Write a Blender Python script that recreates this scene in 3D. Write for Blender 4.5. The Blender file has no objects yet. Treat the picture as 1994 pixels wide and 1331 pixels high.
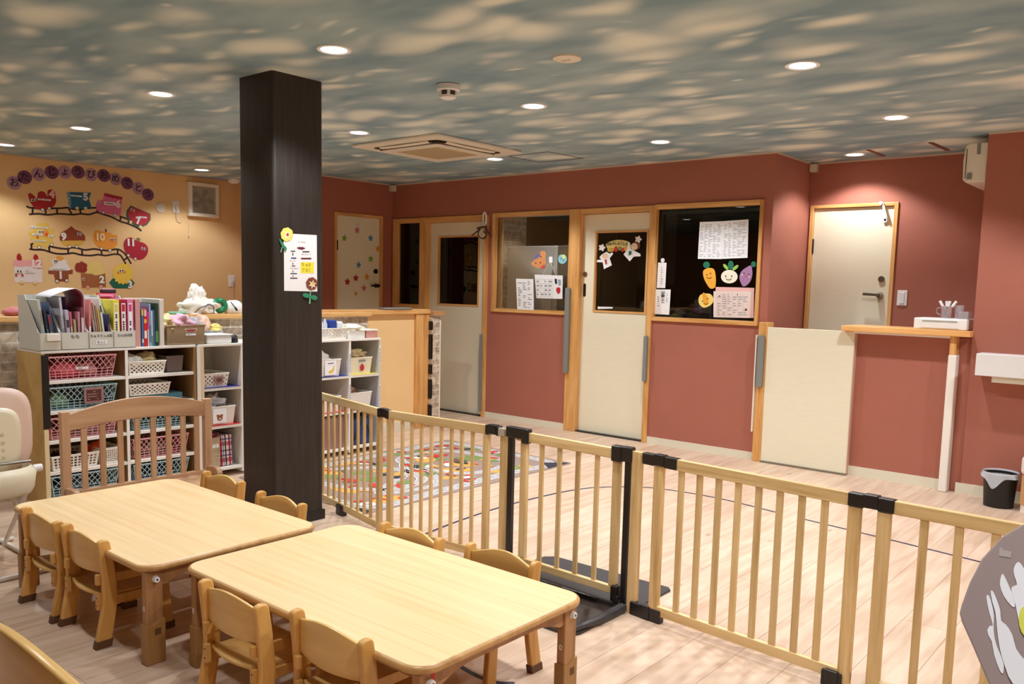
import bpy, bmesh, math, random
from mathutils import Vector, Matrix, noise as mnoise

S = bpy.context.scene
COL = S.collection
rnd = random.Random(7)

# ------------------------------------------------------------------ camera
CAM_H = 1.34
_yaw, _pit, _rol = [math.radians(a) for a in (130.0242, -6.1724, 1.3193)]
FPX, CX, CY = 1642.6, 997.0, 732.6
_f = Vector((math.cos(_pit)*math.cos(_yaw), math.cos(_pit)*math.sin(_yaw), math.sin(_pit)))
_r0 = _f.cross(Vector((0, 0, 1))).normalized()
_u0 = _r0.cross(_f)
_r = math.cos(_rol)*_r0 + math.sin(_rol)*_u0
_u = -math.sin(_rol)*_r0 + math.cos(_rol)*_u0
cam_data = bpy.data.cameras.new('camera')
cam = bpy.data.objects.new('camera', cam_data)
COL.objects.link(cam)
cam.matrix_world = Matrix(((_r.x, _u.x, -_f.x, 0), (_r.y, _u.y, -_f.y, 0), (_r.z, _u.z, -_f.z, CAM_H), (0, 0, 0, 1)))
cam_data.sensor_fit = 'HORIZONTAL'
cam_data.sensor_width = 36
cam_data.lens = FPX*36/1994
cam_data.shift_y = (CY-665.5)/1994
cam_data.clip_start = 0.05
S.camera = cam

def ray(x, y): return _f + _r*((x-CX)/FPX) - _u*((y-CY)/FPX)
def onx(x, y, X): d = ray(x, y); return Vector((0, 0, CAM_H)) + d*(X/d.x)
def ony(x, y, Y): d = ray(x, y); return Vector((0, 0, CAM_H)) + d*(Y/d.y)
def onz(x, y, Z): d = ray(x, y); return Vector((0, 0, CAM_H)) + d*((Z-CAM_H)/d.z)

# ------------------------------------------------------------------ world, exposure
w = bpy.data.worlds.new('world'); S.world = w; w.use_nodes = True
w.node_tree.nodes['Background'].inputs[0].default_value = (0.8, 0.85, 1, 1)
w.node_tree.nodes['Background'].inputs[1].default_value = 0.0
S.view_settings.view_transform = 'Standard'
S.view_settings.look = 'None'
S.view_settings.gamma = 1
S.view_settings.use_curve_mapping = False
S.view_settings.exposure = 0.0
S.cycles.max_bounces = 8
S.cycles.diffuse_bounces = 5
S.cycles.transparent_max_bounces = 16
S.cycles.sample_clamp_indirect = 4
S.cycles.use_denoising = True

LAMP_W = 94.0
LAMP_COL = (0.96, 0.98, 1.0)
ZC = 2.40
# downlight grid (the ones behind the camera light the room the same way)
LAMPS = []
for lx in (-7.95, -6.4, -4.84, -3.24, -1.62):
    for ly in (1.05, 2.53, 4.0, 5.47):
        LAMPS.append((lx, ly))
LAMPS = [p for p in LAMPS if not (p[0] < -6 and p[1] > 5)]
LAMPS += [(-0.1, 1.05), (-0.1, 2.53), (-0.1, 4.0), (-0.1, 5.47), (-2.28, 6.75), (-4.95, 6.50)]  # last one is an unseen lamp added in the kitchen to light the refrigerator
LAMPS = [(-6.45, 2.76) if p == (-6.4, 2.53) else (-7.83, 2.74) if p == (-7.95, 2.53) else (-7.82, 4.49) if p == (-7.95, 4.0) else p for p in LAMPS if p != (-6.4, 4.0)]

# ------------------------------------------------------------------ materials
def lin(c):
    o = []
    for v in c[:3]:
        v = v/255 if max(c) > 1 else v
        o.append(v/12.92 if v <= 0.04045 else ((v+0.055)/1.055)**2.4)
    return (*o, 1)
_mats = {}
def M(name, col, rough=0.6, metal=0.0, var=0.0, vscale=8.0, bump=0.0, bscale=60.0, spec=0.5, sheen=0.0, stretch=None):
    """plain procedural material, optional noise variation and bump"""
    if name in _mats: return _mats[name]
    m = bpy.data.materials.new(name); m.use_nodes = True
    nt = m.node_tree; b = nt.nodes['Principled BSDF']
    b.inputs['Base Color'].default_value = lin(col)
    b.inputs['Roughness'].default_value = rough
    b.inputs['Metallic'].default_value = metal
    b.inputs['Specular IOR Level'].default_value = spec
    if sheen: b.inputs['Sheen Weight'].default_value = sheen
    if var or bump:
        tc = nt.nodes.new('ShaderNodeTexCoord'); mp = nt.nodes.new('ShaderNodeMapping')
        nt.links.new(tc.outputs['Object'], mp.inputs[0])
        if stretch: mp.inputs['Scale'].default_value = stretch
    if var:
        n = nt.nodes.new('ShaderNodeTexNoise'); n.inputs['Scale'].default_value = vscale; n.inputs['Detail'].default_value = 5
        nt.links.new(mp.outputs[0], n.inputs['Vector'])
        r = nt.nodes.new('ShaderNodeValToRGB')
        c = lin(col)
        r.color_ramp.elements[0].position = 0.3; r.color_ramp.elements[1].position = 0.7
        r.color_ramp.elements[0].color = (*[max(0, x*(1-var)) for x in c[:3]], 1)
        r.color_ramp.elements[1].color = (*[min(1, x*(1+var)) for x in c[:3]], 1)
        nt.links.new(n.outputs['Fac'], r.inputs[0]); nt.links.new(r.outputs[0], b.inputs['Base Color'])
    if bump:
        n2 = nt.nodes.new('ShaderNodeTexNoise'); n2.inputs['Scale'].default_value = bscale; n2.inputs['Detail'].default_value = 3
        nt.links.new(mp.outputs[0], n2.inputs['Vector'])
        bp = nt.nodes.new('ShaderNodeBump'); bp.inputs['Strength'].default_value = bump; bp.inputs['Distance'].default_value = 0.004
        nt.links.new(n2.outputs['Fac'], bp.inputs['Height']); nt.links.new(bp.outputs[0], b.inputs['Normal'])
    _mats[name] = m
    return m

def wood(name, c_dark, c_mid, c_light, axis=0, scale=1.0, rough=0.4, ring=0.5, cross=22.0):
    """grain runs along axis (object space)"""
    if name in _mats: return _mats[name]
    m = bpy.data.materials.new(name); m.use_nodes = True
    nt = m.node_tree; b = nt.nodes['Principled BSDF']; N = nt.nodes.new; L = nt.links.new
    tc = N('ShaderNodeTexCoord'); mp = N('ShaderNodeMapping'); L(tc.outputs['Object'], mp.inputs[0])
    oi = N('ShaderNodeObjectInfo'); ad = N('ShaderNodeVectorMath'); ad.operation = 'ADD'
    ml = N('ShaderNodeVectorMath'); ml.operation = 'SCALE'; ml.inputs[0].default_value = (13, 7, 29); L(oi.outputs['Random'], ml.inputs['Scale'])
    sc = [cross*scale]*3; sc[axis] = 1.6*scale
    mp.inputs['Scale'].default_value = sc
    L(mp.outputs[0], ad.inputs[0]); L(ml.outputs[0], ad.inputs[1])
    n1 = N('ShaderNodeTexNoise'); n1.inputs['Scale'].default_value = 1.0; n1.inputs['Detail'].default_value = 6; n1.inputs['Distortion'].default_value = ring
    L(ad.outputs[0], n1.inputs['Vector'])
    n2 = N('ShaderNodeTexNoise'); n2.inputs['Scale'].default_value = 5.0; n2.inputs['Detail'].default_value = 3
    L(ad.outputs[0], n2.inputs['Vector'])
    mx = N('ShaderNodeMath'); mx.operation = 'MULTIPLY_ADD'; mx.inputs[1].default_value = 0.3; L(n2.outputs['Fac'], mx.inputs[0]); L(n1.outputs['Fac'], mx.inputs[2])
    r = N('ShaderNodeValToRGB'); r.color_ramp.elements[0].position = 0.45; r.color_ramp.elements[1].position = 0.85
    r.color_ramp.elements[0].color = lin(c_dark); r.color_ramp.elements[1].color = lin(c_light)
    e = r.color_ramp.elements.new(0.62); e.color = lin(c_mid)
    L(mx.outputs[0], r.inputs[0])
    hs = N('ShaderNodeHueSaturation'); mr = N('ShaderNodeMapRange'); mr.inputs['To Min'].default_value = 0.88; mr.inputs['To Max'].default_value = 1.08
    L(oi.outputs['Random'], mr.inputs['Value']); L(mr.outputs[0], hs.inputs['Value']); L(r.outputs[0], hs.inputs['Color'])
    L((hs if 'pine' in name or 'chair' in name else r).outputs[0], b.inputs['Base Color'])
    b.inputs['Roughness'].default_value = rough
    _mats[name] = m
    return m

def emit(name, col, s):
    if name in _mats: return _mats[name]
    m = bpy.data.materials.new(name); m.use_nodes = True
    nt = m.node_tree; nt.nodes.remove(nt.nodes['Principled BSDF'])
    e = nt.nodes.new('ShaderNodeEmission'); e.inputs[0].default_value = (*col, 1); e.inputs[1].default_value = s
    nt.links.new(e.outputs[0], nt.nodes['Material Output'].inputs[0]); _mats[name] = m
    return m

def glass(name, tint=(0.9, 0.9, 0.88), ior=1.5, rough=0.0, alpha=1.0):
    if name in _mats: return _mats[name]
    m = bpy.data.materials.new(name); m.use_nodes = True
    nt = m.node_tree; nt.nodes.remove(nt.nodes['Principled BSDF']); N = nt.nodes.new; L = nt.links.new
    fr = N('ShaderNodeFresnel'); fr.inputs[0].default_value = ior
    t = N('ShaderNodeBsdfTransparent'); t.inputs[0].default_value = (*tint, 1)
    g = N('ShaderNodeBsdfGlossy'); g.inputs['Roughness'].default_value = rough
    mx = N('ShaderNodeMixShader'); L(fr.outputs[0], mx.inputs[0]); L(t.outputs[0], mx.inputs[1]); L(g.outputs[0], mx.inputs[2])
    L(mx.outputs[0], nt.nodes['Material Output'].inputs[0]); _mats[name] = m
    return m

def plastic_clear(name, col, alpha, rough=0.25):
    if name in _mats: return _mats[name]
    m = M(name, col, rough); b = m.node_tree.nodes['Principled BSDF']; b.inputs['Alpha'].default_value = alpha
    return m

# ------------------------------------------------------------------ geometry helpers
class G:
    def __init__(s): s.v = []; s.f = []; s.mi = []; s.uv = None
    def add(s, vs, fs, m=0):
        o = len(s.v); s.v += [Vector(p) for p in vs]
        for f in fs: s.f.append([i+o for i in f]); s.mi.append(m)
        return s
    def box(s, x0, x1, y0, y1, z0, z1, m=0):
        return s.hexa([(x0, y0, z0), (x1, y0, z0), (x1, y1, z0), (x0, y1, z0), (x0, y0, z1), (x1, y0, z1), (x1, y1, z1), (x0, y1, z1)], m)
    def hexa(s, p, m=0):
        return s.add(p, [(0, 3, 2, 1), (4, 5, 6, 7), (0, 1, 5, 4), (1, 2, 6, 5), (2, 3, 7, 6), (3, 0, 4, 7)], m)
    def bar(s, a, b, w_, h_, m=0, up=(0, 0, 1)):
        a = Vector(a); b = Vector(b); d = (b-a).normalized(); u = Vector(up)
        if abs(d.dot(u)) > 0.99: u = Vector((0, 1, 0))
        sd = d.cross(u).normalized(); u = sd.cross(d)
        sd *= w_/2; u = u*h_/2
        return s.hexa([a-sd-u, b-sd-u, b+sd-u, a+sd-u, a-sd+u, b-sd+u, b+sd+u, a+sd+u], m)
    def cyl(s, a, b, r0, r1=None, n=16, cap=True, m=0):
        if r1 is None: r1 = r0
        a = Vector(a); b = Vector(b); d = (b-a).normalized()
        u = d.orthogonal().normalized(); v_ = d.cross(u)
        vs = []
        for p, r in ((a, r0), (b, r1)):
            for i in range(n):
                t = 2*math.pi*i/n; vs.append(p + u*(r*math.cos(t)) + v_*(r*math.sin(t)))
        fs = [(i, (i+1) % n, n+(i+1) % n, n+i) for i in range(n)]
        if cap: fs += [tuple(reversed(range(n))), tuple(range(n, 2*n))]
        return s.add(vs, fs, m)
    def tube(s, pts, r, n=10, m=0, closed=False, flat=1.0):
        pts = [Vector(p) for p in pts]; k = len(pts); vs = []; pu = None
        for i, p in enumerate(pts):
            if closed: d = (pts[(i+1) % k]-pts[i-1]).normalized()
            else: d = (pts[min(i+1, k-1)]-pts[max(i-1, 0)]).normalized()
            if pu is None: u = d.orthogonal().normalized()
            else:
                u = pu - d*pu.dot(d); u = u.normalized() if u.length > 1e-6 else d.orthogonal().normalized()
            pu = u; v_ = d.cross(u); rr = r[i] if isinstance(r, (list, tuple)) else r
            for j in range(n):
                t = 2*math.pi*j/n; vs.append(p + u*(rr*math.cos(t)) + v_*(rr*flat*math.sin(t)))
        fs = []
        for i in range(k if closed else k-1):
            a = i*n; b = ((i+1) % k)*n
            fs += [(a+j, a+(j+1) % n, b+(j+1) % n, b+j) for j in range(n)]
        if not closed: fs += [tuple(reversed(range(n))), tuple(range((k-1)*n, k*n))]
        return s.add(vs, fs, m)
    def prism(s, poly, vec, m=0):
        n = len(poly); v_ = Vector(vec); poly = [Vector(p) for p in poly]
        return s.add(poly + [p+v_ for p in poly], [tuple(range(n)), tuple(reversed(range(n, 2*n)))] + [(i, (i+1) % n, n+(i+1) % n, n+i) for i in range(n)], m)
    def lathe(s, prof, c=(0, 0, 0), n=32, m=0, sx=1, sy=1):
        c = Vector(c); vs = []
        for r, z in prof:
            for i in range(n):
                t = 2*math.pi*i/n; vs.append(c + Vector((r*sx*math.cos(t), r*sy*math.sin(t), z)))
        fs = []
        for k in range(len(prof)-1):
            for i in range(n): fs.append((k*n+i, k*n+(i+1) % n, (k+1)*n+(i+1) % n, (k+1)*n+i))
        fs.append(tuple(reversed(range(n)))); fs.append(tuple(range((len(prof)-1)*n, len(prof)*n)))
        return s.add(vs, fs, m)
    def surf(s, fn, nu, nv, m=0, closed_u=False):
        vs = [fn(i/(nu if closed_u else nu-1), j/(nv-1)) for j in range(nv) for i in range(nu)]
        fs = []
        for j in range(nv-1):
            for i in range(nu if closed_u else nu-1):
                i2 = (i+1) % nu; fs.append((j*nu+i, j*nu+i2, (j+1)*nu+i2, (j+1)*nu+i))
        return s.add(vs, fs, m)
    def xform(s, mat):
        s.v = [mat @ p for p in s.v]; return s

def worldloc(o):
    p = Vector((0, 0, 0))
    while o is not None: p += o.location; o = o.parent
    return p

def mk(name, g, mats, parent=None, bevel=0.0, seg=2, smooth=False, world=True, solid=0.0, fix=True, ang=40):
    me = bpy.data.meshes.new(name)
    off = worldloc(parent) if (parent is not None and world) else Vector((0, 0, 0))
    me.from_pydata([tuple(p-off) for p in g.v], [], g.f)
    if not isinstance(mats, (list, tuple)): mats = [mats]
    for m in mats: me.materials.append(m)
    for i, p in enumerate(me.polygons): p.material_index = g.mi[i]
    if fix:
        bm = bmesh.new(); bm.from_mesh(me); bmesh.ops.recalc_face_normals(bm, faces=bm.faces); bm.to_mesh(me); bm.free()
    me.update()
    if smooth:
        for p in me.polygons: p.use_smooth = True
        me.set_sharp_from_angle(angle=math.radians(ang))
    o = bpy.data.objects.new(name, me); COL.objects.link(o); o.parent = parent
    if solid:
        md = o.modifiers.new('thickness', 'SOLIDIFY'); md.thickness = solid; md.offset = 0
    if bevel:
        md = o.modifiers.new('bevel', 'BEVEL'); md.width = bevel; md.segments = seg; md.limit_method = 'ANGLE'; md.angle_limit = math.radians(50)
    return o

def tag(o, label=None, cat=None, group=None, kind=None):
    if label: o['label'] = label
    if cat: o['category'] = cat
    if group: o['group'] = group
    if kind: o['kind'] = kind
    return o
def thing(name, label, cat, loc=(0, 0, 0), group=None, rz=0.0):
    o = bpy.data.objects.new(name, None); COL.objects.link(o); o.location = loc; o.rotation_euler = (0, 0, rz)
    o.empty_display_size = 0.05
    return tag(o, label, cat, group)
def one(name, g, mats, label, cat, group=None, **k):
    """a thing that is one mesh, its origin moved to its base centre"""
    xs = [p.x for p in g.v]; ys = [p.y for p in g.v]; zs = [p.z for p in g.v]
    c = Vector(((min(xs)+max(xs))/2, (min(ys)+max(ys))/2, min(zs)))
    g.v = [p-c for p in g.v]
    o = mk(name, g, mats, None, world=False, **k); o.location = c
    return tag(o, label, cat, group)
def struct(name, g, mats, parent=None, **k):
    o = mk(name, g, mats, parent, **k)
    if parent is None: o['kind'] = 'structure'
    return o
def dup(root, loc, rz=None, label=None, group=None):
    r = root.copy(); COL.objects.link(r); r.location = loc
    if rz is not None: r.rotation_euler = (0, 0, rz)
    if label: r['label'] = label
    if group: r['group'] = group
    for ch in list(root.children):
        c = ch.copy(); COL.objects.link(c); c.parent = r
        for gch in list(ch.children):
            d = gch.copy(); COL.objects.link(d); d.parent = c
    return r

def catmull(pts, k=6, closed=True):
    out = []; n = len(pts); P = [Vector(p) for p in pts]
    rng = range(n) if closed else range(n-1)
    for i in rng:
        if closed: p0, p1, p2, p3 = P[i-1], P[i], P[(i+1) % n], P[(i+2) % n]
        else: p0, p1, p2, p3 = P[max(i-1, 0)], P[i], P[i+1], P[min(i+2, n-1)]
        for j in range(k):
            t = j/k
            out.append(0.5*((2*p1) + (p2-p0)*t + (2*p0-5*p1+4*p2-p3)*t*t + (3*p1-p0-3*p2+p3)*t**3))
    if not closed: out.append(P[-1])
    return out
def circ(cx, cy, rx, ry=None, n=20, rot=0):
    ry = rx if ry is None else ry; o = []
    for i in range(n):
        t = 2*math.pi*i/n; a, b = rx*math.cos(t), ry*math.sin(t)
        o.append((cx + a*math.cos(rot)-b*math.sin(rot), cy + a*math.sin(rot)+b*math.cos(rot)))
    return o
def rrect(x0, x1, y0, y1, r, n=6):
    o = []
    for cx, cy, a in ((x1-r, y1-r, 0), (x0+r, y1-r, 90), (x0+r, y0+r, 180), (x1-r, y0+r, 270)):
        for i in range(n+1):
            t = math.radians(a+90*i/n); o.append((cx+r*math.cos(t), cy+r*math.sin(t)))
    return o

class Plane:
    """a wall plane; local (u right, v up) metres, or picked up from image measurements of things flat on it"""
    def __init__(s, kind, val):
        s.kind = kind; s.val = val
        if kind == 'x': s.u = Vector((0, 1, 0)); s.v = Vector((0, 0, 1)); s.n = Vector((1, 0, 0))
        elif kind == 'y': s.u = Vector((1, 0, 0)); s.v = Vector((0, 0, 1)); s.n = Vector((0, -1, 0))
        elif kind == 'z': s.u = Vector((1, 0, 0)); s.v = Vector((0, 1, 0)); s.n = Vector((0, 0, 1))
        else:   # leaning plane: val = (origin, tilt back from upright)
            s.o, t = Vector(val[0]), val[1]; s.u = Vector((1, 0, 0)); s.v = Vector((0, math.sin(t), math.cos(t))); s.n = Vector((0, -math.cos(t), math.sin(t)))
            return
        s.o = {'x': Vector((val, 0, 0)), 'y': Vector((0, val, 0)), 'z': Vector((0, 0, val))}[kind]
    def px(s, x, y):
        if s.kind == 'lean':
            d = ray(x, y); c = Vector((0, 0, CAM_H)); return c + d*((s.o-c).dot(s.n)/d.dot(s.n))
        return {'x': onx, 'y': ony, 'z': onz}[s.kind](x, y, s.val)
    def uv(s, u, v): return s.o + s.u*u + s.v*v
    def toward(s, p):
        if s.kind == 'lean': p = p-s.o
        return p.dot(s.u), p.dot(s.v)

def cut(g, pl, pts, off=0.0, th=0.0008, m=0, px=True, smooth=0, zoom=None):
    """flat cut-out lying on a plane: outline -> thin prism"""
    if zoom: pts = [(zoom[0]+x/zoom[2], zoom[1]+y/zoom[2]) for x, y in pts]
    if smooth: pts = [(p.x, p.y) for p in catmull([(x, y, 0) for x, y in pts], smooth)]
    P3 = [(pl.px(x, y) if px else pl.uv(x, y)) + pl.n*off for x, y in pts]
    g.prism(P3, pl.n*th, m); return g
def strip(g, pl, pts, wd, off=0.0, th=0.0008, m=0, px=True, zoom=None):
    """continuous band of width wd metres along a line"""
    if zoom: pts = [(zoom[0]+x/zoom[2], zoom[1]+y/zoom[2]) for x, y in pts]
    P3 = [(pl.px(x, y) if px else pl.uv(x, y)) for x, y in pts]
    Q = [P3[0]]
    for p in P3[1:]:
        if (p-Q[-1]).length > 1e-5: Q.append(p)
    n = len(Q); vs = []
    for i in range(n):
        d0 = (Q[i]-Q[i-1]).normalized() if i else None; d1 = (Q[i+1]-Q[i]).normalized() if i < n-1 else None
        d = (d0 if d1 is None else d1 if d0 is None else (d0+d1)).normalized()
        k = 1.0 if d0 is None or d1 is None else 1/max(0.5, d.dot(d1)); sd = pl.n.cross(d)*(wd/2*k)
        for s_, o_ in ((-1, off), (1, off), (1, off+th), (-1, off+th)): vs.append(Q[i]+sd*s_+pl.n*o_)
    fs = [(0, 1, 2, 3), tuple(reversed(range(4*n-4, 4*n)))]
    for i in range(n-1):
        for k in range(4): fs.append((4*i+k, 4*i+4+k, 4*i+4+(k+1) % 4, 4*i+(k+1) % 4))
    g.add(vs, fs, m); return g
def text(g, body, pl_o, u, v, n, size, th=0.0006, m=0, center=True, bold=0.0):
    """lettering as real thin geometry"""
    cu = bpy.data.curves.new('t', 'FONT'); cu.body = body; cu.size = size; cu.extrude = th/2; cu.offset = bold
    cu.resolution_u = 3
    if center: cu.align_x = 'CENTER'; cu.align_y = 'CENTER'
    ob = bpy.data.objects.new('t', cu); COL.objects.link(ob)
    dg = bpy.context.evaluated_depsgraph_get(); me = bpy.data.meshes.new_from_object(ob.evaluated_get(dg))
    vs = [pl_o + u*p.co.x + v*p.co.y + n*(p.co.z+th/2) for p in me.vertices]
    g.add(vs, [tuple(p.vertices) for p in me.polygons], m)
    bpy.data.objects.remove(ob); bpy.data.curves.remove(cu); bpy.data.meshes.remove(me)
    return g
def ptext(g, pl, x, y, body, size, off=0.001, m=0, rot=0.0, bold=0.0):
    o = pl.px(x, y) + pl.n*off; c, s_ = math.cos(rot), math.sin(rot)
    return text(g, body, o, pl.u*c+pl.v*s_, pl.v*c-pl.u*s_, pl.n, size, m=m, bold=bold)

def scribble(g, pl, u0, u1, v0, v1, rows, th=0.0003, off=0.0012, m=0, fill=0.6, seed=1, cols=1):
    """rows of tiny dashes for print too small to read"""
    r = random.Random(seed); dv = (v1-v0)/rows
    for k in range(rows):
        v_ = v0+dv*(k+0.5); h = abs(dv)*0.33
        for c in range(cols):
            a = u0+(u1-u0)*c/cols; b = u0+(u1-u0)*(c+0.85)/cols; x = a
            while x < b:
                l = (b-a)*r.uniform(0.08, 0.3)
                if r.random() < fill:
                    e = min(x+l, b); g.prism([pl.uv(x, v_-h/2)+pl.n*off, pl.uv(e, v_-h/2)+pl.n*off, pl.uv(e, v_+h/2)+pl.n*off, pl.uv(x, v_+h/2)+pl.n*off], pl.n*th, m)
                x += l+(b-a)*0.04
    return g

def blob(g, c, size, seed=0, rough=0.35, n=3, m=0, flat=True, freq=2.2):
    """crumpled soft lump"""
    bm = bmesh.new(); bmesh.ops.create_icosphere(bm, subdivisions=n, radius=1)
    off = Vector((seed*3.1, seed*1.7, seed*5.3)); c = Vector(c)
    vs = []
    for v_ in bm.verts:
        p = v_.co.copy(); d = mnoise.noise(p*freq+off)*rough + abs(mnoise.noise(p*freq*2.7+off))*rough*0.6
        p = p*(1+d)
        if flat and p.z < -0.55: p.z = -0.55
        vs.append(c + Vector((p.x*size[0], p.y*size[1], (p.z+(0.55 if flat else 0))*size[2])))
    fs = [tuple(x.index for x in f.verts) for f in bm.faces]; bm.free()
    return g.add(vs, fs, m)
# ------------------------------------------------------------------ setting materials
def ceiling_mat():
    m = bpy.data.materials.new('cloud wallpaper'); m.use_nodes = True
    nt = m.node_tree; b = nt.nodes['Principled BSDF']; N = nt.nodes.new; L = nt.links.new
    tc = N('ShaderNodeTexCoord')
    def math_(op, a=None, b_=None, va=0.0, vb=0.0, clamp=False):
        q = N('ShaderNodeMath'); q.operation = op; q.use_clamp = clamp; q.inputs[0].default_value = va; q.inputs[1].default_value = vb
        if a is not None: L(a, q.inputs[0])
        if b_ is not None: L(b_, q.inputs[1])
        return q.outputs[0]
    # gentle warp so the clouds are not regular
    wn = N('ShaderNodeTexNoise'); wn.inputs['Scale'].default_value = 2.2; wn.inputs['Detail'].default_value = 1; L(tc.outputs['Object'], wn.inputs['Vector'])
    ws = N('ShaderNodeVectorMath'); ws.operation = 'MULTIPLY_ADD'; ws.inputs[1].default_value = (0.30, 0.30, 0); L(wn.outputs['Color'], ws.inputs[0]); L(tc.outputs['Object'], ws.inputs[2])
    def clouds(scale, st, loc, r0, r1, rot=0.25):
        mp = N('ShaderNodeMapping'); mp.inputs['Scale'].default_value = st; mp.inputs['Location'].default_value = loc; mp.inputs['Rotation'].default_value = (0, 0, rot)
        L(ws.outputs[0], mp.inputs[0])
        v = N('ShaderNodeTexVoronoi'); v.feature = 'SMOOTH_F1'; v.inputs['Smoothness'].default_value = 0.6; v.inputs['Scale'].default_value = scale; v.inputs['Randomness'].default_value = 0.95
        L(mp.outputs[0], v.inputs['Vector'])
        sc_ = N('ShaderNodeSeparateColor'); L(v.outputs['Color'], sc_.inputs[0])
        size = math_('MULTIPLY_ADD', sc_.outputs[0], None, vb=r1); size.node.inputs[2].default_value = r0
        d = math_('DIVIDE', v.outputs['Distance'], size); e = math_('SUBTRACT', None, d, va=1.0, clamp=True)
        return math_('POWER', e, None, vb=1.15)
    a = clouds(3.4, (0.62, 1.15, 1), (0, 0, 0), 0.26, 0.54); c = clouds(5.8, (0.55, 1.2, 1), (3.3, 1.7, 0), 0.18, 0.50)
    c2 = math_('MULTIPLY', c, None, vb=0.7); mx = math_('SMOOTH_MAX', a, c2); mx.node.inputs[2].default_value = 0.2
    bn_ = N('ShaderNodeTexNoise'); bn_.inputs['Scale'].default_value = 3.2; bn_.inputs['Detail'].default_value = 2
    mpb = N('ShaderNodeMapping'); mpb.inputs['Scale'].default_value = (0.6, 1.3, 1); L(tc.outputs['Object'], mpb.inputs[0]); L(mpb.outputs[0], bn_.inputs['Vector'])
    rb = N('ShaderNodeValToRGB'); rb.color_ramp.elements[0].position = 0.36; rb.color_ramp.elements[0].color = lin((122, 150, 164)); rb.color_ramp.elements[1].position = 0.66; rb.color_ramp.elements[1].color = lin((158, 180, 186))
    L(bn_.outputs['Fac'], rb.inputs[0])
    ms = N('ShaderNodeMapRange'); ms.interpolation_type = 'SMOOTHSTEP'; ms.inputs['From Min'].default_value = 0.0; ms.inputs['From Max'].default_value = 0.82; L(mx, ms.inputs['Value'])
    mix = N('ShaderNodeMixRGB'); L(ms.outputs[0], mix.inputs[0]); L(rb.outputs[0], mix.inputs[1]); mix.inputs[2].default_value = lin((222, 228, 218))
    L(mix.outputs[0], b.inputs['Base Color']); b.inputs['Roughness'].default_value = 0.85
    return m
def floor_mat():
    m = bpy.data.materials.new('plank floor'); m.use_nodes = True
    nt = m.node_tree; b = nt.nodes['Principled BSDF']; N = nt.nodes.new; L = nt.links.new
    tc = N('ShaderNodeTexCoord'); sp = N('ShaderNodeSeparateXYZ'); cb = N('ShaderNodeCombineXYZ')
    L(tc.outputs['Object'], sp.inputs[0]); L(sp.outputs['Y'], cb.inputs['X']); L(sp.outputs['X'], cb.inputs['Y'])
    bt = N('ShaderNodeTexBrick'); L(cb.outputs[0], bt.inputs['Vector'])
    bt.inputs['Scale'].default_value = 1; bt.inputs['Brick Width'].default_value = 1.82; bt.inputs['Row Height'].default_value = 0.182
    bt.inputs['Mortar Size'].default_value = 0.0014; bt.inputs['Mortar Smooth'].default_value = 0.4; bt.offset = 0.37; bt.inputs['Bias'].default_value = 0
    bt.inputs['Color1'].default_value = lin((221, 197, 174)); bt.inputs['Color2'].default_value = lin((213, 185, 162)); bt.inputs['Mortar'].default_value = lin((158, 122, 98))
    mp = N('ShaderNodeMapping'); mp.inputs['Scale'].default_value = (16, 1.7, 1); L(tc.outputs['Object'], mp.inputs[0])
    n = N('ShaderNodeTexNoise'); n.inputs['Scale'].default_value = 1.4; n.inputs['Detail'].default_value = 6; n.inputs['Distortion'].default_value = 0.5
    L(mp.outputs[0], n.inputs['Vector'])
    r = N('ShaderNodeValToRGB'); r.color_ramp.elements[0].position = 0.32; r.color_ramp.elements[0].color = lin((224, 212, 202))
    r.color_ramp.elements[1].position = 0.62; r.color_ramp.elements[1].color = (1, 1, 1, 1); L(n.outputs['Fac'], r.inputs[0])
    mu = N('ShaderNodeMixRGB'); mu.blend_type = 'MULTIPLY'; mu.inputs[0].default_value = 0.8
    L(bt.outputs['Color'], mu.inputs[1]); L(r.outputs[0], mu.inputs[2])
    # knots
    mp2 = N('ShaderNodeMapping'); mp2.inputs['Scale'].default_value = (5.2, 2.6, 1); L(tc.outputs['Object'], mp2.inputs[0])
    vo = N('ShaderNodeTexVoronoi'); vo.inputs['Scale'].default_value = 1.0; vo.inputs['Randomness'].default_value = 1; L(mp2.outputs[0], vo.inputs['Vector'])
    rk = N('ShaderNodeValToRGB'); rk.color_ramp.elements[0].position = 0.02; rk.color_ramp.elements[0].color = lin((150, 122, 108))
    rk.color_ramp.elements[1].position = 0.09; rk.color_ramp.elements[1].color = (1, 1, 1, 1); L(vo.outputs['Distance'], rk.inputs[0])
    mu2 = N('ShaderNodeMixRGB'); mu2.blend_type = 'MULTIPLY'; mu2.inputs[0].default_value = 0.55
    L(mu.outputs[0], mu2.inputs[1]); L(rk.outputs[0], mu2.inputs[2])
    L(mu2.outputs[0], b.inputs['Base Color']); b.inputs['Roughness'].default_value = 0.38; b.inputs['Specular IOR Level'].default_value = 0.35
    return m
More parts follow.
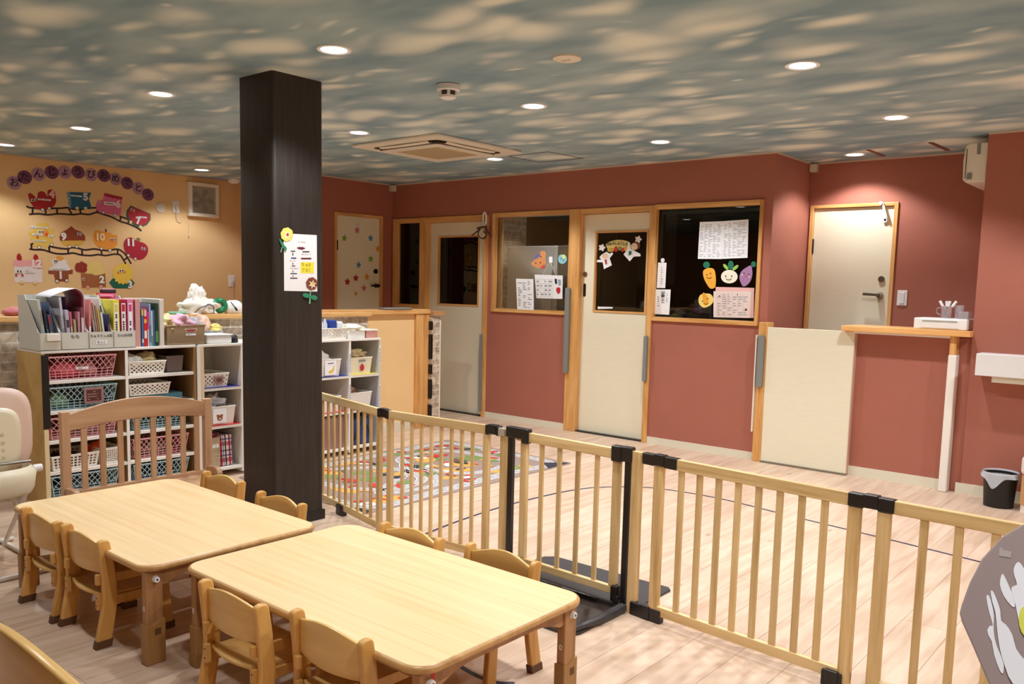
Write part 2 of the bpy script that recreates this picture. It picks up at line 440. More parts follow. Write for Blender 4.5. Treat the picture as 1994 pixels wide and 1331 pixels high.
def brick_mat(axis='x'):
    m = bpy.data.materials.new('brick wallpaper'); m.use_nodes = True
    nt = m.node_tree; b = nt.nodes['Principled BSDF']; N = nt.nodes.new; L = nt.links.new
    tc = N('ShaderNodeTexCoord'); sp = N('ShaderNodeSeparateXYZ'); cb = N('ShaderNodeCombineXYZ'); L(tc.outputs['Object'], sp.inputs[0])
    L(sp.outputs['Y' if axis == 'x' else 'X'], cb.inputs['X']); L(sp.outputs['Z'], cb.inputs['Y'])
    bt = N('ShaderNodeTexBrick'); L(cb.outputs[0], bt.inputs['Vector'])
    bt.inputs['Scale'].default_value = 1; bt.inputs['Brick Width'].default_value = 0.17; bt.inputs['Row Height'].default_value = 0.058
    bt.inputs['Mortar Size'].default_value = 0.0045; bt.inputs['Mortar Smooth'].default_value = 0.3; bt.offset = 0.42
    bt.inputs['Color1'].default_value = lin((222, 206, 182)); bt.inputs['Color2'].default_value = lin((176, 158, 138)); bt.inputs['Mortar'].default_value = lin((236, 228, 214))
    n = N('ShaderNodeTexNoise'); n.inputs['Scale'].default_value = 22; n.inputs['Detail'].default_value = 5; L(tc.outputs['Object'], n.inputs['Vector'])
    r = N('ShaderNodeValToRGB'); r.color_ramp.elements[0].position = 0.35; r.color_ramp.elements[0].color = lin((186, 178, 170)); r.color_ramp.elements[1].position = 0.6; r.color_ramp.elements[1].color = (1, 1, 1, 1)
    L(n.outputs['Fac'], r.inputs[0])
    mu = N('ShaderNodeMixRGB'); mu.blend_type = 'MULTIPLY'; mu.inputs[0].default_value = 0.8; L(bt.outputs['Color'], mu.inputs[1]); L(r.outputs[0], mu.inputs[2])
    L(mu.outputs[0], b.inputs['Base Color']); b.inputs['Roughness'].default_value = 0.8
    bp = N('ShaderNodeBump'); bp.inputs['Strength'].default_value = 0.4; bp.inputs['Distance'].default_value = 0.003; bp.invert = True
    L(bt.outputs['Fac'], bp.inputs['Height']); L(bp.outputs[0], b.inputs['Normal'])
    return m
m_ceil = ceiling_mat(); m_floor = floor_mat(); m_brick = brick_mat('x'); m_bricky = brick_mat('y')
m_red = M('terracotta wallpaper', (168, 101, 83), 0.75, var=0.03, vscale=3, bump=0.35, bscale=420)
m_orange = M('apricot wallpaper', (238, 200, 144), 0.75, var=0.02, vscale=3, bump=0.25, bscale=420)
m_cream = M('cream door laminate', (232, 225, 201), 0.45, var=0.02, vscale=14, stretch=(1, 1, 6))
m_base = M('pale baseboard', (222, 216, 196), 0.5)
m_whitetrim = M('white trim', (238, 232, 224), 0.5)
m_trimwood = wood('trim wood', (190, 132, 72), (214, 158, 92), (230, 180, 116), axis=2, rough=0.42)
m_trimwoodx = wood('trim wood x', (190, 132, 72), (214, 158, 92), (230, 180, 116), axis=0, rough=0.42)
m_trimwoody = wood('trim wood y', (196, 142, 84), (220, 170, 106), (236, 190, 128), axis=1, rough=0.42)
m_counter = wood('counter wood', (216, 150, 84), (232, 172, 104), (244, 192, 126), axis=0, rough=0.4)
m_grey = M('grey foam guard', (128, 130, 126), 0.7)
m_black = M('black plastic', (22, 20, 21), 0.42)
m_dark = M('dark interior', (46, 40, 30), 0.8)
m_white = M('white plastic', (236, 236, 236), 0.4)
m_offw = M('off-white plastic', (222, 214, 198), 0.45)
m_metal = M('brushed steel', (150, 146, 140), 0.3, metal=1.0)
m_darkmetal = M('dark metal', (70, 60, 52), 0.4, metal=1.0)
m_paper = M('white paper', (240, 240, 243), 0.6)
m_ink = M('dark print', (45, 45, 52), 0.7)
m_greyink = M('grey print', (140, 140, 148), 0.7)
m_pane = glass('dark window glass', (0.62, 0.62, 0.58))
m_pane_k = glass('window glass', (0.9, 0.9, 0.88))
m_lamp = emit('lamp disc', (1.0, 0.97, 0.92), 9.0)

# ------------------------------------------------------------------ shell
XL, XR, YB, YF = -8.42, 1.6, 6.33, -2.2
YA = 7.06
struct('floor', G().box(XL, XR, YF, 9.2, -0.1, 0), m_floor)
struct('ceiling', G().box(XL-0.1, XR+0.1, YF-0.1, 9.2, ZC, ZC+0.1), m_ceil)
struct('wall_left', G().box(XL-0.12, XL, YF, 5.42, 0, ZC), m_orange)
struct('wall_left_return', G().box(XL-0.12, -7.08, 5.30, 5.42, 0, ZC), m_red)
struct('wall_front', G().box(XL-0.1, XR+0.1, YF-0.12, YF, 0, ZC), m_orange)
struct('wall_right', G().box(XR, XR+0.12, YF, 6.45, 0, ZC), m_orange)

# star-door wall (faces +x)
g = G()
g.box(-7.2, -7.08, 5.42, 5.53, 0, ZC); g.box(-7.2, -7.08, 6.18, 6.45, 0, ZC); g.box(-7.2, -7.08, 5.53, 6.18, 2.04, ZC)
struct('wall_recess', g, m_red)
# back wall with openings
T = 0.12
g = G()
def wseg(x0, x1, z0, z1): g.box(x0, x1, YB, YB+T, z0, z1)
wseg(-7.08, -2.73, 2.035, ZC)
wseg(-7.08, -6.56, 0, 1.06)
wseg(-5.66, -5.59, 0, 2.035); wseg(-5.59, -4.65, 0, 1.08)
wseg(-3.7615, -2.83, 0, 1.08); wseg(-2.83, -2.73, 0, 2.035)
struct('wall_back', g, m_red)
struct('wall_alcove_left', G().box(-2.85, -2.73, YB+T, YA, 0, ZC), m_red)
g = G()
g.box(-2.73, -2.715, YA, YA+0.12, 0, ZC)
g.box(-2.715, -2.02, YA, YA+0.12, 2.055, ZC); g.box(-2.02, -1.16, YA, YA+0.12, 0, ZC)
struct('wall_alcove_back', g, m_red)
g = G(); g.box(-1.28, -1.16, 6.43, YA, 0, ZC); g.box(-1.28, XR, 6.31, 6.43, 0, ZC)
struct('wall_bay', g, m_red)
# half wall carrying the counter
struct('wall_counter', G().box(-2.035, -1.2801, 6.33, 6.43, 0, 1.055), m_red)
# kitchen beyond the windows
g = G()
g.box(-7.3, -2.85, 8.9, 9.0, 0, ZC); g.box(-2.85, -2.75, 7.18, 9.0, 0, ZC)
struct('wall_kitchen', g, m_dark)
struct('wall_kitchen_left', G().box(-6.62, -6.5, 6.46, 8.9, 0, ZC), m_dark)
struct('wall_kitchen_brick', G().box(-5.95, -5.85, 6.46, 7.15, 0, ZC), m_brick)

# thin pale line where walls meet the ceiling
g = G(); z0, z1 = ZC-0.012, ZC
g.box(-7.08, -2.73, YB-0.008, YB, z0, z1); g.box(-2.73, -2.722, YB, YA, z0, z1); g.box(-2.73, -1.28, YA-0.008, YA, z0, z1)
g.box(-1.28, XR, 6.302, 6.31, z0, z1); g.box(-7.08, -7.072, 5.30, YB, z0, z1); g.box(XL, XL+0.008, YF, 5.3, z0, z1)
struct('trim_1', g, M('pale ceiling line', (206, 186, 168), 0.6))
# baseboards
bh, bt_ = 0.058, 0.009
struct('baseboard_back_left', G().box(-5.66, -4.65, YB-bt_, YB, 0, bh), m_base)
struct('baseboard_back_right', G().box(-3.76, -2.775, YB-bt_, YB, 0, bh), m_base)
struct('baseboard_counter', G().box(-2.035, -1.36, 6.33-bt_, 6.33, 0, bh+0.012), m_base)
struct('baseboard_bay', G().box(-1.31, XR, 6.31-bt_, 6.31, 0, bh+0.012), m_base)
struct('baseboard_recess', G().box(-7.08, -7.07, 5.3, 5.53, 0, bh), m_base)
struct('baseboard_partition', G().box(-5.66, -5.645, 4.6, 5.33, 0, 0.085), m_base)

# ------------------------------------------------------------------ frames, windows, doors on the back wall
FY = YB-0.018       # frame front
def frame_x(g, x0, x1, z0, z1, wL, wR, wT, wB, d0=FY, d1=YB+T, m=0):
    if wL: g.box(x0, x0+wL, d0, d1, z0, z1, m)
    if wR: g.box(x1-wR, x1, d0, d1, z0, z1, m)
    if wT: g.box(x0+wL, x1-wR, d0, d1, z1-wT, z1, m+1)
    if wB: g.box(x0+wL, x1-wR, d0, d1, z0, z0+wB, m+1)
    return g
WM = [m_trimwood, m_trimwoodx]
# window 1, narrow dark side light
w1 = struct('window_1', frame_x(G(), -7.06, -6.56, 1.06, 2.03, 0.06, 0.075, 0.05, 0.05), WM, bevel=0.003)
struct('pane', G().box(-7.0, -6.635, YB+0.04, YB+0.046, 1.11, 1.98), m_pane, w1)
# door 1: star door in the recess (faces +x)
g = G(); X0 = -7.08
g.box(X0-0.12, X0+0.015, 5.53, 5.56, 0, 2.05); g.box(X0-0.12, X0+0.015, 6.15, 6.18, 0, 2.05); g.box(X0-0.12, X0+0.015, 5.56, 6.15, 2.02, 2.05, 1)
dr1 = struct('door_1', g, [m_trimwood, m_trimwoody], bevel=0.003)
struct('door_panel', G().box(X0-0.05, X0-0.012, 5.562, 6.148, 0.01, 2.018), m_cream, dr1)
g = G(); g.cyl((X0-0.012, 6.095, 1.455), (X0+0.004, 6.095, 1.455), 0.026, n=20)
struct('lock', g, m_darkmetal, dr1)
g = G(); g.cyl((X0-0.012, 6.1, 1.30), (X0+0.045, 6.1, 1.30), 0.024, 0.018, n=20); g.bar((X0+0.05, 6.11, 1.30), (X0+0.05, 5.99, 1.30), 0.014, 0.02)
struct('door_handle', g, m_darkmetal, dr1, bevel=0.003)
g = G(); g.box(X0+0.0, X0+0.018, 5.555, 5.567, 1.66, 1.76); g.box(X0+0.0, X0+0.018, 5.555, 5.567, 0.3, 0.4)
struct('hinge', g, m_darkmetal, dr1)
g = G(); g.tube([(X0-0.01, 5.83, 1.93), (X0+0.05, 5.84, 1.93), (X0+0.055, 5.845, 1.88), (X0+0.045, 5.83, 1.84)], 0.006, 8); g.tube([(X0+0.01, 5.85, 1.90), (X0+0.05, 5.86, 1.87), (X0+0.03, 5.83, 1.82)], 0.006, 8)
struct('hook', g, m_white, dr1, smooth=True)

def panel_door(name, x0, x1, z1, wx0, wx1, wz0, wz1, y0=YB+0.045, th=0.036):
    g = G()
    g.box(x0, wx0, y0, y0+th, 0.012, z1); g.box(wx1, x1, y0, y0+th, 0.012, z1)
    g.box(wx0, wx1, y0, y0+th, 0.012, wz0); g.box(wx0, wx1, y0, y0+th, wz1, z1)
    return g
# door 2: sliding door with dark glass
dr2 = struct('door_2', frame_x(G(), -6.56, -5.66, 0, 2.03, 0.03, 0.05, 0.055, 0), WM, bevel=0.003)
struct('door_panel', panel_door('d', -6.53, -5.71, 1.972, -6.40, -5.83, 1.125, 1.825), M('pale door laminate', (222, 214, 192), 0.5), dr2)
g = frame_x(G(), -6.41, -5.82, 1.115, 1.835, 0.016, 0.016, 0.016, 0.016, YB+0.038, YB+0.085)
struct('window_frame', g, WM, dr2)
struct('pane', G().box(-6.394, -5.836, YB+0.06, YB+0.065, 1.13, 1.82), m_pane, dr2)
struct('threshold', G().box(-6.53, -5.71, YB+0.0, YB+0.1, 0, 0.011), m_black, dr2)
# window 2: kitchen window on the left
w2 = struct('window_2', frame_x(G(), -5.60, -4.661, 1.075, 2.04, 0.035, 0, 0.04, 0.035), WM, bevel=0.003)
struct('pane', G().box(-5.565, -4.661, YB+0.03, YB+0.036, 1.11, 2.0), m_pane_k, w2)
# door 3: kitchen door
g = frame_x(G(), -4.66, -3.762, 0, 2.04, 0.125, 0.048, 0.045, 0)
dr3 = struct('door_3', g, WM, bevel=0.003)
struct('door_panel', panel_door('d', -4.535, -3.81, 1.99, -4.395, -3.86, 1.125, 1.83, th=0.036), m_cream, dr3)
struct('window_frame', frame_x(G(), -4.405, -3.85, 1.115, 1.84, 0.016, 0.016, 0.016, 0.016, YB+0.038, YB+0.085), WM, dr3)
struct('pane', G().box(-4.389, -3.866, YB+0.06, YB+0.065, 1.13, 1.825), m_pane, dr3)
struct('threshold', G().box(-4.535, -3.81, YB, YB+0.1, 0, 0.011), m_black, dr3)
g = G(); g.cyl((-4.505, YB+0.045, 1.455), (-4.505, YB+0.036, 1.455), 0.022, n=20); struct('lock', g, m_metal, dr3)
g = G(); g.prism([Vector((x, YB+0.046, z)) for x, z in rrect(-4.522, -4.494, 1.25, 1.37, 0.013)], (0, -0.004, 0)); struct('door_handle', g, m_darkmetal, dr3)
# window 3: serving window on the right
w3 = struct('window_3', frame_x(G(), -3.7615, -2.80, 1.065, 2.045, 0.012, 0.03, 0.04, 0.035), WM, bevel=0.003)
struct('pane', G().box(-3.75, -2.83, YB+0.03, YB+0.036, 1.10, 2.005), m_pane, w3)
g = G(); g.box(-3.735, -3.71, YB+0.045, YB+0.07, 1.1, 1.99); g.box(-3.71, -2.83, YB+0.045, YB+0.07, 1.965, 1.99); struct('sash', g, M('aluminium sash', (150, 148, 138), 0.4, metal=0.6), w3)

# half-height sliding gate left of the counter
g = G(); g.box(-2.775, -2.70, 6.285, 6.40, 0, 1.098)
struct('trim_2', g, m_trimwood, bevel=0.004)
gate = thing('half_door', 'cream half-height sliding door panel left of the serving counter', 'door', (-2.37, 6.31, 0))
mk('door_panel', G().box(-2.70, -2.04, 6.285, 6.322, 0.012, 1.062), m_cream, gate, bevel=0.002)
mk('end_strip', G().box(-2.040, -2.034, 6.283, 6.324, 0.012, 1.060), M('pinkish edge strip', (205, 170, 150), 0.5), gate)
mk('floor_track', G().box(-2.70, -2.04, 6.27, 6.283, 0, 0.012), m_metal, gate)
# counter top and end post
ct = thing('counter', 'light wooden counter top on a white batten over the terracotta half wall', 'counter', (-1.69, 6.35, 1.055))
mk('counter_top', G().box(-2.12, -1.275, 6.22, 6.56, 1.066, 1.105), m_counter, ct, bevel=0.004)
mk('batten', G().box(-2.03, -1.40, 6.235, 6.329, 1.052, 1.066), m_whitetrim, ct)
mk('post', G().box(-1.40, -1.36, 6.25, 6.33, 0.94, 1.066), m_trimwood, ct)
g = G(); g.box(-1.405, -1.352, 6.245, 6.331, 0.0, 0.94)
one('corner_guard', g, m_whitetrim, 'white padded corner guard strip down the counter end post', 'guard', bevel=0.008)

def pad(name_lab, x0, x1, z0, z1, y0, y1):
    g = G(); g.prism([Vector((x, y0, z)) for x, z in rrect(x0, x1, z0, z1, min(0.015, (x1-x0)/2.1))], (0, y1-y0, 0))
    return one('foam_guard', g, m_grey, name_lab, 'guard', 'grey foam edge guards', bevel=0.003)
pad('long grey foam guard on the post left of the kitchen door', -4.665, -4.615, 0.54, 1.33, 6.285, FY-0.0005)
pad('short grey foam guard on the jamb right of the kitchen door', -3.81, -3.775, 0.535, 0.935, 6.285, FY-0.0005)
pad('narrow grey foam guard on the jamb right of the grey sliding door', -5.722, -5.695, 0.06, 0.845, 6.285, FY-0.0005)
pad('wide grey foam guard on the post beside the half-height door', -2.765, -2.715, 0.59, 0.998, 6.262, 6.2845)
g = G(); g.box(-2.783, -2.776, 6.262, 6.30, 0.235, 0.998)
one('guard_strip', g, m_whitetrim, 'slim white strip along the post beside the half-height door', 'guard')

# ------------------------------------------------------------------ alcove door, switch, wall unit
g = G(); A0 = YA-0.015
g.box(-2.715, -2.685, A0, YA+0.12, 0, 2.055, 0); g.box(-2.05, -2.02, A0, YA+0.12, 0, 2.055, 0); g.box(-2.685, -2.05, A0, YA+0.12, 2.028, 2.055, 1)
dr4 = struct('door_4', g, WM, bevel=0.003)
struct('door_panel', G().box(-2.683, -2.052, YA+0.01, YA+0.05, 0.01, 2.024), m_cream, dr4)
g = G(); g.cyl((-2.115, YA+0.01, 1.455), (-2.115, YA-0.004, 1.455), 0.024, n=20); struct('lock', g, m_metal, dr4)
g = G(); g.cyl((-2.115, YA+0.01, 1.325), (-2.115, YA-0.045, 1.325), 0.026, 0.02, n=20); g.bar((-2.108, YA-0.05, 1.328), (-2.235, YA-0.05, 1.335), 0.012, 0.022)
struct('door_handle', g, m_metal, dr4, bevel=0.003)
g = G(); g.bar((-2.135, YA-0.03, 2.05), (-2.10, YA-0.03, 1.94), 0.02, 0.018); g.cyl((-2.145, YA-0.015, 2.047), (-2.145, YA-0.05, 2.047), 0.014, n=14)
struct('door_stop', g, m_white, dr4, bevel=0.002)
g = G(); g.cyl((-2.115, YA+0.01, 1.92), (-2.115, YA-0.01, 1.92), 0.020, n=18); g.cyl((-2.115, YA-0.01, 1.92), (-2.115, YA-0.013, 1.92), 0.009, n=14, m=1)
struct('door_viewer', g, [m_white, m_black], dr4)
struct('hinge', G().box(-2.688, -2.676, YA-0.006, YA+0.012, 1.66, 1.78), m_darkmetal, dr4)

sw = thing('light_switch', 'white wide light switch on the alcove wall right of the door', 'switch', (-1.946, YA, 1.25))
mk('plate', G().box(-1.985, -1.91, YA-0.008, YA, 1.25, 1.37), m_white, sw, bevel=0.004)
mk('rocker', G().box(-1.965, -1.93, YA-0.013, YA-0.007, 1.265, 1.355), m_white, sw, bevel=0.003)

au = thing('wall_air_unit', 'cream wall mounted air unit high on the side of the alcove', 'air conditioner', (-1.36, 6.6, 2.09))
g = G()
prof = [(-1.28, 2.09), (-1.40, 2.09), (-1.42, 2.11), (-1.425, 2.24), (-1.415, 2.33), (-1.39, 2.345), (-1.28, 2.345)]
g.prism([Vector((x, 6.33, z)) for x, z in prof], (0, 0.58, 0))
# body side cheek visible from the room
mk('housing', g, m_offw, au, bevel=0.006)
mk('side_vent', G().box(-1.395, -1.365, 6.325, 6.3305, 2.11, 2.15), m_grey, au)
mk('side_vent', G().box(-1.345, -1.325, 6.325, 6.3305, 2.27, 2.34), m_grey, au)
g = G(); g.box(-1.408, -1.404, 6.327, 6.3305, 2.115, 2.31)
mk('seam', g, m_darkmetal, au)

# hatch in the alcove ceiling
cp = Plane('z', ZC)
g = G()
for a in (((1690, 291), (1720, 303)), ((1812, 277), (1846, 292))):
    strip(g, cp, a, 0.03, off=-0.004, th=0.004)
struct('trim_3', g, M('brown hatch edge', (120, 66, 50), 0.6))
g = G(); strip(g, cp, [(1697, 290), (1812, 276)], 0.006, off=-0.003, th=0.003); struct('trim_4', g, M('pale hatch line', (190, 172, 150), 0.6))

# ------------------------------------------------------------------ half-height partitions
struct('wall_partition_orange', G().box(-5.80, -5.66, 4.55, 5.49, 0, 1.06), m_orange)
g = G(); g.box(-5.83, -5.625, 3.8, 5.505, 1.06, 1.10)
cap = struct('trim_5', g, m_trimwoody, bevel=0.004)
struct('trim_6', G().box(-5.82, -5.635, 5.335, 5.50, 0, 1.06), m_trimwood, bevel=0.004)
struct('wall_partition_end', G().box(-5.78, -5.60, 5.50, 5.60, 0, 1.03), m_brick)
struct('trim_7', G().box(-5.82, -5.58, 5.50, 5.66, 1.045, 1.085), wood('end cap wood', (170, 124, 80), (190, 146, 98), (206, 162, 112), axis=1), bevel=0.004)
struct('trim_8', G().box(-5.61, -5.595, 5.60, 5.612, 0, 1.0), m_whitetrim)
g = G()
for z0, z1 in ((0.91, 0.99), (0.64, 0.87), (0.50, 0.59), (0.27, 0.45), (0.08, 0.21)):
    g.box(-5.634, -5.60, 5.490, 5.5115, z0, z1)
one('hinge_strip', g, m_black, 'row of black felt strips down the end of the orange partition', 'strip')
g = G(); g.prism([Vector((-5.70, y, z)) for y, z in [(4.93, 1.101), (5.27, 1.101), (5.27, 1.118), (4.93, 1.118)]], (0.08, 0, 0))
one('foam_guard', g, m_grey, 'grey foam guard lying along the wooden cap of the orange partition', 'guard', 'grey foam edge guards', bevel=0.004)

# brick-faced half wall behind the shelves, with its ledge
struct('wall_partition_brick', G().box(-5.74, -5.56, YF, 4.70, 0, 1.05), m_brick)
struct('trim_9', G().box(-5.80, -5.53, YF, 4.72, 1.05, 1.085), m_trimwoody, bevel=0.004)

# ------------------------------------------------------------------ pillar
m_pillar = M('dark wood-grain wrap', (42, 35, 31), 0.5, var=0.3, vscale=3.0, stretch=(26, 26, 1.3), bump=0.3, bscale=5)
g = G(); g.prism([Vector((x, y, 0.0)) for x, y in rrect(-4.125, -3.812, 2.585, 2.905, 0.022, 5)], (0, 0, ZC))
struct('wall_pillar', g, m_pillar, smooth=True, ang=25)
g = G(); g.box(-4.13, -3.805, 2.58, 2.91, 0, 0.055)
struct('baseboard_pillar', g, M('black skirting', (20, 17, 15), 0.4), bevel=0.002)
# ------------------------------------------------------------------ ceiling downlights
def lamp_power(x, y):
    if y > 6.7: return 0.6
    if y > 6.4: return 0.35
    if y < 2: return 0.9 if x > -1 else 0.5 if x > -2 else 0.4
    return 0.5 if x < -7 else 1.0
lab = {
 (-3.24, 2.53): 'large round downlight just right of the dark pillar top', (-4.84, 2.53): 'round downlight left of the dark pillar top',
 (-6.45, 2.76): 'round downlight in front of the birthday wall', (-7.83, 2.74): 'round downlight at the far left edge of the ceiling',
 (-7.82, 4.49): 'small round downlight just left of the pillar by the wall fan', (-4.84, 4.0): 'round downlight right of the pillar beside the ceiling air conditioner',
 (-3.24, 4.0): 'round downlight in the middle of the ceiling right of the smoke alarm', (-4.84, 5.47): 'small round downlight against the far corner of the ceiling air conditioner',
 (-3.24, 5.47): 'round downlight in front of the kitchen doorway', (-1.62, 4.0): 'largest round downlight on the right side of the ceiling',
 (-4.95, 6.50): 'dim unseen downlight added inside the kitchen to brighten the refrigerator',
 (-1.62, 5.47): 'round downlight in front of the alcove and wall unit', (-2.28, 6.75): 'small round downlight inside the alcove above its door'}
ring_me = disc_me = None
for i, (lx, ly) in enumerate(LAMPS):
    seen = (lx, ly) in lab
    t = thing('downlight', lab.get((lx, ly), 'round recessed ceiling downlight outside the picture'), 'light', (lx, ly, ZC-0.03), 'recessed ceiling downlights')
    if ring_me is None:
        g = G().lathe([(0.068, 0.03), (0.08, 0.03), (0.08, 0.026), (0.074, 0.023), (0.066, 0.026)], n=36)
        a = mk('trim_ring', g, m_white, t, world=False, smooth=True)
        g = G().lathe([(0.066, 0.0292), (0.066, 0.0262), (0.03, 0.0248)], n=36)
        b_ = mk('diffuser', g, m_lamp, t, world=False)
        ring_me, disc_me = a.data, b_.data
    else:
        for nm, me in (('trim_ring', ring_me), ('diffuser', disc_me)):
            o = bpy.data.objects.new(nm, me); COL.objects.link(o); o.parent = t
    ld = bpy.data.lights.new('lamp_light', 'SPOT'); ld.energy = LAMP_W*lamp_power(lx, ly); ld.color = LAMP_COL
    ld.spot_size = math.radians(128); ld.spot_blend = 0.4; ld.shadow_soft_size = 0.05
    lo = bpy.data.objects.new('lamp_light', ld); COL.objects.link(lo); lo.parent = t; lo.location = (0, 0, 0.018)

# ------------------------------------------------------------------ other ceiling things
ac = thing('ceiling_air_conditioner', 'square cream ceiling cassette air conditioner right of the pillar', 'air conditioner', (-4.84, 4.79, ZC-0.045))
g = G()
def sq(r, z, rr=0.03): return [Vector((-4.84+a, 4.79+b, z)) for a, b in rrect(-r, r, -r, r, rr, 4)]
g.prism(sq(0.475, ZC-0.022, 0.02), (0, 0, 0.022))
mk('panel', g, m_offw, ac, bevel=0.008)
def loft(g, a, za, b, zb, ra=0.03, rb=0.03, m=0):
    A = sq(a, za, ra); B = sq(b, zb, rb); n = len(A); g.add(A+B, [tuple(range(n)), tuple(reversed(range(n, 2*n)))]+[(i, (i+1) % n, n+(i+1) % n, n+i) for i in range(n)], m)
g = G(); g.prism(sq(0.365, ZC-0.0235, 0.05), (0, 0, 0.0015)); mk('slot', g, m_darkmetal, ac)
g = G(); loft(g, 0.30, ZC-0.022, 0.325, ZC-0.045, 0.03, 0.04); mk('grille_frame', g, m_offw, ac, bevel=0.006, seg=3)
g = G(); g.prism(sq(0.225, ZC-0.0465, 0.008), (0, 0, 0.0015))
for k in range(19):
    y = 4.79-0.215+k*0.0237; g.box(-4.84-0.215, -4.84+0.215, y, y+0.004, ZC-0.048, ZC-0.0466, 1)
mk('intake_grille', g, [M('beige grille', (196, 176, 140), 0.6), M('grille shade', (170, 150, 118), 0.6)], ac)
for k in range(4):
    a = math.pi/2*k; c, s_ = math.cos(a), math.sin(a)
    def R2(x, y, z): return Vector((-4.84+c*x-s_*y, 4.79+s_*x+c*y, z))
    g = G()
    g.surf(lambda u, v_: R2(-0.27+0.54*u, -0.372+0.045*v_, ZC-0.024-0.012*math.sin(math.pi*v_)-0.004*(1-(2*u-1)**2)), 14, 6)
    mk('louvre', g, m_offw, ac, smooth=True, solid=0.003)
sm = thing('smoke_alarm', 'round white smoke alarm under the middle of the ceiling', 'alarm', (-3.29, 3.33, ZC-0.075))
mk('base', G().lathe([(0.05, 0.075), (0.062, 0.072), (0.063, 0.045), (0.058, 0.04)], (-3.29, 3.33, ZC-0.075), 32), m_white, sm, smooth=True)
mk('sensor_cage', G().lathe([(0.046, 0.042), (0.046, 0.022), (0.04, 0.018)], (-3.29, 3.33, ZC-0.075), 12), M('dark slots', (60, 55, 50), 0.6), sm)
g = G().lathe([(0.043, 0.018), (0.042, 0.006), (0.03, 0.0)], (-3.29, 3.33, ZC-0.075), 32)
for k in range(6): a = k*math.pi/3+0.3; g.box(-3.29+0.046*math.cos(a)-0.006, -3.29+0.046*math.cos(a)+0.006, 3.33+0.046*math.sin(a)-0.006, 3.33+0.046*math.sin(a)+0.006, ZC-0.058, ZC-0.033)
mk('cap', g, m_white, sm, smooth=True)
spk = thing('ceiling_sensor', 'flat round white sensor plate on the ceiling right of centre', 'sensor', (-2.448, 3.26, ZC-0.012))
mk('plate', G().lathe([(0.068, 0.012), (0.066, 0.004), (0.055, 0.0)], (-2.448, 3.26, ZC-0.012), 32), m_offw, spk, smooth=True)
g = G(); scribble(g, Plane('z', ZC), -2.48, -2.41, 3.245, 3.275, 2, off=-0.0126, fill=0.8); mk('print', g, m_greyink, spk)
sm2 = one('smoke_alarm', G().lathe([(0.05, 0.05), (0.06, 0.045), (0.06, 0.02), (0.035, 0.0)], (-8.2, 5.08, ZC-0.05), 24), m_white, 'small white smoke alarm on the ceiling beside the wall fan', 'alarm', smooth=True)
g = G().lathe([(0.03, 0.006), (0.028, 0.0)], (-5.9, 4.35, ZC-0.006), 16)
g = G()
for a, b in (((990, 304), (1068, 295)), ((1068, 295), (1135, 308)), ((1135, 308), (1052, 316)), ((1052, 316), (990, 304))):
    strip(g, cp, [a, b], 0.012, off=-0.003, th=0.003)
struct('trim_10', g, M('hatch frame', (120, 104, 84), 0.5))
for nm, (x, y) in (('small white bracket in the ceiling corner between recess wall and back wall', (-7.05, 6.30)), ('small white bracket in the ceiling corner at the alcove left', (-2.70, 7.03))):
    one('corner_bracket', G().box(x-0.025, x+0.03, y-0.03, y+0.028, ZC-0.075, ZC-0.0125), m_offw, nm, 'bracket', bevel=0.003)
# wall box on the bay wall
ds = thing('wall_dispenser', 'white rectangular box fixed to the terracotta wall at the right edge', 'dispenser', (-0.9, 6.22, 0.76))
mk('cover', G().box(-1.215, -0.55, 6.14, 6.31, 0.825, 0.968), M('white enamel', (228, 226, 226), 0.35), ds, bevel=0.003)
mk('tray', G().box(-1.12, -0.60, 6.165, 6.31, 0.785, 0.825), m_offw, ds, bevel=0.003)
# ------------------------------------------------------------------ furniture materials
m_ttop = wood('table laminate', (238, 202, 150), (244, 211, 160), (249, 220, 172), axis=0, scale=0.6, rough=0.24, ring=0.3, cross=60)
m_tedge = wood('table edge', (178, 132, 80), (196, 150, 94), (208, 164, 106), axis=0, rough=0.3)
m_tleg = wood('table leg wood', (150, 106, 66), (170, 124, 80), (186, 140, 94), axis=2, rough=0.4)
m_boot = M('tan plastic boot', (166, 124, 72), 0.42)
m_chair = wood('chair beech', (196, 142, 72), (214, 160, 86), (228, 178, 102), axis=2, scale=0.9, rough=0.3, cross=14)
m_chairx = wood('chair ply', (206, 160, 92), (220, 176, 106), (232, 192, 122), axis=0, scale=0.6, rough=0.28, cross=16)
m_rubber = M('brown rubber', (98, 66, 40), 0.6)
m_pine = wood('pine', (190, 154, 100), (216, 182, 126), (230, 200, 148), axis=2, scale=1.0, rough=0.5, cross=24)
m_pinex = wood('pine rail', (194, 158, 104), (218, 186, 130), (232, 204, 152), axis=0, scale=0.8, rough=0.5, cross=30)
m_bench = wood('crib beech', (182, 140, 104), (198, 156, 120), (212, 172, 136), axis=1, scale=0.7, rough=0.4, cross=18)
m_benchz = wood('crib beech post', (182, 140, 104), (198, 156, 120), (212, 172, 136), axis=2, scale=0.7, rough=0.4, cross=18)

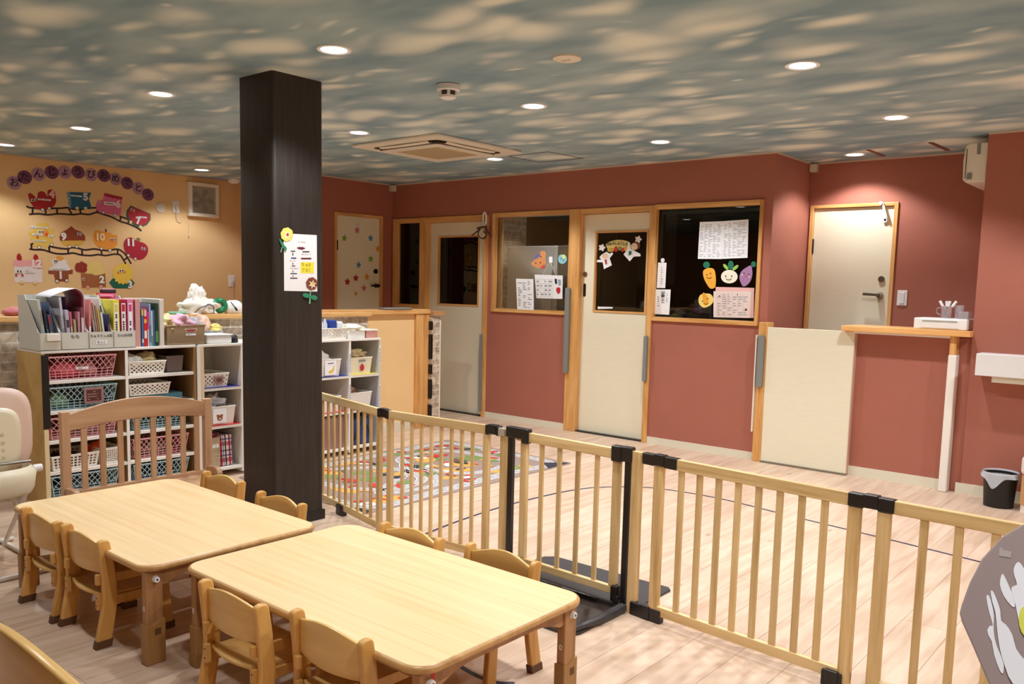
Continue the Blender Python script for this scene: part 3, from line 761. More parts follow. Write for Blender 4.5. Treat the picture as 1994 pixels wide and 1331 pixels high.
# ------------------------------------------------------------------ child tables
def make_table(x0, x1, y0, y1, label, zt=0.36):
    cx, cy = (x0+x1)/2, (y0+y1)/2
    t = thing('child_table', label, 'table', (cx, cy, 0), 'low rectangular wooden tables')
    g = G(); th = 0.024
    pr = [(0.010, 0.0), (0.003, 0.003), (0.0, 0.009), (0.0, 0.016), (0.003, 0.021), (0.010, 0.024)]
    rings = []
    for ins, h in pr: rings.append([Vector((x, y, zt-th+h)) for x, y in rrect(x0+ins, x1-ins, y0+ins, y1-ins, 0.075-ins, 8)])
    n = len(rings[0]); vs = [p for r_ in rings for p in r_]; fs = []
    for k in range(len(rings)-1):
        for i in range(n): fs.append((k*n+i, k*n+(i+1) % n, (k+1)*n+(i+1) % n, (k+1)*n+i))
    g.add(vs, fs, 1)
    # inner top, slightly inset so the edge band shows
    g.add(rings[0], [tuple(reversed(range(n)))], 1); g.add(rings[-1], [tuple(range(n))], 0)
    mk('tabletop', g, [m_ttop, m_tedge], t, smooth=True, ang=50)
    zb = zt-th
    lx = (x0+0.045, x1-0.045); ly = (y0+0.055, y1-0.055)
    for sx, X in ((-1, lx[0]), (1, lx[1])):
        # arched end apron
        pts = [(ly[0]+0.02, zb-0.004), (ly[1]-0.02, zb-0.004), (ly[1]-0.02, zb-0.062)]
        k = 12
        for i in range(k+1):
            u = i/k; y = ly[1]-0.05+(ly[0]+0.05-ly[1]+0.05)*u; e = min(1, min(u, 1-u)*4.2); pts.append((y, zb-0.062+0.03*(1-(1-e)**2)))
        pts.append((ly[0]+0.02, zb-0.062))
        g = G(); g.prism([Vector((X-0.009, y, z)) for y, z in pts], (0.018, 0, 0)); mk('end_apron', g, m_tleg, t, bevel=0.002)
        for sy, Y in ((-1, ly[0]), (1, ly[1])):
            lg = mk('leg', G().box(X-0.016, X+0.016, Y-0.03, Y+0.03, 0.02, zb), m_tleg, t, bevel=0.004)
            bw, bd = 0.0205, 0.036
            g = G(); pts = [(-bd, 0), (bd, 0), (bd, 0.158), (bd*0.5, 0.158), (bd*0.1, 0.150), (-bd*0.45, 0.142), (-bd*0.7, 0.142), (-bd, 0.148)]
            g.prism([Vector((X-bw, Y+a*1, z)) for a, z in pts], (2*bw, 0, 0)); mk('leg_boot', g, m_boot, lg, bevel=0.004)
            g = G(); g.box(X+sx*bw-0.001, X+sx*bw+0.001, Y-0.004, Y+0.018, 0.105, 0.128); mk('boot_plug', g, m_rubber, lg)
            g = G(); xs = X+sx*0.016; g.cyl((xs, Y+0.004, zb-0.032), (xs+sx*0.014, Y+0.004, zb-0.032), 0.0125, 0.0095, n=20); g.cyl((xs+sx*0.014, Y+0.004, zb-0.032), (xs+sx*0.0146, Y+0.004, zb-0.032), 0.004, n=10, m=1)
            mk('bolt_cap', g, [m_white, m_ink], lg, smooth=True)
            g = G(); text(g, '0', Vector((X, Y-0.0305, 0.20)), Vector((1, 0, 0)), Vector((0, 0, 1)), Vector((0, -1, 0)), 0.026, bold=0.0006); mk('height_mark', g, m_white, lg)
            # folding brace
            g = G(); g.tube([(X-sx*0.02, Y-sy*0.03, zb-0.075), (X-sx*0.05, Y-sy*0.05, zb-0.055), (X-sx*0.09, Y-sy*0.07, zb-0.04), (X-sx*0.13, Y-sy*0.08, zb-0.008)], 0.005, 8)
            mk('folding_brace', g, m_metal, lg, smooth=True)
    for Y in (ly[0]+0.02, ly[1]-0.02):
        mk('side_apron', G().box(lx[0]+0.02, lx[1]-0.02, Y-0.008, Y+0.008, zb-0.045, zb), m_tleg, t)
    return t
t1 = make_table(-3.90, -2.715, 1.318, 2.062, 'low wooden table on the left, nearest the slatted bench')
t2 = make_table(-2.67, -1.475, 1.425, 2.166, 'low wooden table on the right, pushed against its twin, nearest the gate')
g = G(); g.box(-1.505, -1.5035, 1.49, 1.505, 0.305, 0.33)
o = mk('red_tape', g, M('red tape', (200, 50, 36), 0.5), t2); o['label'] = 'small red tape under the near corner'

# ------------------------------------------------------------------ child chairs (local: back at -y, front to +y)
HW = 0.152
def prof_post():
    # back leg/post side profile (y,z)
    back = [(-0.150, 0.0), (-0.140, 0.06), (-0.124, 0.14), (-0.118, 0.20), (-0.122, 0.28), (-0.130, 0.36), (-0.134, 0.395)]
    front = [(-0.090, 0.395), (-0.084, 0.36), (-0.074, 0.28), (-0.068, 0.20), (-0.072, 0.14), (-0.086, 0.06), (-0.098, 0.0)]
    B = [(p.x, p.y) for p in catmull([(a, b, 0) for a, b in back], 3, closed=False)]
    top = [(-0.112+0.022*math.cos(math.radians(a)), 0.395+0.013*math.sin(math.radians(a))) for a in range(160, 10, -30)]
    F = [(p.x, p.y) for p in catmull([(a, b, 0) for a, b in front], 3, closed=False)]
    return B+top+F
def make_chair(name, label, cat, loc, group):
    t = thing(name, label, cat, (0, 0, 0), group)
    pp = prof_post()
    for s_ in (-1, 1):
        x = s_*HW
        g = G(); g.prism([Vector((x-0.0115, y, z)) for y, z in pp], (0.023, 0, 0))
        lg = mk('leg', g, m_chair, t, bevel=0.005, seg=3, smooth=True, ang=60)
        g = G(); g.hexa([(x-0.014, -0.1535, 0), (x+0.014, -0.1535, 0), (x+0.014, -0.0955, 0), (x-0.014, -0.0955, 0), (x-0.014, -0.1475, 0.030), (x+0.014, -0.1475, 0.030), (x+0.014, -0.0885, 0.030), (x-0.014, -0.0885, 0.030)])
        mk('foot_cap', g, m_rubber, lg, bevel=0.002)
        g = G(); g.hexa([(x-0.0115, 0.095, 0), (x+0.0115, 0.095, 0), (x+0.0115, 0.145, 0), (x-0.0115, 0.145, 0), (x-0.0115, 0.082, 0.262), (x+0.0115, 0.082, 0.262), (x+0.0115, 0.124, 0.262), (x-0.0115, 0.124, 0.262)])
        lf = mk('leg', g, m_chair, t, bevel=0.005)
        g = G(); g.box(x-0.014, x+0.014, 0.091, 0.148, 0, 0.028); mk('foot_cap', g, m_rubber, lf, bevel=0.002)
        xi = x-s_*0.018
        # seat side rail with arched underside, upper side rail
        pts = [(-0.115, 0.184), (0.10, 0.180), (0.10, 0.132), (0.05, 0.144), (-0.02, 0.150), (-0.07, 0.142), (-0.115, 0.130)]
        g = G(); g.prism([Vector((xi-0.0065, y, z)) for y, z in pts], (0.013, 0, 0)); mk('seat_rail', g, m_chair, t, bevel=0.002)
        pts = [(-0.118, 0.272), (0.10, 0.262), (0.10, 0.232), (-0.118, 0.236)]
        g = G(); g.prism([Vector((xi-0.0065, y, z)) for y, z in pts], (0.013, 0, 0)); mk('arm_rail', g, m_chair, t, bevel=0.002)
        g = G(); xb = x-s_*0.0215
        g.box(xb-0.010, xb+0.010, -0.132, -0.116, 0.234, 0.274); mk('corner_block', g, m_chair, t, bevel=0.003)
        g = G(); g.box(xb-0.010, xb+0.010, -0.130, -0.114, 0.140, 0.200)
        for z in (0.155, 0.185): g.cyl((xb, -0.130, z), (xb, -0.1308, z), 0.003, n=8, m=1)
        mk('corner_block', g, [m_chair, m_ink], t, bevel=0.0)
    # curved plywood back
    def bk(u, v_):
        x = -HW+0.0115+(2*HW-0.023)*u; a = math.sin(math.pi*u)
        zt = 0.381 + 0.027*(0.5-0.5*math.cos(2*math.pi*u))**0.6; zb = 0.277 - 0.006*a
        z = zb+(zt-zb)*v_; lean = -0.103-0.02*(z-0.26)
        return Vector((x, lean-0.020*a, z))
    g = G(); g.surf(bk, 21, 7); mk('backrest', g, m_chairx, t, solid=0.011, bevel=0.003, smooth=True, ang=60)
    def st(u, v_):
        x = -HW+0.022+(2*HW-0.044)*u; a = math.sin(math.pi*u)
        return Vector((x, -0.108-0.022*a+(0.225+0.022*a)*v_, 0.190-0.006*math.sin(math.pi*v_)))
    g = G(); g.surf(st, 15, 8); mk('seat', g, m_chairx, t, solid=0.012, bevel=0.004, smooth=True, ang=60)
    for c in t.children: c.location = (0, 0, 0)
    t.location = loc; t.scale = (1, 1, 0.975)
    return t
GC = 'small wooden chairs at the low tables'
ch = make_chair('child_chair', 'farthest left small wooden chair tucked under the near side of the left table', 'chair', (-3.517, 1.418, 0), GC)
PI = math.pi
dup(ch, (-3.160, 1.430, 0), 0, 'small wooden chair, back to the camera, beside the near leg of the left table', GC)
dup(ch, (-2.232, 1.470, 0), 0, 'small wooden chair, back to the camera, at the near left of the right table', GC)
dup(ch, (-1.822, 1.520, 0), 0, 'nearest small wooden chair at the bottom centre under the right table', GC)
dup(ch, (-3.615, 2.050, 0), PI, 'small wooden chair across the left table, left of the dark pillar', GC)
dup(ch, (-3.085, 2.010, 0), PI, 'small wooden chair across the left table, directly in front of the dark pillar', GC)
dup(ch, (-2.318, 2.070, 0), PI, 'small wooden chair across the right table at its left end before the fence', GC)
dup(ch, (-1.893, 2.110, 0), PI, 'small wooden chair across the right table in front of the black gate post', GC)

# bigger chair in the near left corner of the picture
bc = thing('wooden_chair', 'larger wooden chair back cut off by the bottom left corner of the picture', 'chair', (-1.74, 0.48, 0))
def bk2(u, v_):
    x = -2.02+0.56*u; a = math.sin(math.pi*u); zt = 0.585+0.055*a; z = 0.36+(zt-0.36)*v_
    return Vector((x, 0.632-0.03*a-0.03*(z-0.36), z))
mk('backrest', G().surf(bk2, 25, 8), m_chairx, bc, solid=0.022, bevel=0.006, seg=3, smooth=True, ang=60)
for s_, X in ((-1, -2.03), (1, -1.45)):
    g = G(); g.prism([Vector((X-0.016, y, z)) for y, z in [(0.63, 0), (0.60, 0.3), (0.60, 0.41), (0.615, 0.43), (0.64, 0.43), (0.655, 0.41), (0.66, 0.3), (0.70, 0)]], (0.032, 0, 0)); mk('leg', g, m_chair, bc, bevel=0.006)
    mk('leg', G().box(X-0.016, X+0.016, 0.27, 0.32, 0, 0.33), m_chair, bc, bevel=0.005)
    mk('seat_rail', G().box(X-0.010, X+0.010, 0.31, 0.61, 0.25, 0.31), m_chair, bc, bevel=0.003)
mk('seat', G().box(-2.01, -1.47, 0.265, 0.61, 0.31, 0.33), m_chairx, bc, bevel=0.006)

# ------------------------------------------------------------------ slatted wooden bench between table and shelves (faces +x)
bn = thing('slatted_bench', 'wooden bench with arched slatted back between the left table and the shelves', 'bench', (-4.3, 2.15, 0))
BX = -4.42; y0b, y1b = 1.765, 2.545
for y in (y0b, y1b): mk('post', G().box(BX-0.018, BX+0.018, y-0.022, y+0.022, 0, 0.655), m_benchz, bn, bevel=0.004)
g = G(); P_ = []
for i in range(25):
    u = i/24; P_.append((y0b+0.02+(y1b-y0b-0.04)*u, 0.640+0.058*math.sin(math.pi*u)))
P_ += [(y1b-0.02-(y1b-y0b-0.04)*i/24, 0.557+0.028*math.sin(math.pi*i/24)) for i in range(25)]
g.prism([Vector((BX-0.011, y, z)) for y, z in P_], (0.022, 0, 0)); mk('top_rail', g, m_bench, bn, bevel=0.003)
mk('bottom_rail', G().box(BX-0.011, BX+0.011, y0b+0.02, y1b-0.02, 0.20, 0.245), m_bench, bn, bevel=0.003)
for y in (1.858, 1.952, 2.045, 2.137, 2.225, 2.312, 2.398, 2.480):
    mk('slat', G().box(BX-0.007, BX+0.007, y-0.0145, y+0.0145, 0.24, 0.575+0.02*math.sin(math.pi*(y-y0b)/(y1b-y0b))), m_benchz, bn, bevel=0.002)
mk('seat', G().box(BX+0.018, BX+0.31, y0b+0.02, y1b-0.02, 0.205, 0.225), m_bench, bn, bevel=0.004)
for y in (y0b, y1b):
    g = G(); pts = [(BX+0.0, 0.0), (BX+0.0, 0.30)] ; pr = [(BX+0.018, 0.27), (BX+0.09, 0.275), (BX+0.125, 0.268), (BX+0.14, 0.24), (BX+0.125, 0.21), (BX+0.018, 0.205)]
    g.prism([Vector((x, y-0.016, z)) for x, z in pr], (0, 0.032, 0)); mk('armrest', g, m_bench, bn, bevel=0.008, seg=3)
    mk('leg', G().box(BX+0.25, BX+0.285, y-0.018, y+0.018, 0, 0.206), m_benchz, bn, bevel=0.004)

# ------------------------------------------------------------------ wooden safety fence and gate
m_blk = M('fence clamp plastic', (28, 23, 23), 0.35)
def fence_panel(a, b, label, n, sw=0.0125, pw=0.021, zt=0.68, zb=0.03, posts=(0.042, 0.042), ends=(True, True), name='safety_fence', foot=None):
    """a, b: plan points"""
    a = Vector((*a, 0)); b = Vector((*b, 0)); d = (b-a); L_ = d.length; ang = math.atan2(d.y, d.x)
    t = thing(name, label, 'fence', (0, 0, 0), 'pine safety fence panels')
    D = 0.011; rh = 0.044
    mk('top_rail', G().box(0, L_, -D, D, zt-rh, zt), m_pinex, t, world=False, bevel=0.003)
    mk('bottom_rail', G().box(0, L_, -D, D, zb, zb+rh*0.9), m_pinex, t, world=False, bevel=0.003)
    for x in (posts[0]/2, L_-posts[1]/2):
        mk('post', G().box(x-pw, x+pw, -D-0.001, D+0.001, zb-0.02, zt-rh), m_pine, t, world=False, bevel=0.003)
    for k in range(n):
        x = posts[0] + (L_-posts[0]-posts[1])*(k+1)/(n+1)
        mk('slat', G().box(x-sw, x+sw, -0.006, 0.006, zb+rh*0.9, zt-rh), m_pine, t, world=False, bevel=0.002)
    t.location = a; t.rotation_euler = (0, 0, ang)
    return t
FZ = 0.68
f1 = fence_panel((-4.24, 3.125), (-3.335, 2.915), 'pine fence panel seen steeply from the end behind the dark pillar', 10, 0.010, 0.018)
f2 = fence_panel((-3.285, 2.912), (-2.605, 2.955), 'pine fence panel in front of the play mat, between the pillar panel and the gate', 8, 0.0095, 0.017)
f4 = fence_panel((-1.685, 2.91), (-0.862, 2.84), 'long pine fence panel right of the gate in front of the half-height door', 8)
f5 = fence_panel((-0.808, 2.835), (-0.02, 2.80), 'pine fence panel running off the right edge behind the grey board', 6)
# gate: fixed frame posts, black uprights, opening leaf
gt = thing('safety_gate', 'wooden gate leaf between black metal uprights in the fence', 'gate', (-2.1, 2.93, 0))
GY = 2.955; GY2 = 2.925
mk('side_post', G().box(-2.536, -2.487, GY-0.012, GY+0.012, 0, FZ-0.005), m_pine, gt, bevel=0.003)
mk('side_post', G().box(-1.798, -1.755, GY2-0.013, GY2+0.013, 0.0, FZ), m_pine, gt, bevel=0.003)
mk('upright', G().box(-2.485, -2.458, GY-0.014, GY+0.008, 0.031, FZ-0.02), m_blk, gt, bevel=0.002)
mk('upright', G().box(-1.830, -1.806, GY2-0.014, GY2+0.010, 0.031, FZ-0.03), m_blk, gt, bevel=0.002)
def gl(x): return GY+(GY2-GY)*(x+2.46)/(0.63)
g = G(); g.bar((-2.44, gl(-2.44), FZ-0.025), (-1.86, gl(-1.86), FZ-0.025), 0.022, 0.044); mk('top_rail', g, m_pinex, gt, bevel=0.003)
g = G(); g.bar((-2.40, gl(-2.40), 0.072), (-1.85, gl(-1.85), 0.072), 0.022, 0.034); mk('bottom_rail', g, m_pinex, gt, bevel=0.003)
for x in (-2.392, -1.875):
    mk('leaf_post', G().box(x-0.018, x+0.018, gl(x)-0.0115, gl(x)+0.0115, 0.09, FZ-0.046), m_pine, gt, bevel=0.003)
for k in range(4):
    x = -2.392+0.517*(k+1)/5
    mk('slat', G().box(x-0.011, x+0.011, gl(x)-0.006, gl(x)+0.006, 0.088, FZ-0.046), m_pine, gt, bevel=0.002)
g = G(); g.bar((-2.495, GY-0.004, FZ-0.012), (-2.36, gl(-2.36)-0.004, FZ-0.012), 0.036, 0.05); g.bar((-2.40, gl(-2.4)-0.004, FZ-0.03), (-2.36, gl(-2.36)-0.004, FZ-0.03), 0.034, 0.05); mk('hinge_cap', g, m_blk, gt, bevel=0.006, seg=3)
g = G(); g.bar((-1.895, gl(-1.895)-0.004, FZ-0.022), (-1.845, gl(-1.845)-0.004, FZ-0.022), 0.038, 0.066); g.bar((-1.845, GY2-0.004, FZ-0.018), (-1.795, GY2-0.004, FZ-0.018), 0.036, 0.062); mk('latch', g, m_blk, gt, bevel=0.005, seg=3)
g = G(); g.box(-1.868, -1.838, GY2-0.03, GY2+0.015, 0.035, 0.10); g.cyl((-1.845, GY2-0.02, 0.03), (-1.845, GY2-0.02, 0.06), 0.012, n=12); mk('lower_latch', g, m_blk, gt, bevel=0.003)
# threshold base: rear mat plate and raised front ramp
bs = thing('gate_base', 'dark plastic base plate lying under the gate', 'base', (-2.12, 2.88, 0))
m_base_dk = M('dark grey plastic', (52, 47, 49), 0.45)
g = G(); g.prism([Vector((x, y, 0)) for x, y in [(-2.47, 2.98), (-2.47, 3.22), (-2.43, 3.26), (-1.80, 3.27), (-1.78, 3.25), (-1.78, 2.99)]], (0, 0, 0.012)); mk('rear_mat', g, m_base_dk, bs, bevel=0.003)
g = G(); g.box(-2.46, -1.80, 2.90, 2.985, 0, 0.03)
mk('threshold', g, M('charcoal plastic', (44, 40, 42), 0.4), bs, bevel=0.006)
g = G(); g.prism([Vector((x, y, 0)) for x, y in rrect(-2.45, -1.80, 2.55, 2.905, 0.05)], (0, 0, 0.010)); mk('front_mat', g, M('brown black mat', (46, 36, 33), 0.35), bs, bevel=0.003)
g = G(); P_ = [(-1.815, 2.90), (-1.812, 2.72), (-1.83, 2.585), (-1.88, 2.555), (-2.38, 2.555), (-2.43, 2.60), (-2.44, 2.90)]
g.tube([(x, y, 0.012) for x, y in P_], [0.030, 0.024, 0.018, 0.016, 0.016, 0.016, 0.018], 8, flat=0.8); mk('raised_rim', g, M('grey black rim', (62, 60, 62), 0.4), bs, smooth=True)
g = G(); g.box(-2.15, -1.93, 2.885, 2.90, 0.0305, 0.0315); scribble(g, Plane('z', 0.0316), -2.14, -1.94, 2.888, 2.898, 1, off=0, m=1, fill=0.8); mk('warning_label', g, [m_black, m_greyink], bs)
# clamps that join the panels
def clamp(x, y, z, ang, lab, L_=0.13, hgt=0.046, foot=False):
    c, s_ = math.cos(ang), math.sin(ang); g = G()
    def b_(u0, u1, v0, v1, z0, z1):
        P8 = [(u0, v0, z0), (u1, v0, z0), (u1, v1, z0), (u0, v1, z0), (u0, v0, z1), (u1, v0, z1), (u1, v1, z1), (u0, v1, z1)]
        g.hexa([(x+c*u-s_*v_, y+s_*u+c*v_, z+w_) for u, v_, w_ in P8])
    h = L_/2
    b_(-h, -0.022, -0.016, 0.016, 0, hgt); b_(0.022, h, -0.016, 0.016, 0, hgt); b_(-0.024, 0.024, -0.019, 0.014, 0.004, hgt+0.004)
    return one('fence_clamp', g, m_blk, lab, 'clamp', 'black fence clamps', bevel=0.004, seg=3)
clamp(-3.31, 2.912, FZ-0.043, -0.1, 'black plastic clamp on the fence corner nearest the pillar', 0.09)
clamp(-2.585, 2.955, FZ-0.043, 0.05, 'black plastic clamp on the rail left of the gate', 0.085)
g = G(); g.box(-2.55, -2.50, GY-0.02, GY-0.013, FZ-0.04, FZ-0.006)
clamp(-1.66, 2.910, FZ-0.043, -0.09, 'black plastic clamp on the rail just right of the gate', 0.165)
clamp(-0.83, 2.838, FZ-0.043, -0.07, 'black plastic clamp joining the two panels on the right', 0.15)
clamp(-1.70, 2.911, 0.0, -0.09, 'black plastic clamp at floor level right of the gate', 0.15, 0.055)
clamp(-0.92, 2.838, 0.0, -0.07, 'black plastic floor clamp at the bottom edge of the picture', 0.07, 0.055)
clamp(-3.80, 3.02, 0.0, -0.2, 'black plastic floor foot of the fence beside the pillar', 0.08, 0.06)
g = G(); g.box(-2.545, -2.505, GY-0.019, GY+0.013, FZ-0.040, FZ-0.002)
one('rail_sleeve', g, M('clear grey plastic', (176, 168, 150), 0.3), 'greyish plastic sleeve between two black clamps left of the gate', 'sleeve', bevel=0.004)
g = G(); g.box(-3.83, -3.72, 3.12, 3.17, 0, 0.012); one('floor_stopper', g, m_blk, 'flat black foot on the floor behind the slats by the pillar', 'stopper', bevel=0.004)

# ------------------------------------------------------------------ floor tape and play mat
g = G(); fl = Plane('z', 0.0)
pts = catmull([(-1.73, 2.11, 0), (-1.9, 2.07, 0), (-2.6, 2.25, 0), (-3.02, 2.62, 0), (-3.19, 3.14, 0), (-3.256, 3.85, 0), (-3.19, 4.50, 0), (-3.0, 4.80, 0), (-2.79, 4.925, 0), (-2.40, 4.965, 0), (-1.98, 4.90, 0)], 8, closed=False)
strip(g, fl, [(p.x, p.y) for p in pts], 0.018, off=0.0003, th=0.0008, px=False)
strip(g, fl, [(-1.83, 4.875), (-1.30, 4.80), (-0.87, 4.73), (-0.3, 4.63)], 0.018, off=0.0003, th=0.0008, px=False)
one('floor_tape', g, M('navy tape', (28, 30, 66), 0.5), 'thin navy tape line curving across the plank floor', 'tape')

mc = [M('mat taupe', (150, 130, 120), 0.85), M('mat road', (170, 166, 168), 0.85), M('mat road line', (245, 243, 240), 0.85), M('mat green', (112, 138, 76), 0.85), M('mat orange', (226, 160, 76), 0.85), M('mat red', (196, 52, 40), 0.85), M('mat dark', (46, 44, 58), 0.85), M('mat olive', (92, 92, 66), 0.85)]
g = G(); rx0, rx1, ry0, ry1 = -5.03, -3.70, 3.11, 5.15
g.prism([Vector((x, y, 0.0004)) for x, y in rrect(rx0, rx1, ry0, ry1, 0.04)], (0, 0, 0.004), 0)
def on(pts, z, m): g.prism([Vector((x, y, z)) for x, y in pts], (0, 0, 0.0006), m)
zz = 0.0046
rr = random.Random(11)
def road(P_, w_):
    q = catmull([(x, y, 0) for x, y in P_], 10, closed=True)
    for wd, z, m in ((w_, zz, 2), (w_*0.84, zz+0.0007, 1)):
        strip(g, Plane('z', 0), [(p.x, p.y) for p in q]+[(q[0].x, q[0].y)], wd, off=z, th=0.0006, m=m, px=False)
    for i in range(0, len(q)-1, 1):
        a, b = q[i], q[i+1]
        strip(g, Plane('z', 0), [(a.x, a.y), (a.x+(b.x-a.x)*0.5, a.y+(b.y-a.y)*0.5)], w_*0.08, off=zz+0.0014, th=0.0006, m=2, px=False)
for k in range(40):
    x, y = rr.uniform(rx0+0.12, rx1-0.12), rr.uniform(ry0+0.15, ry1-0.15); m = rr.choice([3, 4, 7, 3, 4])
    on(circ(x, y, rr.uniform(0.05, 0.13), rr.uniform(0.04, 0.09), 14, rr.uniform(0, 3)), zz+0.00002*k, m)
road([(-4.93, 3.22), (-4.4, 3.2), (-3.82, 3.24), (-3.79, 3.8), (-3.82, 4.5), (-3.83, 5.02), (-4.4, 5.05), (-4.92, 5.02), (-4.93, 4.4), (-4.92, 3.8)], 0.085)
road([(-4.75, 3.45), (-4.35, 3.42), (-4.05, 3.6), (-4.1, 3.95), (-4.45, 4.05), (-4.7, 3.85)], 0.075)
road([(-4.7, 4.3), (-4.3, 4.2), (-4.0, 4.35), (-4.02, 4.75), (-4.35, 4.86), (-4.72, 4.75)], 0.075)
road([(-4.0, 3.5), (-3.93, 3.9), (-4.2, 4.12), (-4.55, 4.2), (-4.3, 3.98), (-4.15, 3.7)], 0.06)
for k in range(70):
    x, y = rr.uniform(rx0+0.12, rx1-0.12), rr.uniform(ry0+0.12, ry1-0.12); m = rr.choice([5, 5, 6, 4, 2, 5]); a = rr.uniform(0, 3.1); l, h = rr.uniform(0.025, 0.06), rr.uniform(0.014, 0.03)
    on([(x+math.cos(a)*p-math.sin(a)*q, y+math.sin(a)*p+math.cos(a)*q) for p, q in ((-l, -h), (l, -h), (l, h*0.2), (l*0.4, h), (-l*0.5, h), (-l, h*0.3))], zz+0.0022+0.00002*k, m)
on([(-3.86, 4.98), (-3.72, 5.13), (-3.71, 4.86)], zz+0.003, 6)
on(circ(-3.85, 3.26, 0.05, 0.05, 18), zz+0.003, 2); on(circ(-3.85, 3.26, 0.03, 0.03, 18), zz+0.0037, 1)
one('play_mat', g, mc, 'children\'s town road play mat with grey roads spread on the floor behind the fence', 'rug')

# ------------------------------------------------------------------ waste bin at the right
bn2 = thing('waste_bin', 'round black waste bin with a clear plastic bag liner by the terracotta wall', 'bin', (-1.01, 6.10, 0))
g = G().lathe([(0.0, 0.0), (0.085, 0.0), (0.098, 0.21), (0.101, 0.215), (0.096, 0.215), (0.082, 0.008), (0.0, 0.008)], (-1.01, 6.10, 0), 36)
mk('bucket', g, M('black bin plastic', (20, 19, 20), 0.5), bn2, smooth=True)
def liner(u, v_):
    a = 2*math.pi*u; fl_ = 0.5+0.5*math.sin(3*a+0.6); drop = 0.03+0.07*fl_**3
    if v_ < 0.5: r = 0.088+0.012*(v_/0.5); z = 0.16+0.066*(v_/0.5)
    else: q = (v_-0.5)/0.5; r = 0.104+0.012*math.sin(7*a)*q*0.6+0.012*q; z = 0.226-drop*q
    return Vector((-1.01+r*math.cos(a), 6.10+r*math.sin(a), z))
mk('bag_liner', G().surf(liner, 48, 9, closed_u=True), plastic_clear('bag film', (226, 230, 238), 0.55), bn2, smooth=True)
# tan item at the edge: low cupboard with padded top
sb = thing('low_stool', 'tan box stool with rounded white top at the right edge beside the bin', 'stool', (-0.72, 6.1, 0))
mk('base', G().box(-0.875, -0.60, 6.02, 6.27, 0, 0.05), m_whitetrim, sb)
mk('body', G().box(-0.88, -0.60, 6.01, 6.28, 0.05, 0.235), M('tan board', (196, 146, 96), 0.5), sb, bevel=0.004)
mk('cushion', G().box(-0.89, -0.59, 6.0, 6.29, 0.235, 0.36), M('pinkish white vinyl', (232, 218, 212), 0.4), sb, bevel=0.03, seg=5)
# ------------------------------------------------------------------ shelving along the brick partition (fronts face +x)
XF = -5.10
m_shelfw = M('white shelf board', (236, 232, 224), 0.5)
m_shelfc = M('cream shelf edge', (226, 206, 164), 0.5)
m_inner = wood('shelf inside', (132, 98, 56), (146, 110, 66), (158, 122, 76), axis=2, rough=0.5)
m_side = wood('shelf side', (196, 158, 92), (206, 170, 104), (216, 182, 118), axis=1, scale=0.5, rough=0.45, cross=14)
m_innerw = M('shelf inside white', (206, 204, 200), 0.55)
def cabinet(name, label, y0, y1, z1, divs, shelves, depth, m_out, m_in, m_edge, th=0.018):
    t = thing(name, label, 'shelf', (XF-depth/2, (y0+y1)/2, 0), 'cube shelves along the brick partition')
    xb = XF-depth
    g = G(); g.box(xb, XF, y0, y0+th, 0, z1); mk('side_panel', g, m_out, t, bevel=0.001)
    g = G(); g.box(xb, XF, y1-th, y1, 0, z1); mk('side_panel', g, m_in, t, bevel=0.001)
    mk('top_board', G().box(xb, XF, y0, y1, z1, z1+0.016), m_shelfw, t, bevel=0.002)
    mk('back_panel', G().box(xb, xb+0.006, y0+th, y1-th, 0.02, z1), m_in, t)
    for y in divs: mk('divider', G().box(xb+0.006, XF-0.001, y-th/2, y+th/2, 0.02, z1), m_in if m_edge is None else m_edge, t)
    ys = [y0+th/2]+list(divs)+[y1-th/2]
    for ci, zs in enumerate(shelves):
        for z in zs: mk('shelf_board', G().box(xb+0.006, XF-0.002, ys[ci]+th/2, ys[ci+1]-th/2, z-0.018, z), m_shelfw, t)
    return t
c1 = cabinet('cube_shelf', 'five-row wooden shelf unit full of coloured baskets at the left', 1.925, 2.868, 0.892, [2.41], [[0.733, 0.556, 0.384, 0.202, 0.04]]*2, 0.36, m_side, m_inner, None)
mk('edge_strip', G().box(XF-0.002, XF+0.001, 2.401, 2.419, 0.02, 0.89), m_shelfw, c1)
g = G(); g.box(XF-0.002, XF+0.004, 1.923, 1.962, 0.46, 0.885); a = mk('edge_strip', g, m_black, c1, bevel=0.001); a['label'] = 'black edge strip'
g = G(); g.box(XF-0.002, XF+0.004, 1.925, 1.95, 0.0, 0.455); mk('edge_strip', g, m_shelfc, c1, bevel=0.001)
c2 = cabinet('cube_shelf', 'narrow white shelf unit just left of the pillar', 2.885, 3.52, 0.89, [3.205], [[0.613, 0.354, 0.065]]*2, 0.36, m_shelfc, m_innerw, m_shelfw)
mk('edge_strip', G().box(XF-0.002, XF+0.003, 2.872, 2.898, 0, 0.9), m_shelfw, c2); mk('edge_strip', G().box(XF-0.002, XF+0.003, 2.90, 2.920, 0, 0.89), m_shelfc, c2)
c3 = cabinet('cube_shelf', 'white shelf unit to the right of the pillar behind the fence', 3.54, 4.445, 0.885, [3.845, 4.137], [[0.62, 0.345, 0.06]]*3, 0.36, m_innerw, m_innerw, m_shelfw)
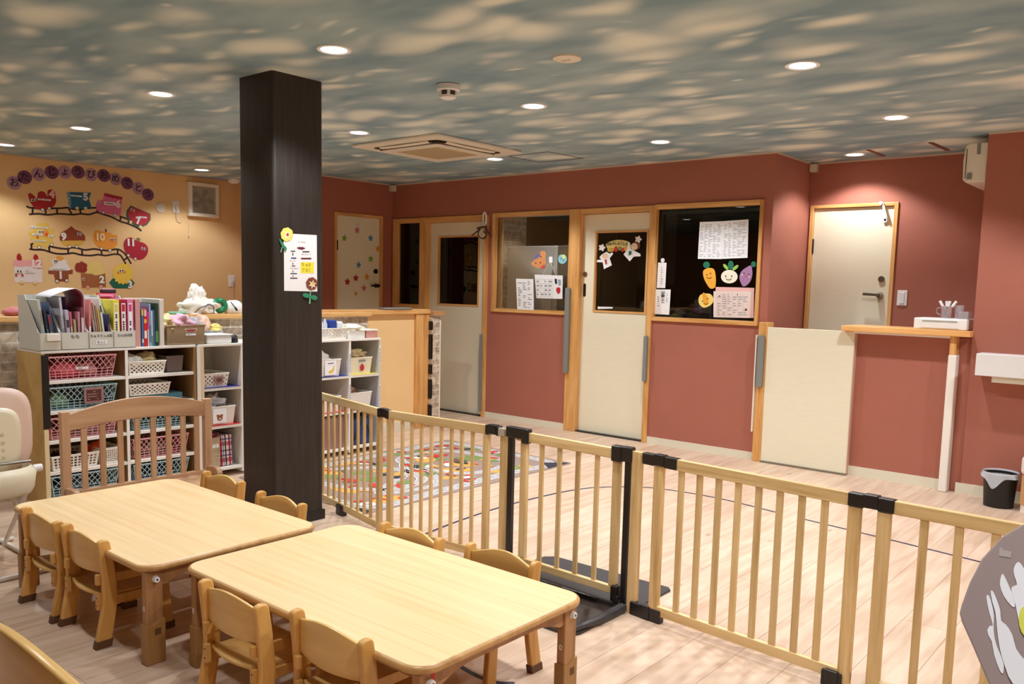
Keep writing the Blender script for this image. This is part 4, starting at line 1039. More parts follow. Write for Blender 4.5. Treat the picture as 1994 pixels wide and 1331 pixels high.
# colored shelf mats
def mat_sheet(y0, y1, z, col, lab): one('shelf_mat', G().box(XF-0.30, XF-0.0005, y0, y1, z+0.0003, z+0.003), col, lab, 'mat')
mb, my, mr_ = M('blue felt', (40, 52, 150), 0.8), M('yellow felt', (232, 216, 96), 0.8), M('red felt', (206, 44, 58), 0.8)
mat_sheet(2.915, 3.19, 0.613, mb, 'blue sheet lining the upper shelf left of the pillar')
mat_sheet(2.915, 3.19, 0.354, mr_, 'red sheet lining the middle shelf left of the pillar')
mat_sheet(3.86, 4.12, 0.62, mb, 'blue sheet lining the shelf under the banana basket')
mat_sheet(4.15, 4.42, 0.62, my, 'yellow sheet lining the shelf under the red fruit basket')
mat_sheet(3.86, 4.12, 0.345, mr_, 'red sheet lining the lower shelf right of the pillar')
mat_sheet(4.15, 4.42, 0.345, mb, 'blue sheet lining the lowest shelf at the right end of the white unit')
# print labels on the dividers
for y, z0, z1 in ((4.137, 0.64, 0.80), (4.437, 0.69, 0.84), (4.437, 0.39, 0.53), (4.137, 0.42, 0.56)):
    g = G().box(XF-0.001, XF+0.0006, y-0.007, y+0.007, z0, z1); r_ = random.Random(int(z0*100)); z = z0+0.01
    while z < z1-0.012:
        g.box(XF+0.0006, XF+0.001, y-0.004, y+0.004, z, z+0.008, 1); z += 0.016
    a = mk('name_strip', g, [m_paper, m_ink], c3)

# ------------------------------------------------------------------ baskets
def lerp(a, b, t): return a+(b-a)*t
def bil(P, s_, t): return lerp(lerp(P[0], P[1], s_), lerp(P[3], P[2], s_), t)
def holes_panel(g, P, nx, ny, sides=4, fill=0.55, stag=False, margin=(0.06, 0.12), m=0, rot=0.0):
    """panel P (bl, br, tr, tl) with real holes"""
    P = [Vector(p) for p in P]; s0, t0 = margin
    n = 8
    def q(a, b, c, d):
        k = len(g.v); g.v += [bil(P, a, b), bil(P, c, b), bil(P, c, d), bil(P, a, d)]; g.f.append([k, k+1, k+2, k+3]); g.mi.append(m)
    q(0, 0, 1, t0); q(0, 1-t0, 1, 1); q(0, t0, s0, 1-t0); q(1-s0, t0, 1, 1-t0)
    ds, dt = (1-2*s0)/nx, (1-2*t0)/ny
    for i in range(nx):
        for j in range(ny):
            a, b = s0+i*ds, t0+j*dt
            if stag and (i+j) % 2: q(a, b, a+ds, b+dt); continue
            outer = [(a+ds*x, b+dt*y) for x, y in ((0, 0), (0.5, 0), (1, 0), (1, 0.5), (1, 1), (0.5, 1), (0, 1), (0, 0.5))]
            if sides == 4: inner = [(a+ds*(0.5+fill*0.5*x), b+dt*(0.5+fill*0.5*y)) for x, y in ((-1, -1), (0, -1), (1, -1), (1, 0), (1, 1), (0, 1), (-1, 1), (-1, 0))]
            else: inner = [(a+ds*(0.5+fill*0.5*math.cos(math.radians(225+45*k))), b+dt*(0.5+fill*0.5*math.sin(math.radians(225+45*k)))) for k in range(8)]
            k = len(g.v); g.v += [bil(P, *p) for p in outer]+[bil(P, *p) for p in inner]
            for e in range(8): g.f.append([k+e, k+(e+1) % 8, k+8+(e+1) % 8, k+8+e]); g.mi.append(m)
def basket_corners(y0, y1, z0, z1, xf, depth, taper):
    b = [Vector((xf-taper, y0+taper, z0)), Vector((xf-taper, y1-taper, z0)), Vector((xf-depth+taper, y1-taper, z0)), Vector((xf-depth+taper, y0+taper, z0))]
    t = [Vector((xf, y0, z1)), Vector((xf, y1, z1)), Vector((xf-depth, y1, z1)), Vector((xf-depth, y0, z1))]
    return b, t
def rim(g, t, r=0.004, m=0):
    c = sum(t, Vector((0, 0, 0)))/4
    g.tube([p+(p-c).normalized()*0.001 for p in t], r, 6, m=m, closed=True)
def basket(label, y0, y1, z0, z1, mat, kind='dots', xf=XF-0.012, depth=0.26, taper=0.012, group='plastic baskets on the shelves', nx=14, ny=4):
    t = thing('basket', label, 'basket', (xf-depth/2, (y0+y1)/2, z0), group)
    b, tp = basket_corners(y0, y1, z0+0.001, z1, xf, depth, taper)
    g = G()
    for i in range(4):
        j = (i+1) % 4; P = [b[i], b[j], tp[j], tp[i]]; L_ = (P[1]-P[0]).length
        k = max(3, round(nx*L_/(y1-y0)))
        if kind == 'dots': holes_panel(g, P, k, ny*2-1, 8, 0.95, True, (0.04, 0.12))
        elif kind == 'grid': holes_panel(g, P, k, ny, 4, 0.62, False, (0.03, 0.1))
        elif kind == 'solid': holes_panel(g, P, 3 if i == 0 else k, ny, 4, 0.0 if i == 0 else 0.6, False, (0.05, 0.1))
        elif kind == 'rib': holes_panel(g, P, 1, 1, 4, 0.0)
        elif kind == 'lattice':
            H = 0.0035; nl = 11 if L_ > 0.3 else 8
            up = 0.40
            def pt(s_, v_): return bil(P, min(max(s_, 0), 1), v_)
            for q in range(nl):
                s0, s1 = q/nl, (q+1)/nl
                for a_, b_ in (((s0), (s0+2.0/nl)), ((s1), (s1-2.0/nl))):
                    for h in range(3):
                        v0, v1 = up+(1-up)*h/3, up+(1-up)*(h+1)/3; e = lambda f: a_+(b_-a_)*f
                        if 0 <= e(h/3) <= 1.001 and 0 <= e((h+1)/3) <= 1.001: g.bar(pt(e(h/3), v0), pt(e((h+1)/3), v1), 0.003, H)
                g.bar(pt(s0, 0), pt(s0, up), 0.003, H)
            for v_ in (0.02, 0.14, 0.27, up): g.bar(pt(0, v_), pt(1, v_), 0.003, H)
            g.bar(P[0], P[3], 0.005, 0.005)
    g.add(b, [(0, 1, 2, 3)])
    mk('body', g, mat, t, fix=False, solid=0.0 if kind == 'lattice' else 0.0025)
    g = G(); rim(g, tp, 0.0048 if kind == 'lattice' else 0.0035); mk('rim', g, mat, t, smooth=True)
    return t
m_pinkp = M('pink plastic', (240, 172, 178), 0.4); m_bluep = M('light blue plastic', (172, 204, 212), 0.4); m_whitep = M('basket white', (238, 232, 222), 0.4)
m_creamp = M('basket cream', (232, 224, 196), 0.4)
LB = dict(kind='lattice', taper=0.02, depth=0.28)
basket('pink lattice basket on the top left shelf of the wooden unit', 1.960, 2.352, 0.735, 0.868, m_pinkp, **LB)
basket('light blue lattice basket with a photo frame on the second left shelf', 1.960, 2.352, 0.558, 0.690, m_bluep, **LB)
basket('pink lattice basket on the third left shelf behind the slatted bench', 1.960, 2.352, 0.386, 0.512, m_pinkp, **LB)
basket('light blue lattice basket on the bottom left shelf behind the bench', 1.960, 2.352, 0.042, 0.168, m_bluep, **LB)
basket('light blue lattice basket on the third right shelf of the wooden unit', 2.445, 2.81, 0.386, 0.512, m_bluep, **LB)
basket('pink lattice basket on the fourth right shelf of the wooden unit', 2.445, 2.81, 0.204, 0.330, m_pinkp, **LB)
basket('light blue lattice basket on the bottom right shelf of the wooden unit', 2.445, 2.81, 0.042, 0.168, m_bluep, **LB)
basket('white square-hole basket on the fourth left shelf with a slot handle', 1.965, 2.235, 0.204, 0.288, m_whitep, kind='grid', nx=12, ny=4)
basket('small white fine-mesh basket beside the square-hole basket on the fourth shelf', 2.245, 2.375, 0.204, 0.300, m_whitep, kind='grid', nx=12, ny=7, depth=0.2)
basket('white dotted basket heaped with towels on the top right shelf of the wooden unit', 2.427, 2.668, 0.735, 0.815, m_whitep, kind='dots', nx=15, ny=3)
basket('white dotted basket standing on a teal box on the second right shelf', 2.427, 2.695, 0.604, 0.675, m_whitep, kind='dots', nx=17, ny=3)
basket('white dotted basket with a brown picture label on the shelf left of the pillar', 2.922, 3.110, 0.617, 0.708, m_whitep, kind='dots', nx=13, ny=3)
bear = basket('white basket with a brown bear picture full of clear bags', 2.935, 3.155, 0.358, 0.482, m_whitep, kind='solid', nx=9, ny=7)
ban = basket('white basket with a banana picture on the shelf right of the pillar', 3.865, 4.058, 0.624, 0.752, m_whitep, kind='solid', nx=9, ny=7)
fru = basket('cream basket with a red fruit picture at the right end of the shelves', 4.155, 4.365, 0.624, 0.752, m_creamp, kind='solid', nx=9, ny=7)
basket('white basket holding brown cloth on the lower shelf of the right end', 4.155, 4.362, 0.349, 0.478, m_whitep, kind='solid', nx=9, ny=7)
basket('white basket behind the fence slats on the red lined shelf', 3.865, 4.058, 0.349, 0.470, m_whitep, kind='solid', nx=9, ny=7)
basket('white dotted basket on top of the shelf unit right of the pillar', 3.86, 4.125, 0.902, 0.985, m_whitep, kind='dots', nx=16, ny=3)
# pictures on basket fronts
PX = Plane('x', XF-0.008)
def pic(t, fn, mats, nm='picture'):
    g = G(); fn(g); return mk(nm, g, mats, t)
m_brownfelt = M('brown felt', (150, 84, 52), 0.8); m_yel = M('banana yellow', (232, 192, 60), 0.6); m_redf = M('fruit red', (190, 28, 52), 0.6)
def rectuv(g, pl, u0, u1, v0, v1, off, m=0, th=0.0008): g.prism([pl.uv(u0, v0)+pl.n*off, pl.uv(u1, v0)+pl.n*off, pl.uv(u1, v1)+pl.n*off, pl.uv(u0, v1)+pl.n*off], pl.n*th, m)
def f_bear(g):
    rectuv(g, PX, 2.985, 3.085, 0.372, 0.470, 0, 0)
    for c in ((3.035, 0.408, 0.020), (3.019, 0.424, 0.008), (3.051, 0.424, 0.008)): cut(g, PX, circ(*c), 0.001+0.0002*c[2]*50, px=False, m=1)
    cut(g, PX, circ(3.035, 0.403, 0.008, 0.006), 0.004, px=False, m=2)
pic(bear, f_bear, [m_paper, m_brownfelt, m_offw])
def f_ban(g):
    rectuv(g, PX, 3.905, 4.01, 0.635, 0.745, 0, 0)
    cut(g, PX, [(3.940, 0.655), (3.962, 0.652), (3.985, 0.668), (3.992, 0.70), (3.986, 0.708), (3.978, 0.685), (3.960, 0.672), (3.942, 0.668)], 0.001, px=False, m=1, smooth=3)
    rectuv(g, PX, 3.93, 3.985, 0.722, 0.727, 0.001, 2)
pic(ban, f_ban, [m_paper, m_yel, m_ink])
def f_fru(g):
    cut(g, PX, circ(4.262, 0.675, 0.020, 0.026), 0.001, px=False, m=1)
    rectuv(g, PX, 4.228, 4.295, 0.722, 0.736, 0.001, 2); cut(g, PX, [(4.256, 0.700), (4.262, 0.71), (4.268, 0.700)], 0.001, px=False, m=3)
pic(fru, f_fru, [m_paper, m_redf, m_grey, M('leaf green', (60, 120, 60), 0.7)])
# framed picture labels hanging on two baskets
for lb, y0, y1, z0, z1 in (('brown framed picture label on the light blue basket of the second shelf', 2.155, 2.27, 0.585, 0.680), ('brown picture label on the dotted basket left of the pillar', 3.0, 3.065, 0.640, 0.690)):
    t = thing('picture_label', lb, 'label', (XF-0.005, (y0+y1)/2, z0), 'picture labels on baskets')
    pl = Plane('x', XF-0.009)
    g = G(); g.prism([pl.uv(u, v_) for u, v_ in rrect(y0, y1, z0, z1, 0.012)], pl.n*0.004); mk('frame', g, M('mauve brown card', (150, 112, 108), 0.6), t, bevel=0.001)
    g = G(); rectuv(g, pl, y0+0.015, y1-0.015, z0+0.014, z1-0.014, 0.004); scribble(g, pl, y0+0.02, y1-0.02, z0+0.018, z1-0.018, 4, off=0.005, m=1, fill=0.8, seed=5); mk('picture', g, [M('dark brown print', (84, 40, 36), 0.6), M('print spots', (176, 130, 110), 0.6)], t)
g = G(); rectuv(g, Plane('x', XF-0.006), 2.115, 2.185, 0.792, 0.806, 0)
scribble(g, Plane('x', XF-0.006), 2.12, 2.18, 0.794, 0.804, 1, m=1)
one('name_label', g, [m_paper, m_ink], 'white name label on the pink basket of the top shelf', 'label')

# things inside the shelves
def soft(name, label, cat, c, size, mat, seed, rough=0.4, group=None, n=4, freq=2.2):
    return one(name, blob(G(), c, size, seed, rough, n, freq=freq), mat, label, cat, group, smooth=True, ang=180, fix=True)
f_white = M('white cloth', (238, 236, 232), 0.9); f_cream = M('cream towel', (226, 210, 158), 0.9); f_pink = M('pink cloth', (226, 178, 196), 0.9); f_brown = M('brown cloth', (150, 108, 92), 0.9)
f_tan = M('tan cloth', (206, 184, 140), 0.9); f_grey = M('grey cloth', (178, 176, 184), 0.9); f_peach = M('peach cloth', (232, 196, 176), 0.9); f_clear = M('clear bag plastic', (206, 206, 210), 0.25)
soft('towel', 'white towel heaped in the dotted basket of the top right shelf', 'towel', (-5.20, 2.49, 0.775), (0.07, 0.06, 0.05), f_white, 1)
soft('towel', 'cream towel behind the white one in the top right shelf basket', 'towel', (-5.23, 2.60, 0.785), (0.06, 0.055, 0.05), f_cream, 2)
soft('plastic_bag', 'clump of clear plastic bags rising from the bear picture basket', 'bag', (-5.23, 3.03, 0.45), (0.07, 0.075, 0.062), f_clear, 3, 0.8, freq=3.2)
soft('towel', 'white cloth spilling over the banana picture basket', 'towel', (-5.20, 3.93, 0.735), (0.06, 0.065, 0.04), f_white, 4, 0.6)
soft('towel', 'tan cloth folded in the red fruit picture basket', 'towel', (-5.22, 4.26, 0.745), (0.08, 0.085, 0.04), f_tan, 5, 0.6, freq=3)
soft('towel', 'brown cloth on top of the lower basket at the right end', 'towel', (-5.2, 4.20, 0.465), (0.05, 0.05, 0.035), f_brown, 6, 0.6)
soft('toy_ball', 'pink rounded toy inside the pink basket of the top shelf', 'toy', (-5.24, 2.09, 0.742), (0.085, 0.09, 0.055), M('toy pink', (236, 100, 120), 0.5), 7, 0.15)
soft('soft_toy', 'pale pink soft toy inside the pink basket of the top shelf', 'toy', (-5.22, 2.22, 0.745), (0.05, 0.05, 0.045), M('toy pale', (222, 168, 160), 0.8), 8, 0.5)
soft('toy_ball', 'pale green toy inside the light blue basket of the second shelf', 'toy', (-5.24, 2.05, 0.565), (0.06, 0.06, 0.05), M('toy green', (150, 190, 140), 0.5), 9, 0.3)
soft('toy_ball', 'orange toy inside the small fine-mesh basket of the fourth shelf', 'toy', (-5.23, 2.27, 0.232), (0.045, 0.05, 0.062), M('toy orange', (222, 84, 34), 0.5), 10, 0.2)
soft('soft_toy', 'dark toy pile in the white square-hole basket of the fourth shelf', 'toy', (-5.24, 2.09, 0.21), (0.06, 0.075, 0.05), M('toy dark', (60, 36, 30), 0.7), 11, 0.5)
soft('soft_toy', 'grey toys in the pink basket of the third left shelf', 'toy', (-5.24, 2.2, 0.392), (0.06, 0.09, 0.045), M('toy greyish', (150, 130, 124), 0.7), 12, 0.5)
soft('soft_toy', 'grey toys in the light blue basket of the bottom left shelf', 'toy', (-5.24, 2.15, 0.048), (0.06, 0.10, 0.045), M('toy slate', (96, 104, 116), 0.7), 13, 0.5)
soft('soft_toy', 'olive toys in the pink basket of the fourth right shelf', 'toy', (-5.24, 2.62, 0.21), (0.06, 0.09, 0.045), M('toy olive', (120, 112, 84), 0.7), 14, 0.5)
soft('soft_toy', 'navy toys in the light blue basket of the bottom right shelf', 'toy', (-5.24, 2.62, 0.048), (0.06, 0.09, 0.045), M('toy navy', (50, 58, 90), 0.7), 15, 0.5)
one('storage_box', G().box(-5.42, -5.14, 2.43, 2.79, 0.558, 0.602), M('teal box', (70, 128, 148), 0.5), 'flat teal box lying on the second right shelf', 'box', bevel=0.004)
g = G(); holes_panel(g, [(-5.22, 2.69, 0.736), (-5.22, 2.80, 0.736), (-5.2, 2.81, 0.845), (-5.2, 2.68, 0.845)], 1, 1, 4, 0.0)
g = G(); b_, t_ = basket_corners(2.685, 2.80, 0.736, 0.84, -5.14, 0.22, 0.008)
for i in range(4): j = (i+1) % 4; g.add([b_[i], b_[j], t_[j], t_[i]], [(0, 1, 2, 3)])
g.add(b_, [(0, 1, 2, 3)]); one('storage_box', g, M('grey brown bin', (112, 96, 92), 0.5), 'grey brown open bin beside the towel basket on the top right shelf', 'box', solid=0.003)
# wicker box, plaid bag, bag of blue, brown box
m_wick = M('wicker', (186, 166, 136), 0.8, var=0.18, vscale=30, stretch=(1, 1, 3), bump=0.6, bscale=160)
wk = thing('wicker_box', 'beige wicker drawer box on the bottom shelf left of the pillar', 'box', (-5.22, 2.985, 0.066))
mk('body', G().box(-5.38, -5.125, 2.925, 3.045, 0.066, 0.27), m_wick, wk, bevel=0.004)
g = G(); rectuv(g, Plane('x', -5.125), 2.935, 3.035, 0.205, 0.228, 0.0); scribble(g, Plane('x', -5.125), 2.94, 3.03, 0.208, 0.225, 1, m=1); mk('label', g, [m_paper, m_ink], wk)
def plaid():
    m = bpy.data.materials.new('plaid cloth'); m.use_nodes = True; nt = m.node_tree; b = nt.nodes['Principled BSDF']; N = nt.nodes.new; L = nt.links.new
    tc = N('ShaderNodeTexCoord'); sp = N('ShaderNodeSeparateXYZ'); L(tc.outputs['Object'], sp.inputs[0])
    def bands(out, scale, cols):
        mm = N('ShaderNodeMath'); mm.operation = 'MULTIPLY'; mm.inputs[1].default_value = scale; L(out, mm.inputs[0])
        fr = N('ShaderNodeMath'); fr.operation = 'FRACT'; L(mm.outputs[0], fr.inputs[0]); r = N('ShaderNodeValToRGB'); r.color_ramp.interpolation = 'CONSTANT'
        r.color_ramp.elements[0].position = 0; r.color_ramp.elements[0].color = lin(cols[0][1]); r.color_ramp.elements[1].position = cols[1][0]; r.color_ramp.elements[1].color = lin(cols[1][1])
        for p_, c in cols[2:]: e = r.color_ramp.elements.new(p_); e.color = lin(c)
        L(fr.outputs[0], r.inputs[0]); return r
    W_, R_, B_, K_ = (236, 232, 230), (190, 40, 66), (60, 80, 150), (40, 34, 50)
    a = bands(sp.outputs['Y'], 16, [(0, W_), (0.3, R_), (0.5, W_), (0.62, B_), (0.7, W_), (0.85, K_)]); c = bands(sp.outputs['Z'], 9, [(0, W_), (0.25, R_), (0.5, W_), (0.6, B_), (0.7, W_), (0.9, K_)])
    mx = N('ShaderNodeMixRGB'); mx.blend_type = 'MULTIPLY'; mx.inputs[0].default_value = 0.8; L(a.outputs[0], mx.inputs[1]); L(c.outputs[0], mx.inputs[2]); L(mx.outputs[0], b.inputs['Base Color']); b.inputs['Roughness'].default_value = 0.9
    return m
g = G(); g.hexa([(-5.36, 3.05, 0.067), (-5.135, 3.055, 0.067), (-5.135, 3.15, 0.067), (-5.36, 3.15, 0.067), (-5.35, 3.05, 0.27), (-5.15, 3.05, 0.275), (-5.15, 3.152, 0.285), (-5.35, 3.15, 0.28)])
one('cloth_bag', g, plaid(), 'red white and blue plaid bag on the bottom shelf left of the pillar', 'bag', bevel=0.012, seg=3)
soft('towel', 'crimson cloth on top of the wicker box', 'towel', (-5.24, 2.99, 0.268), (0.09, 0.055, 0.03), M('crimson cloth', (150, 40, 56), 0.9), 16, 0.6)
g = G(); g.hexa([(-5.36, 4.16, 0.061), (-5.13, 4.16, 0.061), (-5.13, 4.40, 0.061), (-5.36, 4.40, 0.061), (-5.34, 4.17, 0.29), (-5.16, 4.17, 0.27), (-5.16, 4.39, 0.27), (-5.34, 4.39, 0.29)])
bb = one('cloth_bag', g, M('navy cloth', (48, 66, 112), 0.8), 'navy blue bag with black straps on the bottom right shelf behind the fence', 'bag', bevel=0.03, seg=3)
g = G(); g.tube([(-5.125, 4.20, 0.10), (-5.12, 4.24, 0.2), (-5.14, 4.28, 0.285)], 0.006, 6); g.tube([(-5.125, 4.36, 0.12), (-5.12, 4.33, 0.2), (-5.14, 4.28, 0.285)], 0.006, 6); mk('strap', g, m_black, bb)
one('storage_box', G().box(-5.38, -5.13, 3.87, 4.10, 0.061, 0.31), M('dusty rose board', (150, 110, 104), 0.7), 'dusty rose box on the bottom shelf behind the fence slats', 'box', bevel=0.004)

# ------------------------------------------------------------------ on top of the shelf units
ZT = 0.9085
m_file = M('light grey card', (212, 210, 200), 0.55)
def file_box(label, y0, y1, txt=None, sub=None):
    t = thing('file_box', label, 'file box', (XF-0.17, (y0+y1)/2, ZT), 'grey magazine file boxes')
    xf, xb = XF+0.0, XF-0.30; th = 0.003
    side = [(xb, ZT), (xf, ZT), (xf, ZT+0.100), (xf-0.02, ZT+0.105), (xb+0.10, ZT+0.312), (xb, ZT+0.312)]
    g = G()
    for y in (y0+0.001, y1-0.001-th): g.prism([Vector((x, y, z)) for x, z in side], (0, th, 0))
    g.box(xf-th, xf, y0+th, y1-th, ZT, ZT+0.100); g.box(xb, xb+th, y0+th, y1-th, ZT, ZT+0.312); g.box(xb, xf, y0+th, y1-th, ZT, ZT+th)
    mk('box_body', g, m_file, t)
    if txt:
        pl = Plane('x', xf); g = G(); text(g, txt, pl.uv((y0+y1)/2, ZT+0.075)+pl.n*0.0004, pl.u, pl.v, pl.n, 0.026 if len(txt) < 4 else 0.0185, bold=0.0003); mk('lettering', g, m_greyink if False else M('faint print', (96, 96, 100), 0.7), t)
    if sub:
        g = G(); rectuv(g, pl, (y0+y1)/2-0.033, (y0+y1)/2+0.033, ZT+0.028, ZT+0.050, 0.0002)
        text(g, sub, pl.uv((y0+y1)/2, ZT+0.039)+pl.n*0.0014, pl.u, pl.v, pl.n, 0.018, m=1); mk('name_label', g, [m_paper, m_ink], t)
    return t
fb = file_box('leftmost grey file box with an empty label holder at the end of the shelf', 1.920, 2.035)
g = G(); g.box(XF+0.0005, XF+0.012, 1.955, 2.03, ZT+0.055, ZT+0.095); mk('label_holder', g, m_whitetrim, fb, bevel=0.002)
file_box('grey file box marked with two hiragana letters beside the label holder box', 2.037, 2.190, 'もも')
file_box('grey file box with a small white label below its longer lettering', 2.192, 2.335, 'ちゅうりっぷ組', 'ちっく')
file_box('rightmost grey file box holding three labelled ring binders', 2.337, 2.472, 'たんぽぽ組')
def slab(name, label, cat, y, th, z0, h, x0, x1, tilt, mats, group=None, parts=None, lean=0.0):
    """upright book/folder: bottom centre y, tilted in the y-z plane"""
    c, s_ = math.cos(tilt), math.sin(tilt)
    def T(u, v_, x): return Vector((x, y+u*c-v_*s_, z0+u*s_*0+v_*c+abs(th/2*s_)+ (u*s_)))
    g = G(); g.hexa([T(-th/2, 0, x0), T(-th/2, 0, x1), T(th/2, 0, x1), T(th/2, 0, x0), T(-th/2, h, x0), T(-th/2, h, x1), T(th/2, h, x1), T(th/2, h, x0)])
    if parts: parts(g, T)
    return one(name, g, mats, label, cat, group)
def C_(r, g_, b): return M('c%d_%d_%d' % (r, g_, b), (r, g_, b), 0.5)
def spine(z0, z1, w_, m=1, rows=0, m2=2):
    def f(g, T, x1=None):
        pass
    return f
def book(label, y, th, h, col, tilt, x1=XF-0.03, z0=ZT+0.004, bars=(), group='papers and booklets in the file boxes', name='booklet', cat='booklet', dep=0.20):
    mats = [C_(*col)]+[C_(*b[2]) for b in bars]
    def P_(g, T):
        for i, (a, b, c) in enumerate(bars):
            g.hexa([T(-th*0.4, h*a, x1), T(-th*0.4, h*a, x1+0.0006), T(th*0.4, h*a, x1+0.0006), T(th*0.4, h*a, x1), T(-th*0.4, h*b, x1), T(-th*0.4, h*b, x1+0.0006), T(th*0.4, h*b, x1+0.0006), T(th*0.4, h*b, x1)], i+1)
    return slab(name, label, cat, y, th, z0, h, x1-dep, x1, tilt, mats, group, P_)
# box A
book('pale grey folder leaning at the left end of the first file box', 1.966, 0.014, 0.285, (206, 212, 206), 0.12, bars=[(0.5, 0.8, (170, 176, 170))])
book('dark navy clear folder leaning in the first file box', 1.986, 0.012, 0.235, (46, 52, 72), 0.12, bars=[(0.1, 0.5, (96, 110, 130))], x1=XF-0.022)
book('booklet with red and patterned spine leaning in the first file box', 2.003, 0.011, 0.20, (90, 92, 110), 0.12, bars=[(0.75, 0.97, (170, 46, 52)), (0.2, 0.5, (186, 190, 170))], x1=XF-0.018)
book('slim blue edged booklet at the right of the first file box', 2.020, 0.008, 0.27, (70, 84, 128), 0.12, x1=XF-0.035)
# box B
book('grey white folder leaning in the second file box', 2.072, 0.012, 0.30, (204, 204, 212), 0.08, bars=[(0.1, 0.4, (176, 170, 190))])
book('lilac clear folder in the second file box', 2.092, 0.018, 0.225, (196, 186, 204), 0.06, bars=[(0.55, 0.75, (60, 56, 70)), (0.2, 0.3, (226, 150, 190))], x1=XF-0.02)
book('pink spined booklet in the second file box', 2.110, 0.009, 0.215, (208, 110, 130), 0.05, bars=[(0.2, 0.6, (236, 214, 214))], x1=XF-0.02)
book('olive and cream booklet in the second file box', 2.125, 0.012, 0.17, (176, 166, 120), 0.03, bars=[(0.1, 0.3, (120, 80, 60))], x1=XF-0.015)
book('dusty pink folder in the second file box', 2.146, 0.012, 0.215, (196, 140, 156), 0.0, x1=XF-0.02)
book('dark mauve binder with white print in the second file box', 2.166, 0.018, 0.24, (140, 70, 84), 0.0, bars=[(0.12, 0.75, (226, 196, 204))], x1=XF-0.018)
book('deep purple sheet standing at the back of the second file box', 2.120, 0.006, 0.30, (72, 36, 104), 0.05, x1=XF-0.10, dep=0.17)
# curled poster
def curl(u, v_):
    y = 2.185-0.0; q = v_
    # sheet rises, rolls over to the left
    if q < 0.45: py, pz = 2.183, ZT+0.03+q/0.45*0.27
    else:
        a = (q-0.45)/0.55; th_ = a*math.pi*0.72; r = 0.062; py = 2.183-r+r*math.cos(th_) - max(0, a-0.6)*0.22; pz = ZT+0.30+r*0.9*math.sin(th_) - max(0, a-0.6)*0.10
    return Vector((XF-0.27+0.24*u, py, pz))
g = G(); g.surf(curl, 6, 24)
one('poster_sheet', g, M('poster card', (236, 234, 240), 0.5), 'large curled white sheet bulging out of the second file box', 'paper', solid=0.002, smooth=True)
g = G(); g.surf(lambda u, v_: curl(u, v_*0.78)+Vector((0.002, -0.009, -0.006)), 6, 20)
one('poster_sheet', g, M('dark red print', (132, 34, 52), 0.4), 'dark red inner sheet under the curled white one', 'paper', solid=0.002, smooth=True)
# box C
book('salmon and white booklet in the third file box', 2.206, 0.012, 0.285, (222, 130, 130), -0.02, bars=[(0.0, 0.45, (236, 236, 240))], x1=XF-0.02)
book('grey wallet folder leaning in the third file box', 2.250, 0.012, 0.275, (150, 134, 132), 0.12, bars=[(0.1, 0.6, (176, 164, 160))], x1=XF-0.03)
book('beige envelope leaning in the third file box', 2.264, 0.007, 0.27, (196, 164, 140), 0.12, x1=XF-0.03)
book('brown envelope leaning in the third file box', 2.275, 0.007, 0.255, (176, 140, 118), 0.12, x1=XF-0.028)
book('yellow tabbed file leaning in the third file box', 2.286, 0.006, 0.235, (228, 208, 120), 0.12, x1=XF-0.027)
book('white tray edge with an icon leaning in the third file box', 2.301, 0.010, 0.295, (232, 232, 234), 0.10, bars=[(0.72, 0.85, (60, 60, 66))], x1=XF-0.03)
book('dark blue and brown booklet at the right of the third file box', 2.320, 0.010, 0.20, (36, 40, 90), 0.04, bars=[(0.0, 0.7, (130, 70, 50))], x1=XF-0.015)
# box D: binders
def binder(label, y, col, tab, hgt=0.285):
    def P_(g, T):
        th = 0.036; x1 = XF-0.012
        def r_(a, b, c, d, m): g.hexa([T(a, c, x1), T(a, c, x1+0.0005*m), T(b, c, x1+0.0005*m), T(b, c, x1), T(a, d, x1), T(a, d, x1+0.0005*m), T(b, d, x1+0.0005*m), T(b, d, x1)], m)
        r_(-0.012, 0.012, 0.02, 0.265, 1); r_(-0.009, 0.009, 0.215, 0.258, 2)
        rr_ = random.Random(int(y*1000)); z = 0.03
        while z < 0.20:
            if rr_.random() < 0.8: r_(-0.006, 0.004, z, z+0.010, 3)
            z += 0.0145
    return slab('ring_binder', label, 'binder', y, 0.036, ZT+0.004, hgt, XF-0.26, XF-0.012, 0.0, [C_(*col), m_paper, C_(*tab), m_ink], 'ring binders in the right file box', P_)
binder('yellow ring binder with a white spine label', 2.362, (234, 222, 70), (226, 206, 110))
binder('crimson ring binder with a white spine label between yellow and pink ones', 2.405, (166, 28, 60), (190, 30, 60))
binder('pink ring binder with a white spine label', 2.447, (226, 130, 170), (206, 70, 130), 0.288)
one('folder', G().box(XF-0.28, XF-0.2705, 2.345, 2.40, ZT+0.03, ZT+0.315), C_(232, 220, 60), 'yellow folder standing behind the yellow binder', 'folder')
def clipb(label, y0, y1, x, z1, col, clipc):
    t = thing('clipboard', label, 'clipboard', (x, (y0+y1)/2, ZT+0.005), 'clipboards in the right file box')
    mk('board', G().box(x, x+0.004, y0, y1, ZT+0.01, z1), C_(*col), t, bevel=0.001)
    yc = (y0+y1)/2
    g = G(); g.box(x+0.004, x+0.008, yc-0.05, yc+0.05, z1-0.028, z1-0.006); g.tube([(x+0.01, yc-0.04, z1-0.004), (x+0.012, yc-0.035, z1-0.018), (x+0.012, yc+0.035, z1-0.018), (x+0.01, yc+0.04, z1-0.004)], 0.003, 6)
    mk('clip', g, C_(*clipc), t)
    return t
clipb('pale pink clipboard with a dark clip, tallest behind the binders', 2.385, 2.478, XF-0.275, ZT+0.352, (222, 164, 176), (60, 50, 56))
clipb('crimson clipboard with a pink clip standing behind the binders', 2.355, 2.468, XF-0.262, ZT+0.325, (190, 40, 70), (226, 150, 170))
